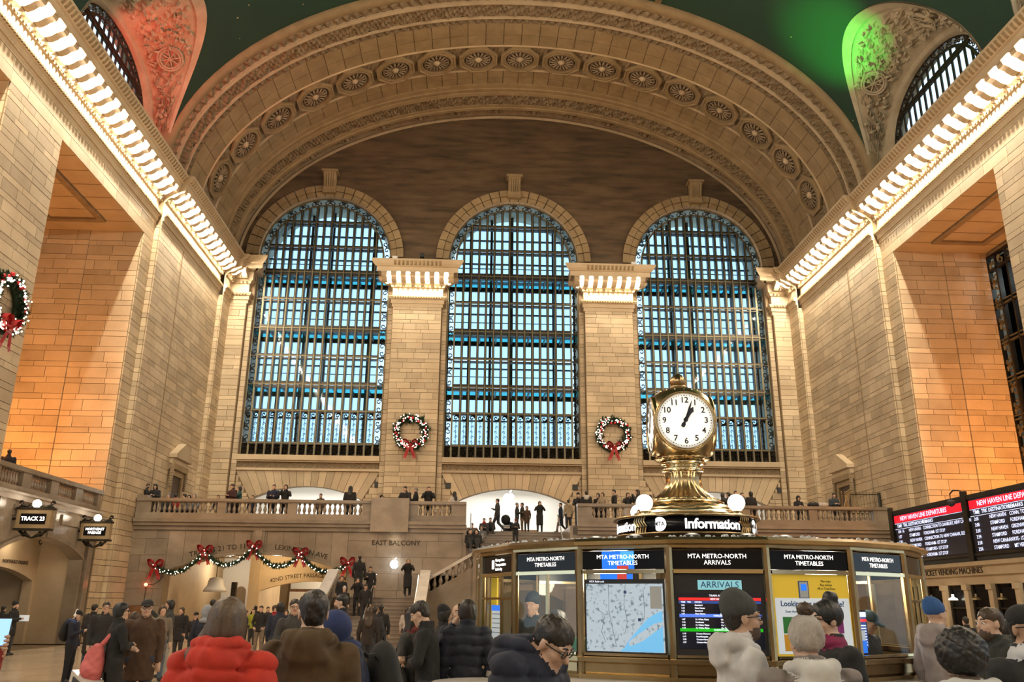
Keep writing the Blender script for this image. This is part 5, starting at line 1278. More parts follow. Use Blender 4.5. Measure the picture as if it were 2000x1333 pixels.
# timetable poster
put, tx, h = T_of(1)
put('poster', -h+.01, h-.01, 1.30, 2.05, -.04, .002, 'yellow_poster'); put('poster_panel', -h+.02, h-.02, 1.32, 1.83, .002, .005, 'paper'); tx('Looking for a timetable?', 0, 1.775, .072, 'poster_blue', .007, .0012); tx('Scan the QR codes to get a digital timetable.', 0, 1.705, .034, 'poster_blue', .007, 0)
put('phone_icon', -.14, -.03, 1.83, 1.99, .003, .008, 'poster_blue'); put('phone_icon_screen', -.13, -.04, 1.835, 1.98, .008, .010, 'phone_grey'); put('app_icon', -.115, -.055, 1.90, 1.96, .010, .012, 'ad_blue')
for i, s in enumerate(('Plan trips', 'Buy tickets', 'All in TrainTime')): tx(s, .17, 1.99-i*.035, .030, 'letter_dark', .006, 0)
for u, z, m in ((-.27, 1.58, 'tile_green'), (-.03, 1.58, 'poster_blue'), (.25, 1.58, 'tile_purple'), (-.27, 1.42, 'tile_orange'), (.0, 1.42, 'scr_green')): put('code_tile', u-.07, u+.07, z-.075, z+.075, .005, .007, m)
# glazing bars on the slim end faces
for k in (3, NB-4):
    put, tx, h = T_of(k)
    for u in (-.24, .0, .24): put('glazing_bar', u-.014, u+.014, 1.3, 2.055, -.01, .02, 'bright_brass')
    put('glazing_bar', -h, h, 1.80, 1.825, -.01, .02, 'bright_brass')
put, tx, h = T_of(NB-2); put('glazing_bar', -.03, .0, 1.3, 2.055, -.05, -.02, 'brass')
# inside: counter, light strips, core, paper stands
ring('inner_counter', [(BR-.14, .92), (BR-.14, .98), (BR-.75, .98), (BR-.75, .92), (BR-.70, .92), (BR-.70, .05)], 'wood')
ring('light_strip', [(BR-.30, 2.255), (BR-.36, 2.255)], 'led_strip'); ring('inner_light_strip', [(1.4, 2.255), (1.46, 2.255)], 'led_strip')
b = MB(); b.lathe([(.42, .02), (.42, 2.27)], (0,0,0), 18); b.build('core_column', 'brass', bt, True)
lamp('booth_light', (BX-1.2, BY-1.2, 2.1), 80, (1, .86, .62), .2); lamp('booth_light', (BX+1.4, BY-.8, 2.1), 60, (1, .9, .72), .2); lamp('booth_light', (BX, BY+1.4, 2.1), 50, (1, .86, .62), .2)
put, tx, h = T_of(2)
for u0, u1, z0, z1, n0, nm_, m in ((-.30, .08, 1.30, 1.52, -.30, 'paper_rack', 'paper'), (-.28, .05, 1.30, 1.42, -.27, 'timetable', 'ad_blue'), (.10, .14, 1.02, 1.75, -.4, 'stand_pole', 'white'), (.0, .30, 1.55, 1.85, -.62, 'notice', 'white')):
    put(nm_, u0, u1, z0, z1, n0, n0+.02, m)
put('monitor', .05, .36, 1.32, 1.72, -.46, -.43, 'black'); put('monitor_screen', .07, .34, 1.34, 1.70, -.43, -.425, 'scr_navy'); put('monitor_bar', .07, .34, 1.60, 1.63, -.425, -.42, 'scr_red'); put('monitor_bar', .07, .34, 1.65, 1.70, -.425, -.42, 'scr_white')
for i in range(8): put('monitor_line', .09, .32, 1.36+i*.028, 1.372+i*.028, -.425, -.42, 'scr_white')
put, tx, h = T_of(NB-2); put('inner_shelf', -.4, .4, 1.28, 1.30, -.6, -.1, 'wood'); put('bag', .12, .36, 1.3, 1.42, -.35, -.2, 'tile_green'); put('bottle', -.36, -.28, 1.3, 1.44, -.3, -.22, 'scr_green')
# clutter on the roof edge
rc = MB()
for i in range(150):
    a_ = PH0+random.uniform(-4, 5)*STP; r = BR-.10+random.uniform(-.05, .1); rc.ball((r*sin(a_), -r*cos(a_), 2.405), random.uniform(.012, .028), 5, 4)
stuff(rc.build('dust_tufts', 'phone_grey', bt))
for i, ph in enumerate((-70, -50, -33, -12, 8, 24, 42)):
    a_ = math.radians(ph); c = Vector((1.75*sin(a_), -1.75*cos(a_), 2.41)); MB().tube([c, c+VZ*.05], .04, 8).lathe([(.09, 0), (.09, .03), (.05, .05)], c+VZ*.05, 12).build('roof_spotlight', 'charcoal', bt)
    sp = lamp('clock_uplight', Vector((BX, BY, 0))+c+VZ*.14, 3.0, WARMW, .05)
# stone ledge tables beside the booth
for k, (a0, lab) in enumerate(((-98, 'pale marble ledge table standing against the west side of the booth'),)):
    a_ = math.radians(a0); c = Vector((BX+3.2*sin(a_), BY-3.2*cos(a_), 0)); t = tag(empty('ledge_table', c, a_), lab, 'table')
    MB().box(-.75, .75, -.35, .30, .98, 1.06).build('tabletop', 'marble_white', t); MB().box(-.55, .55, -.22, .22, 0, .98).build('pedestal', 'marble_white', t)
t = tag(empty('ledge_counter', (-2.25, 8.15, 0), 0), 'pale rounded marble counter standing in front of the booth glazing', 'counter')
b = MB(); b.lathe([(.46, 1.0), (.48, 1.03), (.46, 1.08)], (0,0,0), 24); b.build('countertop', 'marble_white', t, True); MB().lathe([(.32, 0), (.28, .1), (.26, 1.0)], (0,0,0), 20).build('pedestal', 'marble_white', t, True)

# ================================================================== clock
ck = tag(empty('clock', (BX, BY, 2.41)), 'four-faced brass ball clock on a fluted stem above the information booth', 'clock')
Z0 = 2.41
L_ = lambda prof, name, m, seg=40, fl=0, fa=0., sm=True: MB().lathe([(r, z-Z0) for r, z in prof], (0,0,0), seg, 0, fl, fa).build(name, m, ck, sm)
L_([(.80, 2.41), (.84, 2.46), (.86, 2.56), (.93, 2.58), (.93, 2.60)], 'drum_foot', 'dark_brass'); L_([(.885, 2.60), (.885, 2.79)], 'drum', 'black_glass', 64, sm=True)
L_([(.90, 2.79), (.94, 2.795), (.94, 2.82), (.66, 2.83)], 'drum_cap', 'brass', 48)
L_([(.66, 2.83), (.66, 2.90), (.62, 2.92)], 'base_band', 'bright_brass', 48); L_([(.62, 2.92), (.60, 2.95), (.50, 3.0), (.47, 3.02)], 'leaf_band', 'brass', 48, 24, .03)
L_([(.50, 3.01), (.51, 3.03), (.46, 3.05)], 'torus', 'bright_brass'); L_([(.46, 3.05), (.38, 3.09), (.30, 3.16), (.235, 3.25), (.215, 3.34), (.235, 3.41), (.255, 3.43)], 'fluted_stem', 'brass', 72, 24, .045)
L_([(.255, 3.425), (.28, 3.44), (.28, 3.47), (.24, 3.485), (.22, 3.50), (.26, 3.52), (.31, 3.54), (.30, 3.56), (.24, 3.57)], 'collar', 'bright_brass'); L_([(.24, 3.545), (.345, 3.60), (.36, 3.615), (.30, 3.62)], 'leaf_cup', 'brass', 64, 22, .05)
CZ = 4.06
b = MB(); rows = []                              # a ball cut flat on four sides for the dials
for i in range(41):
    el = -PI/2*.94+PI*.94*i/40; row = []
    for j in range(96):
        az = 2*PI*j/96; d = Vector((cos(el)*sin(az), -cos(el)*cos(az), sin(el))); m_ = max(d.dot(Vector((sin(math.radians(-4+90*q)), -cos(math.radians(-4+90*q)), 0))) for q in range(4))
        r = min(.54, .384/max(m_, .05)); row.append((d.x*r, d.y*r, d.z*r+CZ-Z0))
    rows.append(row)
b.grid(rows, 0, True); b.build('ball', 'brass', ck, True)
L_([(.30, 4.50), (.27, 4.53), (.20, 4.545), (.14, 4.56), (.12, 4.58)], 'crown_leaf', 'bright_brass', 48, 16, .06); L_([(.09, 4.55), (.10, 4.585), (.115, 4.60), (.10, 4.62)], 'finial_neck', 'brass'); L_([(.085, 4.615), (.105, 4.66), (.10, 4.70), (.07, 4.76), (.03, 4.79), (.004, 4.80)], 'finial', 'dark_brass', 24, 8, .08)
mat('dial', (1, .97, .9), .5, emit=(1.0, .93, .80), es=.62); mat('ink', (.012, .014, .03), .5)
NUM = [text_mesh('numeral', str(i), .108, .002, 'CENTER', .0022, 1., 'ink', 3) for i in range(1, 13)]
for q in range(4):
    a_ = math.radians(-4+90*q); N_ = Vector((sin(a_), -cos(a_), 0)); U = Vector((cos(a_), sin(a_), 0)); C = VZ*(CZ-Z0)
    f = empty('clock_face', (0, 0, 0), 0, ck); f.matrix_local = Matrix.Translation(C) @ frame(U, VZ, N_)
    b = MB(); b.grid([[(r*cos(2*PI*i/48), r*sin(2*PI*i/48), z) for i in range(48)] for r, z in ((.405, .36), (.405, .385), (.398, .405), (.388, .41), (.380, .40), (.375, .41), (.366, .412), (.360, .39))], 0, True); b.build('bezel', 'brass', f, True)
    b = MB(); b.lathe([(.366, .390), (.30, .394), (.15, .397), (.003, .398)], (0,0,0), 40); b.build('dial', 'dial', f, True)
    for i in range(12):
        an = 2*PI*(i+1)/12; o = link('numeral', NUM[i], f, (.272*sin(an), .272*cos(an), .398))
    b = MB()
    for i in range(60): an = 2*PI*i/60; b.lathe([(.0065 if i % 5 else .009, 0), (.0065 if i % 5 else .009, .004)], (.335*sin(an), .335*cos(an), .394), 6)
    stuff(b.build('minute_dots', 'ink', f))
    for nm_, an, ln, wd_ in (('hour_hand', math.radians(32), .21, .020), ('minute_hand', math.radians(20), .30, .012)):
        d = Vector((sin(an), cos(an), 0)); e = Vector((cos(an), -sin(an), 0)); P = lambda t, s: tuple(d*t+e*s+Vector((0, 0, .408)))
        b = MB(); pts = [P(-.10, -.012), P(-.10, .012), P(-.06, .022), P(-.03, .010), P(0, .03), P(.05, wd_), P(ln*.6, wd_*1.1), P(ln*.72, wd_*(1.8 if 'hour' in nm_ else .8)), P(ln, 0), P(ln*.72, -wd_*(1.8 if 'hour' in nm_ else .8)), P(ln*.6, -wd_*1.1), P(.05, -wd_), P(0, -.03), P(-.03, -.010), P(-.06, -.022)]
        b.add(pts+[(p[0], p[1], p[2]+.006) for p in pts], [tuple(range(15))[::-1], tuple(range(15, 30))]+[(i, (i+1) % 15, 15+(i+1) % 15, 15+i) for i in range(15)]); b.build(nm_, 'ink', f)
lamp('clock_face_glow', (BX-.2, BY-.95, CZ), 1.5, WARMW, .2)
# drum lettering, emblems and pierced dividers
def drum_text(s, phi, size, m, r=.887, bold=.002, z=2.695):
    me = text_mesh('lettering', s, size, .002, 'CENTER', bold, .95, m, 3); n = len(me.vertices); co = np.empty(n*3); me.vertices.foreach_get('co', co); co = co.reshape(-1, 3)
    an = math.radians(phi)+co[:, 0]/r; rr = r+co[:, 2]; me.vertices.foreach_set('co', np.stack([rr*np.sin(an), -rr*np.cos(an), z-Z0+co[:, 1]], 1).ravel()); me.update(); return link('lettering', me, ck)
for q in range(4):
    o_ = 90*q; drum_text('Information', 9+o_, .165, 'sign_lit', bold=.004, z=2.690)
    b = MB(); rows = []
    for i in range(25): an = 2*PI*i/24; rows.append((.085*max(cos(an), -.62), .085*sin(an)))
    pts = []
    for u, v in rows[:-1]: an = math.radians(-34.5+o_)+u/.889; pts.append((.889*sin(an), -.889*cos(an), 2.695-Z0+v))
    b.add(pts, [tuple(range(len(pts)))]); b.build('emblem_disc', 'sign_lit', ck); drum_text('MTA', -34.8+o_, .072, 'ink', .892, .001)
    b = MB(); an0 = math.radians(-52+o_)
    for i in range(5): an = an0+(i-2)*.042; b.tube([(.90*sin(an), -.90*cos(an), .19), (.91*sin(an+.03), -.91*cos(an+.03), .26), (.90*sin(an-.02), -.90*cos(an-.02), .33), (.90*sin(an+.01), -.90*cos(an+.01), .38)], .013, 4)
    b.build('pierced_divider', 'brass', ck)
    an = math.radians(-52+o_); gx, gy = .80*sin(an), -.80*cos(an)
    gl_ = tag(empty('globe_lamp', (BX+gx, BY+gy, 2.82)), ['glowing opal globe lamp above the pierced divider before the MTA emblem', 'glowing opal globe lamp just past the last letter of Information', 'glowing opal globe lamp hidden behind the clock stem', 'glowing opal globe lamp on the far rim behind another globe'][q], 'lamp', 'globe lamps around the clock')
    MB().lathe([(.085, 0), (.085, .012), (.065, .02), (.065, .035), (.078, .04), (.078, .052), (.05, .06)], (0,0,0), 20).build('collar', 'bright_brass', gl_, True); MB().ball((0, 0, .155), .105, 20, 14).build('globe', 'opal_lit', gl_, True)
    lamp('globe_light', (BX+gx*1.25, BY+gy*1.25, 3.15), 5, WARMW, .1)
# ================================================================== people: one continuous skinned surface each
def surfnet(Dg, Lg, org, h):
    S_ = Dg < 0
    nx, ny, nz = Dg.shape
    cnt = np.zeros((nx-1, ny-1, nz-1), np.int8)
    for i in (0, 1):
        for j in (0, 1):
            for k in (0, 1): cnt += S_[i:nx-1+i, j:ny-1+j, k:nz-1+k]
    mixed = (cnt > 0) & (cnt < 8); I = np.argwhere(mixed)
    if len(I) == 0: return None
    idx = np.full(mixed.shape, -1, np.int32); idx[mixed] = np.arange(len(I))
    pos = np.zeros((len(I), 3)); c = np.zeros(len(I))
    cor = [(i, j, k) for i in (0, 1) for j in (0, 1) for k in (0, 1)]
    for a_ in range(8):
        for b_ in range(a_+1, 8):
            A, B = np.array(cor[a_]), np.array(cor[b_])
            if np.abs(A-B).sum() != 1: continue
            pa, pb = I+A, I+B; da = Dg[pa[:, 0], pa[:, 1], pa[:, 2]]; db = Dg[pb[:, 0], pb[:, 1], pb[:, 2]]
            m = (da < 0) != (db < 0); t = np.where(m, da/np.where(m, da-db, 1), 0)[:, None]
            pos += np.where(m[:, None], A+(B-A)*t, 0); c += m
    loc = I+pos/c[:, None]; V = org+loc*h
    r = np.clip(np.rint(loc).astype(int), 0, np.array(Dg.shape)-1); lab = Lg[r[:, 0], r[:, 1], r[:, 2]]
    Q = []
    for ax in range(3):
        u, v = [(1, 2), (2, 0), (0, 1)][ax]
        sl0 = [slice(None)]*3; sl1 = [slice(None)]*3; sl0[ax] = slice(0, -1); sl1[ax] = slice(1, None)
        e = S_[tuple(sl0)] != S_[tuple(sl1)]; E = np.argwhere(e); s0 = S_[tuple(sl0)][e]
        ok = (E[:, u] > 0) & (E[:, v] > 0) & (E[:, u] < Dg.shape[u]-1) & (E[:, v] < Dg.shape[v]-1); E = E[ok]; s0 = s0[ok]
        def cell(du, dv):
            q = E.copy(); q[:, u] += du; q[:, v] += dv; return idx[q[:, 0], q[:, 1], q[:, 2]]
        q = np.stack([cell(-1, -1), cell(0, -1), cell(0, 0), cell(-1, 0)], 1); q[~s0] = q[~s0][:, ::-1]; Q.append(q)
    return V, np.concatenate(Q), lab
_ph = RNG.uniform(0, 6.28, (6, 3)); _dr = RNG.normal(0, 1, (6, 3)); _dr /= np.linalg.norm(_dr, axis=1)[:, None]
def wob(X, Y, Z, f, st=(1, 1, 1)):
    v = 0
    for i in range(6):
        d = _dr[i]*f*(1+.55*i); v = v+np.sin(X*d[0]*st[0]+Y*d[1]*st[1]+Z*d[2]*st[2]+_ph[i, 0])*np.cos(X*d[1]*st[0]-Y*d[2]*st[1]+Z*d[0]*st[2]+_ph[i, 1])/(1+.4*i)
    return v*.5
class SDF:
    """smooth union of rounded cones, ellipsoids and elliptic lofts on a grid"""
    def __init__(s): s.P = []
    def cone(s, a, b, ra, rb, lab, k=.02): s.P.append(('c', np.array(a, float), np.array(b, float), ra, rb, lab, k)); return s
    def chain(s, pts, rs, lab, k=.02):
        for i in range(len(pts)-1): s.cone(pts[i], pts[i+1], rs[i], rs[i+1], lab, k)
        return s
    def ell(s, c, r, lab, k=.02, R=None, sub=False): s.P.append(('e', np.array(c, float), np.array(r, float), R, sub, lab, k)); return s
    def loft(s, rows, lab, k=.02, quilt=0., pitch=.09): s.P.append(('l', np.array(rows, float), quilt, pitch, None, lab, k)); return s   # rows (z, cx, cy, rx, ry)
    def mesh(s, name, h, mats, jitter=0., fold=None, quilt=0.):
        lo, hi = np.full(3, 9.), np.full(3, -9.)
        bb = []
        for p in s.P:
            if p[0] == 'c': r = max(p[3], p[4]); l, u = np.minimum(p[1], p[2])-r, np.maximum(p[1], p[2])+r
            elif p[0] == 'e': r = max(p[2]) if p[3] is not None else p[2]; l, u = p[1]-r, p[1]+r
            else: q = p[1]; l = np.array([(q[:, 1]-q[:, 3]).min(), (q[:, 2]-q[:, 4]).min(), q[:, 0].min()]); u = np.array([(q[:, 1]+q[:, 3]).max(), (q[:, 2]+q[:, 4]).max(), q[:, 0].max()])
            bb.append((l, u))
            if not (p[0] == 'e' and p[4]): lo = np.minimum(lo, l); hi = np.maximum(hi, u)
        pad = max(3*h, .05); lo -= pad; hi += pad; n = np.ceil((hi-lo)/h).astype(int)+1
        Dg = np.full(n, .3, np.float32); Lg = np.zeros(n, np.int8); LB = np.full(n, 9., np.float32)
        ax = [lo[i]+h*np.arange(n[i]) for i in range(3)]
        for p, (l, u) in zip(s.P, bb):
            m = max(.06, 3*h); i0 = np.maximum(((l-m-lo)/h).astype(int), 0); i1 = np.minimum(((u+m-lo)/h).astype(int)+2, n)
            if (i1 <= i0).any(): continue
            sl = tuple(slice(a_, b_) for a_, b_ in zip(i0, i1))
            X, Y, Z = np.meshgrid(ax[0][sl[0]], ax[1][sl[1]], ax[2][sl[2]], indexing='ij', copy=False)
            if p[0] == 'c':
                a_, b_, ra, rb = p[1:5]; d = b_-a_; L2 = max((d*d).sum(), 1e-9)
                t = np.clip(((X-a_[0])*d[0]+(Y-a_[1])*d[1]+(Z-a_[2])*d[2])/L2, 0, 1)
                v = np.sqrt((X-a_[0]-t*d[0])**2+(Y-a_[1]-t*d[1])**2+(Z-a_[2]-t*d[2])**2)-(ra+(rb-ra)*t)
            elif p[0] == 'e':
                x, y, z = X-p[1][0], Y-p[1][1], Z-p[1][2]
                if p[3] is not None: R = p[3]; x, y, z = (R[0][0]*x+R[1][0]*y+R[2][0]*z, R[0][1]*x+R[1][1]*y+R[2][1]*z, R[0][2]*x+R[1][2]*y+R[2][2]*z)
                r = p[2]; q = np.sqrt((x/r[0])**2+(y/r[1])**2+(z/r[2])**2); v = (q-1)*min(r)
            else:
                q = p[1]; o = np.argsort(q[:, 0]); q = q[o]; zc = np.clip(Z, q[0, 0], q[-1, 0])
                g = lambda c: np.interp(zc, q[:, 0], q[:, c])
                rx, ry = g(3), g(4); e = np.sqrt(((X-g(1))/rx)**2+((Y-g(2))/ry)**2); v = (e-1)*np.minimum(rx, ry)
                dz = np.maximum(q[0, 0]-Z, Z-q[-1, 0]); v = np.where(dz > 0, np.sqrt(np.maximum(v, 0)**2+dz**2), v)
                if p[2]: v = v-p[2]*(np.abs(np.sin(PI*(Z+.12*Y)/p[3]))**.5)*1.3
            C = Dg[sl]; k = p[6]
            if p[0] == 'e' and p[4]:
                C[...] = np.maximum(C, -v)
            else:
                lb = LB[sl]; better = v < lb; Lg[sl][better] = p[5]; lb[better] = v[better]
                if k > 0: hh = np.maximum(k-np.abs(C-v), 0)/k; C[...] = np.minimum(C, v)-hh*hh*k*.25
                else: C[...] = np.minimum(C, v)
        if fold:                  # (amplitude, frequency, stretch, label or None): folds of cloth, strands of hair
            X, Y, Z = np.meshgrid(*ax, indexing='ij', copy=False); nz_ = (np.abs(Dg) < .05)
            if fold[3] is not None: nz_ &= (Lg == fold[3])
            Dg[nz_] += (fold[0]*wob(X[nz_], Y[nz_], Z[nz_], fold[1], fold[2])).astype(np.float32)
        if quilt:
            X, Y, Z = np.meshgrid(*ax, indexing='ij', copy=False); nz_ = (np.abs(Dg) < .05) & (Lg == 1)
            Dg[nz_] += (quilt*(.9-1.6*np.abs(np.sin(PI*(Z[nz_]+.10*Y[nz_]+.006*np.sin(21*X[nz_]))/.105))**.45)).astype(np.float32)
        if jitter: Dg += RNG.normal(0, jitter, Dg.shape).astype(np.float32)
        r = surfnet(Dg, Lg, lo, h)
        if r is None: return None
        V, Q, lab = r; me = bpy.data.meshes.new(name); nq = len(Q)
        me.vertices.add(len(V)); me.vertices.foreach_set('co', V.ravel()); me.loops.add(nq*4); me.loops.foreach_set('vertex_index', Q.ravel().astype(np.int32))
        me.polygons.add(nq); me.polygons.foreach_set('loop_start', np.arange(0, nq*4, 4, dtype=np.int32)); me.polygons.foreach_set('loop_total', np.full(nq, 4, np.int32))
        for m_ in mats: me.materials.append(MATS[m_])
        me.polygons.foreach_set('material_index', lab[Q[:, 0]].astype(np.int32)); me.polygons.foreach_set('use_smooth', np.ones(nq, bool)); me.update(calc_edges=True); me.validate()
        return me
def cloth(c, rough=.85):
    n = 'cloth_%02x%02x%02x_%d' % (int(c[0]*255), int(c[1]*255), int(c[2]*255), int(rough*100))
    if n not in MATS: mat(n, c, rough, noise=(7., tuple(v*.72 for v in c)), bump=(28., .25, .01))
    return n
SKINS = [(.56, .36, .26), (.50, .31, .21), (.40, .24, .15), (.20, .11, .065), (.60, .41, .31)]
for i, c in enumerate(SKINS): mat('skin_%d' % i, c, .5, noise=(14., tuple(v*.86 for v in c)))
HAIRC = {'black': (.010, .009, .009), 'dark': (.022, .015, .011), 'brown': (.06, .034, .018), 'ash': (.12, .078, .048), 'blond': (.30, .21, .11), 'grey': (.25, .24, .23)}
for n_, c in HAIRC.items(): mat('hair_'+n_, c, .5, noise=(30., tuple(v*.5 for v in c), (1, 1, .12)), bump=(60., .3, .01))
mat('lips', (.42, .16, .13), .5); mat('eye_white', (.7, .68, .65), .3); mat('eye_dark', (.02, .013, .01), .2); mat('beard', (.075, .048, .034), .7); mat('sole', (.5, .48, .45), .6); mat('shoe', (.02, .02, .02), .5); mat('phone_glow', (.02, .02, .03), .1, emit=(.35, .62, 1.), es=1.4)
BLACK, NAVY, CHAR, GREY, BROWN, BEIGE, RED, WHITE, TEAL, OLIVE = (.014, .014, .016), (.012, .018, .045), (.032, .033, .036), (.16, .16, .165), (.075, .042, .024), (.36, .28, .19), (.42, .03, .025), (.62, .58, .54), (.02, .075, .08), (.045, .045, .03)
LABS = dict(skin=0, coat=1, pants=2, shoe=3, beard=4, lips=5, trim=6)
def person(label, loc, rz, H=1.72, res=.03, coat=BLACK, pants=CHAR, skin=0, hair=('short', 'dark'), hat=None, pose='down', style='jacket', legs='stand', lean=0., nod=0., turn=0., quilt=0., beard=False, group=None, trim=None, hood=None, hoodc=None, glasses=False, scarf=None, fat=1., face=True, shoes='shoe', crane=(0., 0.)):
    k = H/1.72; s = SDF(); L_ = LABS; q = 1.0
    lx = lambda z: math.tan(lean)*max(z-.92, 0)              # forward lean offset (local +Y is forward)
    hipz = .92
    seat = legs in ('sit', 'floor')
    dz = -(.92-.50) if legs == 'sit' else (-(.92-.12) if legs == 'floor' else 0)
    if legs == 'stand':
        for sg in (-1, 1): s.chain([(sg*.09, 0, .90), (sg*.105, .01, .50), (sg*.11, -.01, .09)], [.105*fat, .072, .055], L_['pants'], .03); s.cone((sg*.115, -.03, .045), (sg*.125, .13, .035), .045, .038, L_['shoe'], .02)
    elif legs == 'walk':
        for sg, st_ in ((-1, 1), (1, -1)):
            kn = (sg*.10, .17 if st_ > 0 else -.02, .51); an = (sg*.10, .24*st_+(-.10 if st_ < 0 else 0), .10 if st_ > 0 else .16)
            s.chain([(sg*.09, 0, .90), kn, an], [.105*fat, .072, .055], L_['pants'], .03); s.cone((an[0], an[1]-.02, an[2]-.05), (an[0], an[1]+.14, an[2]-.05 if st_ > 0 else an[2]-.12), .045, .038, L_['shoe'], .02)
    elif legs == 'sit':
        for sg in (-1, 1): s.chain([(sg*.10, 0, .50), (sg*.13, .42, .50), (sg*.13, .40, .09)], [.11*fat, .078, .055], L_['pants'], .03); s.cone((sg*.13, .38, .045), (sg*.14, .54, .035), .045, .038, L_['shoe'], .02)
    else:
        for sg in (-1, 1): s.chain([(sg*.10, 0, .14), (sg*.16, .36, .42), (sg*.14, .46, .08)], [.11*fat, .078, .055], L_['pants'], .03); s.cone((sg*.14, .44, .04), (sg*.15, .58, .035), .045, .038, L_['shoe'], .02)
    hem = {'jacket': .80, 'coat': .62, 'long': .42}[style] if not seat else .86
    w_ = 1.0*fat
    T = [(hem, .0, .0, (.185 if style != 'jacket' else .17)*w_, (.145 if style != 'jacket' else .125)*w_), (.95, 0, 0, .178*w_, .128*w_), (1.08, 0, 0, .165*w_, .122*w_), (1.22, 0, 0, .185*w_, .132*w_), (1.34, 0, 0, .195*w_, .125*w_), (1.41, 0, 0, .165*w_, .10*w_), (1.455, 0, -.01, .092*w_, .078), (1.49, 0, -.014, .080, .074), (1.52, 0, -.016, .074, .070)]
    s.loft([(z+dz, cx, cy+lx(z), rx, ry) for z, cx, cy, rx, ry in T], L_['coat'], .03, 0.)
    Y0 = lambda z: lx(z)
    sh = [(sg*.185*w_, Y0(1.40), 1.385+dz) for sg in (-1, 1)]
    ar = .056*min(fat, 1.1)+(.012 if quilt else 0)
    def arm(i, el, wr, hand=True):
        sg = (-1, 1)[i]; el = (el[0], el[1]+Y0(1.2), el[2]+dz); wr = (wr[0], wr[1]+Y0(1.2), wr[2]+dz)
        s.chain([sh[i], el, wr], [ar+.012, ar, ar*.78], L_['coat'], .025)
        if hand:
            d = np.array(wr)-np.array(el); d = d/np.linalg.norm(d); p0 = np.array(wr)+d*.02; up = np.array((0, 0, 1.)); sd = np.cross(d, up); sd = sd/(np.linalg.norm(sd)+1e-6); nn = np.cross(sd, d)
            s.cone(p0, p0+d*.06, .032, .036, 0, .015)
            for f in range(4): b0 = p0+d*.075+sd*(f-1.5)*.019; s.chain([b0, b0+d*.035-nn*.006, b0+d*(.055 if f in (1, 2) else .045)-nn*.028], [.0105, .0095, .008], 0, .004)
            t0 = p0+d*.02+sd*(-sg)*.03; s.chain([t0, t0+d*.03-sd*sg*.018, t0+d*.055-sd*sg*.012-nn*.012], [.013, .011, .009], 0, .006)
            return p0+d*.10
    hands = []
    A = {'down': (((-.25, -.02, 1.12), (-.25, .06, .87)), ((.25, -.02, 1.12), (.25, .06, .87))),
         'pocket': (((-.28, -.05, 1.12), (-.20, .09, .95)), ((.28, -.05, 1.12), (.20, .09, .95))),
         'phone': (((-.24, .04, 1.13), (-.12, .27, 1.16)), ((.24, .04, 1.13), (.07, .28, 1.18))),
         'one': (((-.25, -.02, 1.12), (-.25, .06, .87)), ((.24, .05, 1.13), (.12, .28, 1.22))),
         'photo': (((-.27, .16, 1.22), (-.10, .24, 1.46)), ((.27, .16, 1.22), (.10, .24, 1.46))),
         'raise': (((-.25, -.02, 1.12), (-.22, .10, .90)), ((.30, .20, 1.34), (.26, .40, 1.52))),
         'rail': (((-.27, .12, 1.14), (-.14, .33, 1.06)), ((.27, .12, 1.14), (.14, .33, 1.06))),
         'chin': (((-.25, .06, 1.12), (-.10, .24, 1.05)), ((.22, .16, 1.16), (.06, .16, 1.40))),
         'cross': (((-.25, .06, 1.13), (.05, .20, 1.10)), ((.25, .06, 1.12), (-.05, .22, 1.14))),
         'lap': (((-.24, .06, 1.12), (-.10, .26, .98)), ((.24, .06, 1.12), (.10, .26, .98)))}[pose]
    for i in (0, 1): hands.append(arm(i, *A[i]))
    # neck and head
    hy = Y0(1.5); hz = 1.60+dz; nf = math.sin(nod)*.10; nd = (1-math.cos(nod))*.10
    hc = np.array((0, hy+.015+nf+crane[0], hz-nd*.6-crane[1])); ct, st_ = cos(turn), sin(turn); cn, sn = cos(nod), sin(nod)
    def hp(x, y, z):           # head space -> local: pitch by nod (looking down), then turn
        y2, z2 = y*cn+z*sn, -y*sn+z*cn
        x3, y3 = x*ct+y2*st_, -x*st_+y2*ct
        return hc+np.array((x3, y3, z2))
    Rx = np.array([[1, 0, 0], [0, cn, sn], [0, -sn, cn]]); Rt = np.array([[ct, st_, 0], [-st_, ct, 0], [0, 0, 1]]); RR = Rt@Rx
    s.cone((0, Y0(1.42)-.005, 1.42+dz), hp(0, -.02, -.05), .058, .052, 0, .03)
    s.ell(hp(0, -.008, .035), (.074, .094, .082), 0, .02, RR); s.ell(hp(0, .028, -.045), (.058, .066, .072), 0, .03, RR)
    if beard: s.ell(hp(0, .036, -.068), (.057, .063, .052), L_['beard'], .02, RR)
    if face:
        s.cone(hp(0, .090, .012), hp(0, .108, -.018), .010, .015, 0, .012); s.ell(hp(0, .068, -.092), (.026, .024, .020), L_['beard'] if beard else 0, .02, RR)
        for sg in (-1, 1):
            s.ell(hp(sg*.076, -.008, -.005), (.010, .020, .031), 0, .008, RR); s.ell(hp(sg*.036, .078, .028), (.028, .018, .010), 0, .015, RR); s.ell(hp(sg*.038, .058, -.022), (.026, .026, .024), 0, .02, RR)
        s.ell(hp(0, .082, -.053), (.024, .013, .0085), L_['lips'] if not beard or res < .012 else L_['beard'], .006, RR)
    if scarf is not None: s.ell((0, Y0(1.46)+.01, 1.465+dz), (.115, .115, .058), L_['trim'], .02)
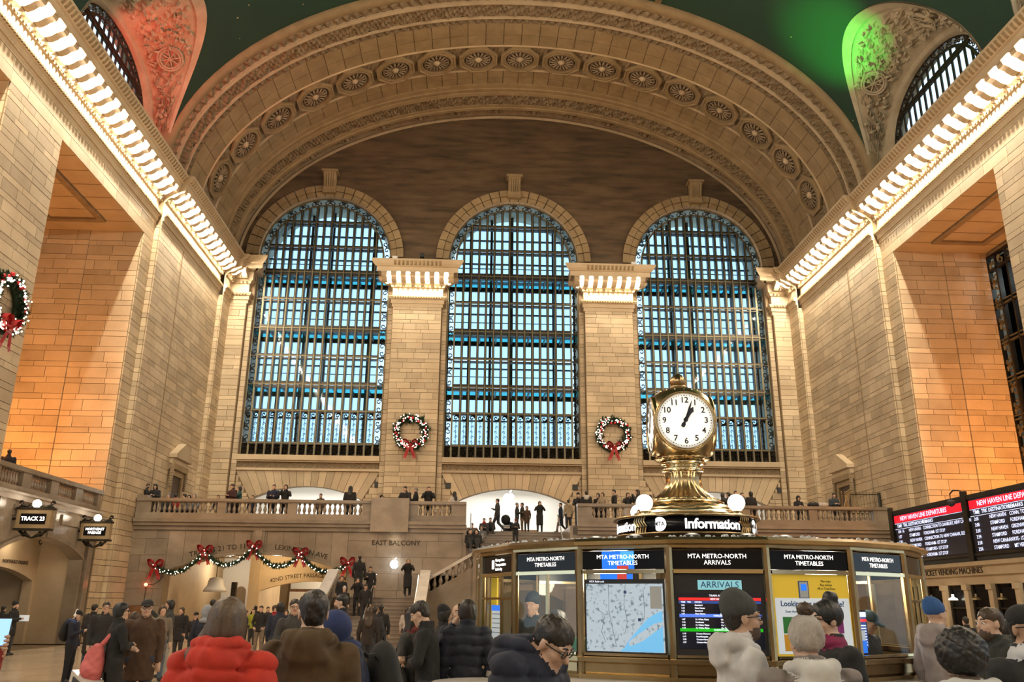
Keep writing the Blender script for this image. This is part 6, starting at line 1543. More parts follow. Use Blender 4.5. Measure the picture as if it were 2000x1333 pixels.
    if hood == 'down':
        hl = L_['trim'] if hoodc is not None else L_['coat']; yy = Y0(1.44); hs = [(-.085, .06, 1.435), (-.118, -.01, 1.465), (-.10, -.085, 1.478), (-.055, -.125, 1.468), (0, -.138, 1.462), (.055, -.125, 1.468), (.10, -.085, 1.478), (.118, -.01, 1.465), (.085, .06, 1.435)]
        s.chain([(x, y+yy, z+dz) for x, y, z in hs], [.028, .036, .042, .046, .048, .046, .042, .036, .028], hl, .02); s.ell((0, yy-.135, 1.40+dz), (.115, .052, .085), hl, .03)
    mats = ['skin_%d' % skin, cloth(coat), cloth(pants), shoes, 'beard', 'lips', cloth(scarf or hoodc or trim or coat)]
    me = s.mesh('person', res, mats, fold=(.010, 21., (1, 1, .7), 1) if res < .02 else None, quilt=quilt)
    if k != 1: me.transform(Matrix.Scale(k, 4))
    o = link('person', me, None, loc); o.rotation_euler = (0, 0, rz); tag(o, label, 'person', group)
    def child(sd, name, m, r=None, fold=None):
        mm = sd.mesh(name, r or max(res*.8, .0065), [m], fold=fold if res < .022 else None)
        if mm is None: return
        if k != 1: mm.transform(Matrix.Scale(k, 4))
        return link(name, mm, o)
    if hair and hair[0] != 'none':
        ty_, cl = hair; g = SDF()
        big = .012 if ty_ != 'afro' else .045
        if hood == 'up': pass
        else:
            g.ell(hp(0, -.014, .045), (.079+big, .097+big, .081+big), 0, .02, RR) if ty_ != 'short' else g.ell(hp(0, -.014, .052), (.0815, .1015, .083), 0, .02, RR).ell(hp(0, -.047, -.012), (.062, .055, .062), 0, .03, RR)
            if ty_ in ('long', 'longer'):
                bl_ = 1.25 if ty_ == 'long' else 1.08
                b0 = hp(0, -.06, .0) if hood != 'down' else hp(0, -.085, .0)
                g.loft([(hc[2]+.05, b0[0], b0[1], .085, .06), (hc[2]-.10, b0[0], b0[1]-.005, .10, .06), (1.44+dz, 0, Y0(1.4)-(.085 if hood != 'down' else .17), .115, .055), (1.30+dz, 0, Y0(1.3)-(.125 if hood != 'down' else .215), .10, .04), (bl_+dz, 0, Y0(1.3)-(.135 if hood != 'down' else .205), .05, .025)], 0, .03)
                for sg in (-1, 1): g.cone(hp(sg*.078, .0, .02), hp(sg*.085, -.01, -.13), .028, .03, 0, .03)
            if ty_ == 'side':
                g.ell(hp(0, -.035, -.03), (.102, .092, .125), 0, .03, RR); g.chain([hp(-.07, -.02, -.05), (-.15, Y0(1.4)-.03, 1.43+dz), (-.20, Y0(1.3)-.01, 1.30+dz), (-.235, Y0(1.2)+.0, 1.14+dz)], [.05, .045, .04, .02], 0, .03)
            if ty_ == 'bob':
                g.ell(hp(0, -.03, -.02), (.098, .085, .105), 0, .03, RR)
            if ty_ == 'bun': g.ell(hp(0, -.05, .15), (.05, .05, .045), 0, .02, RR)
            if ty_ == 'pony': g.chain([hp(0, -.11, .05), hp(0, -.15, -.06), hp(0, -.12, -.18)], [.03, .035, .015], 0, .02)
            g.ell(hp(0, .085, -.03), (.066, .075, .092), 0, 0, RR, True)
            if ty_ in ('short', 'bun', 'pony'): g.ell(hp(0, .045, -.105), (.12, .11, .075), 0, 0, RR, True)
            child(g, 'hair', 'hair_'+cl, None, (.009, 70., (1, 1, 1), None) if ty_ == 'afro' else (.0065 if ty_ == 'short' else .0045, 95. if ty_ == 'short' else 120., (1, 1, .45 if ty_ == 'short' else .10), None))
    if hood == 'up':
        g = SDF(); g.ell(hp(0, -.02, .02), (.118, .125, .145), 0, .03, RR); g.ell((0, Y0(1.44)-.03, 1.45+dz), (.13, .11, .06), 0, .05); g.ell(hp(0, .115, -.02), (.075, .085, .105), 0, 0, RR, True); child(g, 'hood', cloth(hoodc or coat))
    if hat:
        ty_, c = hat; g = SDF(); m = cloth(c, .9)
        if ty_ in ('beanie', 'pompom'):
            g.ell(hp(0, -.018, .065), (.090, .107, .088 if ty_ == 'beanie' else .098), 0, .02, RR)
            if ty_ == 'beanie': g.ell(hp(0, -.045, .115), (.070, .075, .062), 0, .03, RR)
            if ty_ == 'pompom': g.ell(hp(0, -.028, .02), (.093, .098, .075), 0, .03, RR)
            g.ell(hp(0, .10, -.045), (.15, .12, .085), 0, 0, RR, True); g.ell(hp(0, -.03, -.09 if ty_ == 'beanie' else -.14), (.13, .15, .10), 0, 0, RR, True); child(g, 'beanie', m, None, (.003, 200., (1, 1, .05), None) if ty_ == 'beanie' else (.007, 110., (1, 1, .25), None))
            if ty_ == 'pompom': g2 = SDF(); g2.ell(hp(0, -.03, .185), (.046, .046, .042), 0, 0); pm = child(g2, 'pompom', 'hair_brown', None, (.008, 130., (1, 1, 1), None))
        else:
            g.ell(hp(0, -.012, .062), (.087, .104, .074), 0, .02, RR); g.ell(hp(0, 0, -.06), (.14, .16, .10), 0, 0, RR, True); child(g, 'cap', m)
            g = SDF(); g.ell(hp(0, .115, .045), (.072, .075, .012), 0, .01, RR); child(g, 'cap_brim', m, max(res*.5, .006))
    if glasses:
        b = MB()
        for sg in (-1, 1):
            b.tube([hp(sg*.034+.024*cos(2*PI*i/12), .097, .012+.019*sin(2*PI*i/12)) for i in range(13)], .0032, 5); b.tube([hp(sg*.058, .095, .016), hp(sg*.078, .04, .012), hp(sg*.080, -.01, .008)], .003, 4)
        b.tube([hp(-.011, .100, .014), hp(.011, .100, .014)], .003, 4); gm = b.mesh('glasses', 'black'); gm.transform(Matrix.Scale(k, 4)); link('glasses', gm, o)
    if res < .015 and face:
        for sg in (-1, 1):
            b = MB(); b.ball(hp(sg*.034, .081, .010), .0115, 10, 8); b.ball(hp(sg*.034, .0885, .010), .0062, 8, 6, 1); m_ = b.mesh('eye', ['eye_white', 'eye_dark'], True); m_.transform(Matrix.Scale(k, 4)); link('eye', m_, o)
            b = MB(); b.tube([hp(sg*.016, .092, .036), hp(sg*.034, .092, .043), hp(sg*.056, .080, .036)], [.004, .005, .003], 5); m_ = b.mesh('eyebrow', 'hair_dark'); m_.transform(Matrix.Scale(k, 4)); link('eyebrow', m_, o)
    o['_h0'] = 0; del o['_h0']
    M = Matrix.Translation(Vector(loc)) @ Matrix.Rotation(rz, 4, 'Z') @ Matrix.Scale(k, 4)
    return o, [M @ Vector(h_) if h_ is not None else None for h_ in hands], M, k
def phone(label, p, rz, glow=True, tilt=.5, s=1.):
    r = tag(empty('phone', p, rz), label, 'phone'); r.rotation_euler = (tilt, 0, rz); r.scale = (s, s, s)
    MB().box(-.036, .036, -.004, .004, -.075, .075).build('case', 'black', r); MB().box(-.033, .033, -.0055, -.004, -.070, .070).build('screen', 'phone_glow' if glow else 'black_glass', r)
    return r
def backpack(label, M, k, c, s=1., z=1.22, y=-.20, lean=0., strap=True):
    g = SDF(); g.ell((0, 0, 0), (.16*s, .10*s, .23*s), 0, .03); g.ell((0, -.05*s, -.06*s), (.12*s, .08*s, .13*s), 0, .03)
    r = empty('backpack', M @ Vector((0, y, z))); r.rotation_euler = M.to_euler(); r.scale = (k, k, k); tag(r, label, 'backpack')
    link('bag_body', g.mesh('bag_body', .02, [cloth(c)]), r)
    if strap:
        for sg in (-1, 1): MB().tube([(sg*.10, .06, .16), (sg*.12, .13, .22), (sg*.125, .20, .21)], .02, 5).build('strap', cloth(c), r)
    MB().tube([(-.03, 0, .22*s), (0, 0, .26*s), (.03, 0, .22*s)], .01, 5).build('handle', cloth(c), r)
    return r
# ------------------------------------------------------------------ who stands where
AWAY, TOWARD, RIGHT, LEFT = 0., PI, -PI/2, PI/2
def at(x, ytop, Y, fz=0., lo=1.45, hi=1.92):
    p = onY(x, ytop, Y); return Vector((p.x, Y, fz)), min(max(p.z-fz, lo), hi)
def put(label, x, ytop, Y, rz, fz=0., group=None, hatpad=0., lo=1.45, hi=1.92, **kw):
    loc, H = at(x, ytop, Y, fz, lo, hi); d = max((loc-CAM).length, 1)
    kw.setdefault('res', min(.034, max(.009, .0011*d))); H -= hatpad
    if kw.get('legs') == 'sit': H = min(1.9, max(1.5, H/.755))
    if kw.get('legs') == 'floor': H = 1.72
    return person(label, loc, rz, H, group=group, **kw)
# --- east balcony, north part
G1 = 'people along the east balcony rail'
yb = 43.25
put('man in black leather jacket sitting sideways by the balcony end block', 288, 941, yb+.2, -1.2, ZF, G1, legs='stand', pose='lap', coat=BLACK, hair=('short', 'brown'), nod=.3)
put('long-haired woman in black sitting beside the man in leather jacket', 305, 946, yb+.2, PI, ZF, G1, pose='phone', coat=BLACK, hair=('long', 'black'), skin=4, nod=.4)
put('person with grey beanie low behind the balcony rail', 331, 959, yb+.3, PI, ZF, G1, legs='sit', pose='lap', coat=CHAR, hat=('beanie', GREY), lo=1.1)
put('person in red sweater seen from behind at the balcony rail', 346, 950, yb+.35, AWAY, ZF, G1, legs='sit', coat=RED, hair=('short', 'black'), lo=1.1)
put('person in pale coat leaning by the one in red sweater', 363, 950, yb+.3, LEFT, ZF, G1, legs='sit', pose='lap', coat=BEIGE, hair=('short', 'dark'), lo=1.1)
put('person in black with dark hair next to the pale coat on the balcony', 372, 953, yb+.8, PI, ZF, G1, legs='sit', pose='phone', coat=BLACK, hair=('bob', 'black'), lo=1.1)
put('person with light hair low behind the balusters', 381, 961, yb+.3, PI, ZF, G1, legs='sit', pose='lap', coat=GREY, hair=('bob', 'grey'), lo=1.0)
put('child whose dark head just clears the balcony rail', 427, 968, yb+.4, PI, ZF, G1, coat=BLACK, lo=1.0)
put('man in maroon jacket looking at his hands on the balcony', 456, 945, yb, PI-.5, ZF, G1, pose='phone', coat=(.045, .014, .016), nod=.4)
put('person in teal and black jacket bending toward the maroon jacket', 469, 951, yb+.45, 1.9, ZF, G1, pose='photo', coat=TEAL, hair=('bob', 'dark'))
put('small child behind the rail beside the teal jacket', 494, 968, yb+.4, PI, ZF, G1, coat=NAVY, lo=1.0)
put('broad man in navy coat in front of the white shop arch', 536, 943, yb, PI, ZF, G1, pose='phone', coat=NAVY, hair=('short', 'dark'), fat=1.15)
put('person in open black jacket over beige top beside the navy coat', 559, 947, yb, PI, ZF, G1, pose='photo', coat=BLACK, trim=BEIGE, hair=('bob', 'brown'))
put('boy with only head and neck above the rail before the white shop', 627, 965, yb+.3, PI-.4, ZF, G1, coat=BROWN, hair=('short', 'dark'), lo=1.1)
put('person with long black hair seen from behind at the shop arch edge', 685, 950, yb+.2, AWAY, ZF, G1, coat=BLACK, hair=('long', 'black'), fat=1.1)
put('person in dark cap low behind the big stone block', 745, 968, yb+.9, RIGHT, ZF, G1, coat=BLACK, hat=('cap', BLACK), lo=1.0)
put('man in black coat looking down beside the stone block below the wreath', 793, 944, yb, PI-.3, ZF, G1, pose='rail', coat=BLACK, nod=.35, fat=1.1)
put('person with grey hair facing sideways between two men in black', 813, 950, yb+.5, LEFT, ZF, G1, pose='phone', coat=BLACK, hair=('short', 'grey'))
put('man in black holding both hands to his face on the balcony', 838, 944, yb, PI, ZF, G1, pose='photo', coat=BLACK, hair=('short', 'brown'), fat=1.1)
put('woman with long black hair in white coat by the stair pedestal', 888, 961, yb, .6, ZF, G1, coat=WHITE, hair=('long', 'black'), lo=1.3)
# --- in and above the stair opening
G2 = 'people at the head of the stairs'
put('tall man in dark jacket striding across the bright shop arch', 972, 975, 47.6, LEFT-.3, ZF, G2, legs='walk', coat=CHAR, pose='one')
put('person with pale beanie and backpack hugging beside the hanging logo', 1010, 984, 47.4, RIGHT, ZF, G2, coat=CHAR, hat=('beanie', (.25, .24, .23)), hair=None, pose='phone')
put('man in olive coat facing the pale beanie', 1020, 983, 47.9, LEFT, ZF, G2, coat=OLIVE, pants=BEIGE)
put('woman in long brown coat at the stair head', 1029, 990, 47.3, PI-.5, ZF, G2, coat=BROWN, style='coat', hair=('bob', 'dark'))
put('woman in long belted black coat taking a picture at the stair head', 1054, 980, 47.2, PI, ZF, G2, coat=BLACK, style='long', pose='photo', hair=('bob', 'brown'), pants=CHAR)
put('walker in long navy coat beside the sloping stone rail', 1095, 983, 47.2, LEFT, ZF, G2, coat=NAVY, style='long', legs='walk')
put('person in beige hooded jacket seen from behind by the stone rail', 1110, 977, 46.9, AWAY+.3, ZF, G2, coat=BEIGE, hood='down')
put('man in blue jacket crouching behind the pushchair', 994, 1006, 48.2, PI, ZF, G2, coat=(.03, .08, .16), pose='lap', legs='floor', beard=True, lo=.9)
def sitstep(label, x, ytop, Y, z, rz, **kw):
    loc, H = at(x, ytop, Y, z, .8, 1.6); return person(label, Vector((loc.x, Y, z)), rz, 1.68, res=.034, group='people sitting on the stairs', legs='floor', **kw)
sitstep('person in grey hood sitting on the top steps beside the pedestal', 922, 1010, 45.6, 4.95, PI, coat=(.16, .14, .12), hat=('beanie', (.2, .19, .18)), hair=None, pose='lap')
sitstep('person in red scarf sitting high on the steps', 946, 1000, 46.2, 5.3, PI, coat=CHAR, scarf=RED, pose='phone', hair=('short', 'dark'))
sitstep('person in pale trousers sitting on the upper steps', 941, 1016, 45.0, 4.8, PI-.3, coat=GREY, pants=(.35, .34, .32), pose='lap', hair=('bob', 'ash'))
sitstep('child in dark coat sitting beside the striding man', 958, 1005, 46.4, 5.35, PI, coat=BLACK, pose='lap')
sitstep('woman in red scarf sitting low on the stairs', 991, 1043, 43.7, 3.95, PI, coat=BLACK, scarf=(.22, .02, .025), hair=('long', 'dark'), pose='lap')
sitstep('person in black hat sitting on the lower steps', 960, 1056, 43.3, 3.6, PI, coat=(.04, .05, .05), hat=('beanie', BLACK), hair=None, pose='lap')
sitstep('person in dark jacket bent over a phone on the lower steps', 1027, 1052, 43.5, 3.75, PI-.4, coat=BLACK, pose='phone', nod=.5)
sitstep('man lifting a cup to his mouth on the lower steps', 1051, 1042, 43.7, 3.95, LEFT+.4, coat=(.03, .02, .02), pose='photo', skin=1)
sitstep('person leaning back beside the metal handrail on the steps', 1064, 1041, 43.9, 4.1, PI, coat=BLACK, pose='photo', hair=('bob', 'dark'))
sitstep('person in brown cap sitting by the foot of the metal handrail', 1097, 1054, 43.4, 3.65, PI, coat=CHAR, hat=('cap', BROWN), hair=None, pose='lap')
put('standing person in red cap and open black coat on the steps', 1007, 1014, 44.6, PI, 4.62, G2, coat=BLACK, pose='phone', hat=('cap', (.15, .02, .02)), hair=None, nod=.4, lo=1.4)
sitstep('person in black mask perched on the stone parapet', 918, 1046, 38.75, 4.10, PI+.4, coat=BLACK, pose='lap', hair=('short', 'black'))
sitstep('companion in black beside the masked person on the parapet', 931, 1043, 38.85, 4.10, PI-.2, coat=BLACK, pose='lap', hair=('bob', 'black'))
# --- east balcony, south part
put('person in black beanie leaning on the rail beside the pedestal', 1129, 964, yb+.5, PI, ZF, G1, pose='rail', coat=BLACK, hat=('beanie', BLACK), hair=None)
put('person in black with white fur collar from behind', 1145, 960, yb+.1, AWAY, ZF, G1, coat=BLACK, hood='down', hoodc=WHITE, hair=('short', 'black'), fat=1.1)
put('person in dark jacket between the fur collar and the beige coat', 1168, 964, yb+.55, PI-.6, ZF, G1, coat=BLACK, hair=('bob', 'black'))
put('woman in beige coat leaning forward on the rail', 1177, 963, yb, PI-.6, ZF, G1, pose='rail', coat=BEIGE, hair=('bob', 'brown'))
put('man with black hair and pale hood facing sideways', 1199, 957, yb, LEFT, ZF, G1, coat=BLACK, hood='down', hoodc=BEIGE, hair=('short', 'black'))
put('person in dark coat with hands at the mouth by the pale hood', 1226, 963, yb, PI, ZF, G1, pose='photo', coat=CHAR, hair=('bob', 'dark'))
put('long-haired woman in dark coat drinking at the balcony rail', 1245, 953, yb, LEFT, ZF, G1, pose='photo', coat=CHAR, hair=('long', 'dark'))
put('person with long brown hair turned toward the shop on the balcony', 1270, 967, yb+.2, AWAY, ZF, G1, coat=BLACK, hair=('long', 'brown'))
put('short-haired person in black coat turned toward the shop on the balcony', 1301, 958, yb, AWAY, ZF, G1, coat=BLACK, hair=('short', 'black'))
put('child in dark jacket standing next to the child in red beanie', 1383, 977, yb+.2, PI, ZF, G1, coat=BLACK, lo=1.0)
put('child in red beanie behind the rail', 1394, 973, yb+.2, PI, ZF, G1, coat=CHAR, hat=('beanie', RED), hair=None, lo=1.0)
put('woman in dark tweed coat drinking at the rail before the shop', 1411, 964, yb, RIGHT, ZF, G1, pose='photo', coat=(.05, .045, .04), hair=('bob', 'dark'))
put('person in black beside the tweed coat', 1422, 960, yb+.6, LEFT, ZF, G1, pose='photo', coat=BLACK, hair=('bob', 'black'))
put('man with glasses in wide dark coat at the balcony rail', 1436, 955, yb, PI, ZF, G1, coat=(.03, .028, .03), glasses=True, fat=1.15)
put('person in grey scarf between two dark coats', 1449, 963, yb+.6, PI, ZF, G1, coat=CHAR, scarf=GREY, hair=('short', 'dark'))
put('person in black turned away beside the grey scarf', 1466, 961, yb, AWAY+.4, ZF, G1, coat=BLACK, hair=('bob', 'black'), fat=1.1)
put('woman in black headscarf looking at a phone on the balcony', 1558, 970, yb, PI, ZF, G1, pose='phone', coat=BLACK, hood='up', nod=.35, lo=1.3)
put('young man in dark tee shirt reading beside the bags', 1627, 964, yb, PI, ZF, G1, pose='phone', coat=(.03, .045, .06), hair=('short', 'black'), nod=.4, lo=1.3)
for (x, y, c, lb) in ((1588, 980, BLACK, 'black duffel bag lying on the balcony rail'), (1606, 983, (.45, .42, .38), 'pale bundled coat lying on the balcony rail beside the duffel bag')):
    p = onY(x, y+9, YB+.05); g = SDF(); g.ell((0, 0, .10), (.30, .17, .13), 0, .03); g.ell((.16, 0, .12), (.15, .15, .11), 0, .05); r = tag(empty('bag', (p.x, YB+.05, 6.62)), lb, 'bag'); link('bag_body', g.mesh('bag_body', .03, [cloth(c)]), r); MB().tube([(-.2, 0, .2), (0, 0, .30), (.2, 0, .2)], .015, 5).build('handle', cloth(c), r)
# pushchair at the stair head
p = onY(987, 1030, 48.3); pc = tag(empty('pushchair', (p.x, 47.9, ZF)), 'black pushchair with striped basket at the head of the stairs', 'pushchair')
g = SDF(); g.ell((0, 0, .75), (.26, .30, .28), 0, .03); link('canopy', g.mesh('canopy', .03, [cloth(BLACK)]), pc); MB().box(-.22, .22, -.28, .25, .22, .45).build('basket', 'charcoal', pc)
for i in range(3): MB().box(-.23, .23, -.295, -.28, .26+i*.06, .285+i*.06).build('stripe', 'white', pc)
for sx in (-.24, .24):
    for sy in (-.25, .25): MB().lathe([(.09, -.02), (.09, .02)], (0, 0, 0), 14).build('wheel', 'black', pc).matrix_local = Matrix.Translation((sx, sy, .09)) @ Matrix.Rotation(PI/2, 4, 'Y')
# --- north bay balcony
put('man in dark jacket looking down over the north bay balustrade', 16, 877, 31.6, PI-.6, ZF, None, coat=(.02, .02, .03), pose='rail', nod=.35, hair=('short', 'black'))
o = [q for q in bpy.data.objects if q.get('label', '').startswith('man in dark jacket looking down over')][0]; o.location.x = -20.25
o2 = put('man in dark shirt turned away at the north bay balustrade', 38, 879, 32.9, AWAY+.4, ZF, None, coat=(.02, .022, .03), hair=('short', 'black'), fat=1.1)[0]; o2.location.x = -20.3
o3 = put('child in black cap just clearing the north bay balustrade', 81, 918, 34.4, AWAY, ZF, None, coat=BLACK, hat=('cap', BLACK), hair=None, lo=1.1)[0]; o3.location.x = -20.2
# --- floor crowd
G3 = 'people standing about the concourse floor'
put('person with black backpack standing in the track archway', 8, 1184, 31.0, AWAY, 0, G3, coat=BLACK, hair=('short', 'black'))
_, hd, M, k = put('man in black coat and beanie reading papers at the track archway', 31, 1177, 30.5, RIGHT, 0, G3, coat=BLACK, style='coat', pose='phone', hat=('beanie', BLACK), hair=None, pants=(.06, .06, .065))
tag(MB().box(-.16, .16, -.01, .01, -.10, .10).build('paper_sheet', 'paper', None, loc=hd[1]), 'folded pale paper held by the man in the black beanie', 'paper')
_, hd, M, k = put('man in navy jacket and black cap with headphones checking a phone', 150, 1193, 20.6, RIGHT, 0, G3, coat=(.010, .012, .028), pants=(.008, .009, .014), pose='one', hat=('cap', BLACK), hair=None, nod=.35, hood='down', hoodc=(.02, .05, .16))
backpack('black backpack on the man in the black cap', M, k, (.010, .010, .011), 1.15); phone('glowing phone in the hand of the man in the black cap', hd[1]+Vector((.02, 0, .05)), RIGHT)
hp_ = tag(empty('headphones', M @ Vector((0, .02, 1.60))), 'white over-ear headphones worn over the black cap', 'headphones'); hp_.rotation_euler = M.to_euler()
MB().tube([(.09*cos(PI*i/10), 0, .02+.115*sin(PI*i/10)) for i in range(11)], .010, 5).build('headband', 'white', hp_)
for sg in (-1, 1): MB().ball((sg*.088, 0, .0), .034, 10, 8, 0, (.5, 1, 1.1)).build('ear_cup', 'white', hp_, True)
_, hd, M, k = put('person in black puffer coat seen from behind with a black backpack', 186, 1181, 24.5, AWAY-.3, 0, G3, coat=BLACK, quilt=.012, style='long', hair=('short', 'black'), pants=(.03, .05, .08)); backpack('round black backpack on the black puffer coat', M, k, BLACK, 1.0)
put('man with glasses in black leather jacket striding with a swinging arm', 209, 1177, 19.5, PI+.5, 0, G3, coat=(.018, .018, .018), style='coat', glasses=True, hair=('short', 'dark'), legs='walk', fat=1.1)
_, hd, M, k = put('woman in black coat with glasses carrying a pink bag on her back', 238, 1179, 13.0, RIGHT+.6, 0, G3, coat=(.010, .010, .010), style='jacket', hair=('bob', 'black'), glasses=True, turn=.4, skin=0, pants=(.01, .01, .01), pose='cross')
# pink bag
pk = tag(empty('shoulder_bag', M @ Vector((-.10, -.24, .90))), 'soft pink backpack with a white base panel hanging low', 'backpack'); pk.rotation_euler = (0, .28, M.to_euler().z+.2)
mat('pink_cloth', (.62, .16, .15), .8, noise=(6., (.48, .10, .10)))
g = SDF(); g.loft([(-.20, 0, 0, .205, .115), (-.05, 0, 0, .22, .13), (.12, 0, 0, .185, .11), (.22, .02, 0, .12, .08), (.28, .03, 0, .07, .05)], 0, .03); g.ell((.02, -.10, -.08), (.15, .06, .10), 0, .03); link('bag_body', g.mesh('bag_body', .014, ['pink_cloth'], fold=(.008, 24., (1, 1, 1), None)), pk)
MB().box(-.24, .24, -.17, .10, -.34, -.16).build('base_panel', 'marble_white', pk); MB().box(-.12, .16, -.185, -.17, -.29, -.21).build('base_label', 'charcoal', pk); MB().tube([(.05, .02, .27), (.08, .10, .42), (.10, .20, .50)], .035, 6).build('strap', 'pink_cloth', pk)
put('short person with brown hair and black jacket seen from behind', 264, 1197, 15.0, AWAY, 0, G3, coat=BLACK, hair=('bob', 'brown'), scarf=(.20, .2, .2))
_, hd, M, k = put('tall man in long brown coat and black cap holding something small', 289, 1173, 13.6, PI+.35, 0, G3, coat=(.072, .036, .018), style='coat', hat=('cap', (.03, .028, .028)), hair=('short', 'dark'), pants=(.03, .045, .085), pose='down', glasses=True, fat=1.12)
put('woman in beige coat behind the brown coat', 319, 1184, 21, PI+.6, 0, G3, coat=(.20, .16, .12), style='coat', pants=(.10, .13, .18), hair=('bob', 'brown'))
put('person in dark curly hood lifting one arm', 334, 1173, 22, LEFT+.6, 0, G3, coat=(.05, .052, .05), pose='raise', hair=('bob', 'black'), pants=(.34, .32, .29))
put('smiling woman in long black puffer coat facing the hall', 356, 1187, 28.5, PI-.2, 0, G3, coat=BLACK, quilt=.012, style='coat', hair=('pony', 'brown'))
put('man in black hat and black coat behind the grey hood', 384, 1197, 26, PI, 0, G3, coat=BLACK, hat=('cap', BLACK), hair=None)
put('person in pale grey hood and navy jacket seen from behind', 406, 1186, 17.5, AWAY, 0, G3, coat=(.012, .014, .03), hood='up', hoodc=(.30, .31, .34))
put('tall person with close black hair beyond the grey hood', 417, 1172, 26, AWAY, 0, G3, coat=BLACK, hair=('short', 'black'), skin=3)
put('person with brown hair in dark coat waiting in the archway', 481, 1193, 34, RIGHT, 0, G3, coat=CHAR, hair=('bob', 'brown'))
put('person in yellow-green vest among the archway crowd', 496, 1190, 38.5, PI, 0, G3, coat=(.30, .34, .03), hair=('short', 'dark'))
put('man in black jacket and khaki trousers facing the hall', 511, 1184, 32, PI, 0, G3, coat=BLACK, pants=(.20, .16, .12), pose='pocket')
put('man in dark jacket in the archway behind the khaki trousers', 524, 1186, 40, PI+.5, 0, G3, coat=(.03, .03, .035))
put('person in long red coat near the archway', 538, 1183, 27, RIGHT, 0, G3, coat=(.28, .012, .02), style='coat', hair=('short', 'brown'))
put('person in navy jacket seen from behind with black hair', 549, 1178, 21, AWAY, 0, G3, coat=(.014, .02, .04), hair=('bob', 'black'), fat=1.1)
put('man in patterned sleeve holding a camera to his chest', 577, 1172, 14.5, PI+.3, 0, G3, coat=(.05, .047, .042), pose='cross', hair=('short', 'dark'), glasses=True)
put('bearded man in black jacket in profile by the stairs', 669, 1163, 15.5, LEFT, 0, G3, coat=(.012, .012, .013), beard=True, hair=('short', 'black'))
for x, yt, Y, rz, c, hr, lb in ((446, 1188, 37, PI, CHAR, ('short', 'dark'), 'person in charcoal coat deep in the lettered archway'), (500, 1184, 45, AWAY, BLACK, ('bob', 'black'), 'person in black walking away under the inner arch'), (464, 1190, 44, RIGHT, BROWN, ('short', 'brown'), 'person in brown jacket by the passage pier'), (560, 1192, 34, PI, (.2, .02, .03), ('bob', 'dark'), 'person in dark red jacket beside the camera man')):
    put(lb, x, yt, Y, rz, 0, G3, coat=c, hair=hr)
# stairs
G4 = 'people on the lower stair flight'
def onstair(label, x, ytop, n, rz, **kw):
    Y = 34.4+.30*(n-.5); z = .154*n if n <= 13 else 2.0; Y = Y if n <= 13 else 38.3+.3*(n-13); return put(label, x, ytop, Y, rz, z, G4, **kw)
onstair('blonde woman in long black coat standing alone on the landing', 798, 1092, 13, PI, coat=(.012, .013, .018), style='long', hair=('longer', 'blond'), pose='photo', pants=BLACK, shoes='sole')
onstair('man with blue backpack strap climbing past the garland bow', 703, 1086, 15, AWAY+.3, coat=BLACK, hair=('short', 'black'))
onstair('person in fur-hooded black coat holding a cup on the stairs', 724, 1107, 11, PI, coat=(.014, .012, .012), style='coat', hood='down', hoodc=(.16, .12, .09), hair=('short', 'brown'), pose='one', nod=.4)
onstair('hooded person in black with both hands at the mouth', 700, 1129, 8, PI, coat=BLACK, pose='photo', hair=('bob', 'dark'))
onstair('man in black jacket coming down with bowed head', 715, 1141, 6, PI, coat=BLACK, hair=('short', 'dark'), nod=.5, hood='down', legs='stand')
onstair('person in white beanie on the stairs beside the parapet', 673, 1147, 6, PI, coat=BLACK, hat=('beanie', (.55, .53, .5)), hair=None)
onstair('person in black on the steps behind the white beanie', 668, 1134, 9, PI, coat=BLACK, hair=('short', 'black'))
put('woman with long black hair in white coat at the stair foot', 796, 1188, 32.5, AWAY, 0, G3, coat=(.50, .45, .42), hair=('longer', 'black'), pants=BLACK)
put('person in black coat from behind at the stair foot', 745, 1182, 27, AWAY, 0, G3, coat=BLACK, style='coat', hair=('short', 'black'))
put('person with brown hair from behind below the stairs', 722, 1188, 22, AWAY, 0, G3, coat=(.03, .02, .016), hair=('long', 'brown'))
put('person in dark cap from behind between brown hair and black coat', 732, 1186, 24, AWAY, 0, G3, coat=CHAR, hair=('short', 'dark'))
# --- middle distance in front of the booth side
_, hd, M, k = put('stooping person in blue hood with black backpack', 712, 1199, 7.6, LEFT+.5, 0, G3, coat=(.014, .02, .05), hood='up', hoodc=(.018, .032, .11), nod=.6, lean=.30, pose='phone', hair=None, style='coat', fat=1.1)
backpack('large black backpack on the stooping blue-hooded person', M, k, (.011, .012, .013), 1.45, 1.16, -.20)
tag(MB().box(-.05, .05, -.01, .01, -.09, .09).build('leaflet', 'white', None, loc=hd[0]+Vector((-.05, 0, 0))), 'small white leaflet with the blue-hooded person', 'paper')
put('young man in black coat bowing his head toward a woman', 841, 1176, 9.6, LEFT-.1, 0, G3, coat=(.010, .010, .011), style='coat', hair=('short', 'dark'), nod=.45, turn=.1, pose='cross', lean=.08)
_, hd, M, k = put('dark-haired woman in grey jacket face to face with the young man', 812, 1186, 10.1, RIGHT-.5, 0, G3, coat=(.05, .048, .044), hair=('long', 'dark'), scarf=(.16, .03, .025), style='coat')
backpack('dark olive backpack hugged by the couple', M, k, (.022, .024, .02), 1.2, .98, -.22)
put('woman in black beanie hat looking past the couple', 868, 1187, 13.5, RIGHT+.4, 0, G3, coat=BLACK, hat=('beanie', BLACK), hair=('bob', 'black'))
_, hd, M, k = put('bald man in scarf holding up a phone to take a picture', 895, 1181, 12.0, PI+.15, 0, G3, coat=(.014, .02, .035), hair=None, scarf=(.22, .21, .19), pose='photo')
phone('dark phone held up by the bald man', hd[0].lerp(hd[1], .5)+Vector((0, -.03, .10)), 0, False, 0.)
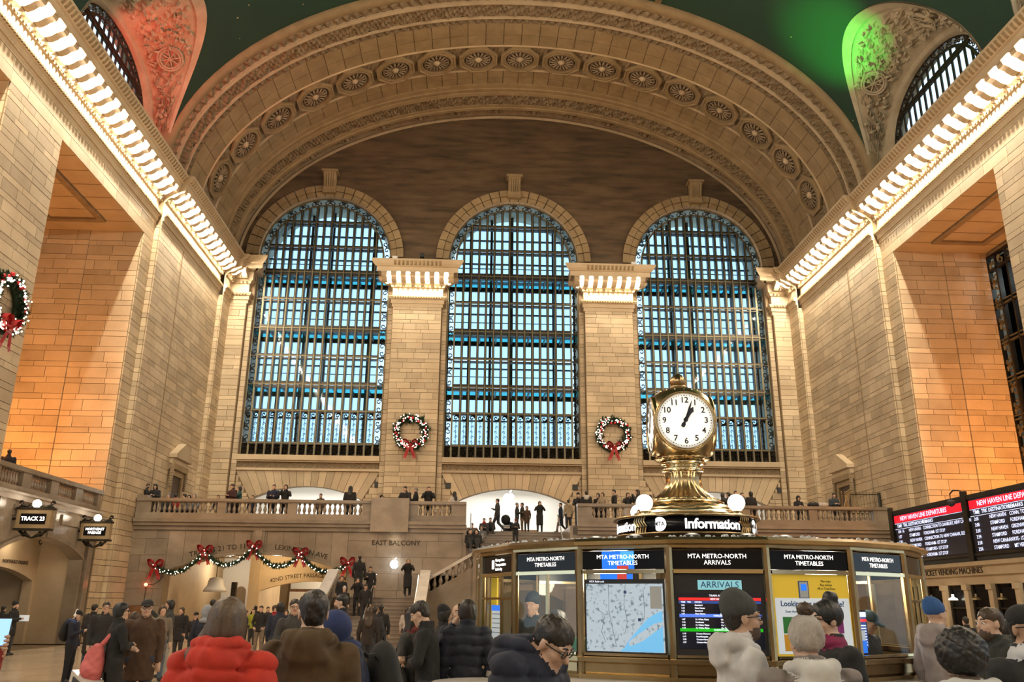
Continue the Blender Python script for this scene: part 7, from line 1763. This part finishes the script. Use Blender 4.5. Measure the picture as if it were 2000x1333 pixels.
put('man in navy quilted vest seen from behind beside the booth', 914, 1174, 9.8, AWAY+.1, 0, G3, coat=(.013, .016, .03), quilt=.012, hair=('bob', 'dark'), pants=(.22, .22, .23), res=.013)
# inside the booth
G5 = 'staff inside the information booth'
put('booth clerk in dark cap and jacket standing behind the glass', 1040, 1164, 11.2, PI-.5, .02, G5, coat=(.03, .032, .03), hat=('beanie', (.05, .06, .07)), hair=None, res=.02)
put('booth clerk with long brown hair resting her chin on her hand', 1088, 1194, 9.75, RIGHT+.5, .02, G5, coat=(.02, .02, .02), hair=('long', 'dark'), pose='chin', res=.013, lo=1.6)
put('booth clerk in peaked cap bending behind the monitor', 1685, 1194, 9.9, PI+.6, .02, G5, coat=CHAR, hat=('cap', (.02, .05, .06)), hair=None, nod=.5, res=.016, lo=1.6)
# --- foreground
put('woman with long ash hair in bright red puffer coat seen from behind', 447, 1172, 4.9, AWAY-.15, 0, None, coat=(.52, .035, .018), quilt=.016, hair=('side', 'ash'), hood='down', style='coat', res=.009, fat=1.12, turn=-.25)
_, hd, M, k = put('man with short dark hair in brown suede coat seen from behind', 614, 1157, 5.3, AWAY-.1, 0, None, coat=(.085, .050, .020), hair=('short', 'dark'), style='coat', hood='down', res=.009, fat=1.14, turn=-.35, pose='one', glasses=True)
put('man with glasses in navy puffer jacket looking down', 1012, 1228, 4.6, RIGHT-.55, 0, None, coat=(.012, .016, .034), quilt=.016, hair=('short', 'dark'), glasses=True, hood='down', nod=.62, lean=.14, res=.009, fat=1.2, pose='phone', lo=1.80, hi=1.80, crane=(.03, .10))
put('man in grey beanie, glasses and white hoodie in profile', 1440, 1148, 5.3, RIGHT, 0, None, coat=(.60, .58, .57), hair=('short', 'dark'), hat=('beanie', (.055, .058, .056)), glasses=True, beard=True, hood='down', res=.009, fat=1.06, skin=1, pose='phone', hatpad=.06)
put('woman in grey puffer coat and knitted pompom hat seen from behind', 1570, 1196, 4.9, AWAY+.1, 0, None, coat=(.22, .19, .18), quilt=.016, hat=('pompom', (.42, .38, .34)), hair=None, hood='down', hoodc=(.62, .60, .57), res=.009, fat=1.2, hatpad=.05)
put('woman with glasses and magenta scarf in black coat', 1612, 1166, 5.9, LEFT+.2, 0, None, coat=(.012, .012, .013), scarf=(.20, .010, .06), hair=('bun', 'black'), glasses=True, res=.010, style='coat', skin=0, hatpad=.04, fat=1.15)
put('person with big black curly hair and brown jacket seen from behind', 1870, 1219, 4.3, AWAY, 0, None, coat=(.11, .075, .048), hair=('afro', 'black'), hood='down', hoodc=(.60, .59, .57), res=.009, fat=1.1, skin=2, hatpad=.06, face=False)
put('smiling man in black cap, glasses and dark jacket over white shirt', 1996, 1186, 4.9, PI+.15, 0, None, coat=(.016, .017, .020), hat=('cap', (.012, .012, .014)), hair=('short', 'black'), glasses=True, skin=2, res=.009, scarf=(.55, .55, .57), fat=1.12)
put('bearded young man in dark green jacket in profile', 1932, 1190, 7.0, LEFT+.1, 0, None, coat=(.022, .026, .022), beard=True, hair=('short', 'brown'), hood='down', res=.011)
put('man in blue beanie and pale jacket beside the booth', 1822, 1177, 8.6, RIGHT+.3, 0, None, coat=(.36, .31, .31), hat=('beanie', (.03, .10, .30)), hair=None, res=.014, hood='down')
put('person in dark coat in front of the ticket machines', 1885, 1206, 21, AWAY, 0, G3, coat=BLACK, hair=('short', 'black'), lo=1.5)
put('person in black beside the smiling man before the ticket machines', 1962, 1212, 12, AWAY, 0, G3, coat=BLACK, hair=('bob', 'black'), lo=1.5)
# hand holding up a phone
p = onY(3, 1250, 5.2); ha = SDF(); 
ha.chain([(-.10, .10, -.34), (-.02, .02, -.13), (0, 0, -.05)], [.040, .028, .030], 1, .02); ha.ell((0, 0, -.03), (.038, .022, .05), 0, .02)
for f in range(4): ha.chain([(.030, -.012, -.03+f*.022), (.046, -.020, -.028+f*.022), (.036, -.036, -.028+f*.022)], [.0095, .009, .0075], 0, .004)
ha.chain([(-.030, 0, -.03), (-.046, -.012, .0), (-.038, -.026, .03)], [.012, .011, .009], 0, .006)
me = ha.mesh('person', .007, ['skin_1', cloth((.25, .03, .02))])
ho = tag(link('person', me, None, p-Vector((0, 0, .02))), 'raised hand and red cuff gripping a glowing phone', 'person')
ph = phone('bright phone held up by the hand with the red cuff', p+Vector((0, -.004, .04)), .25, True, -.2, 1.05)
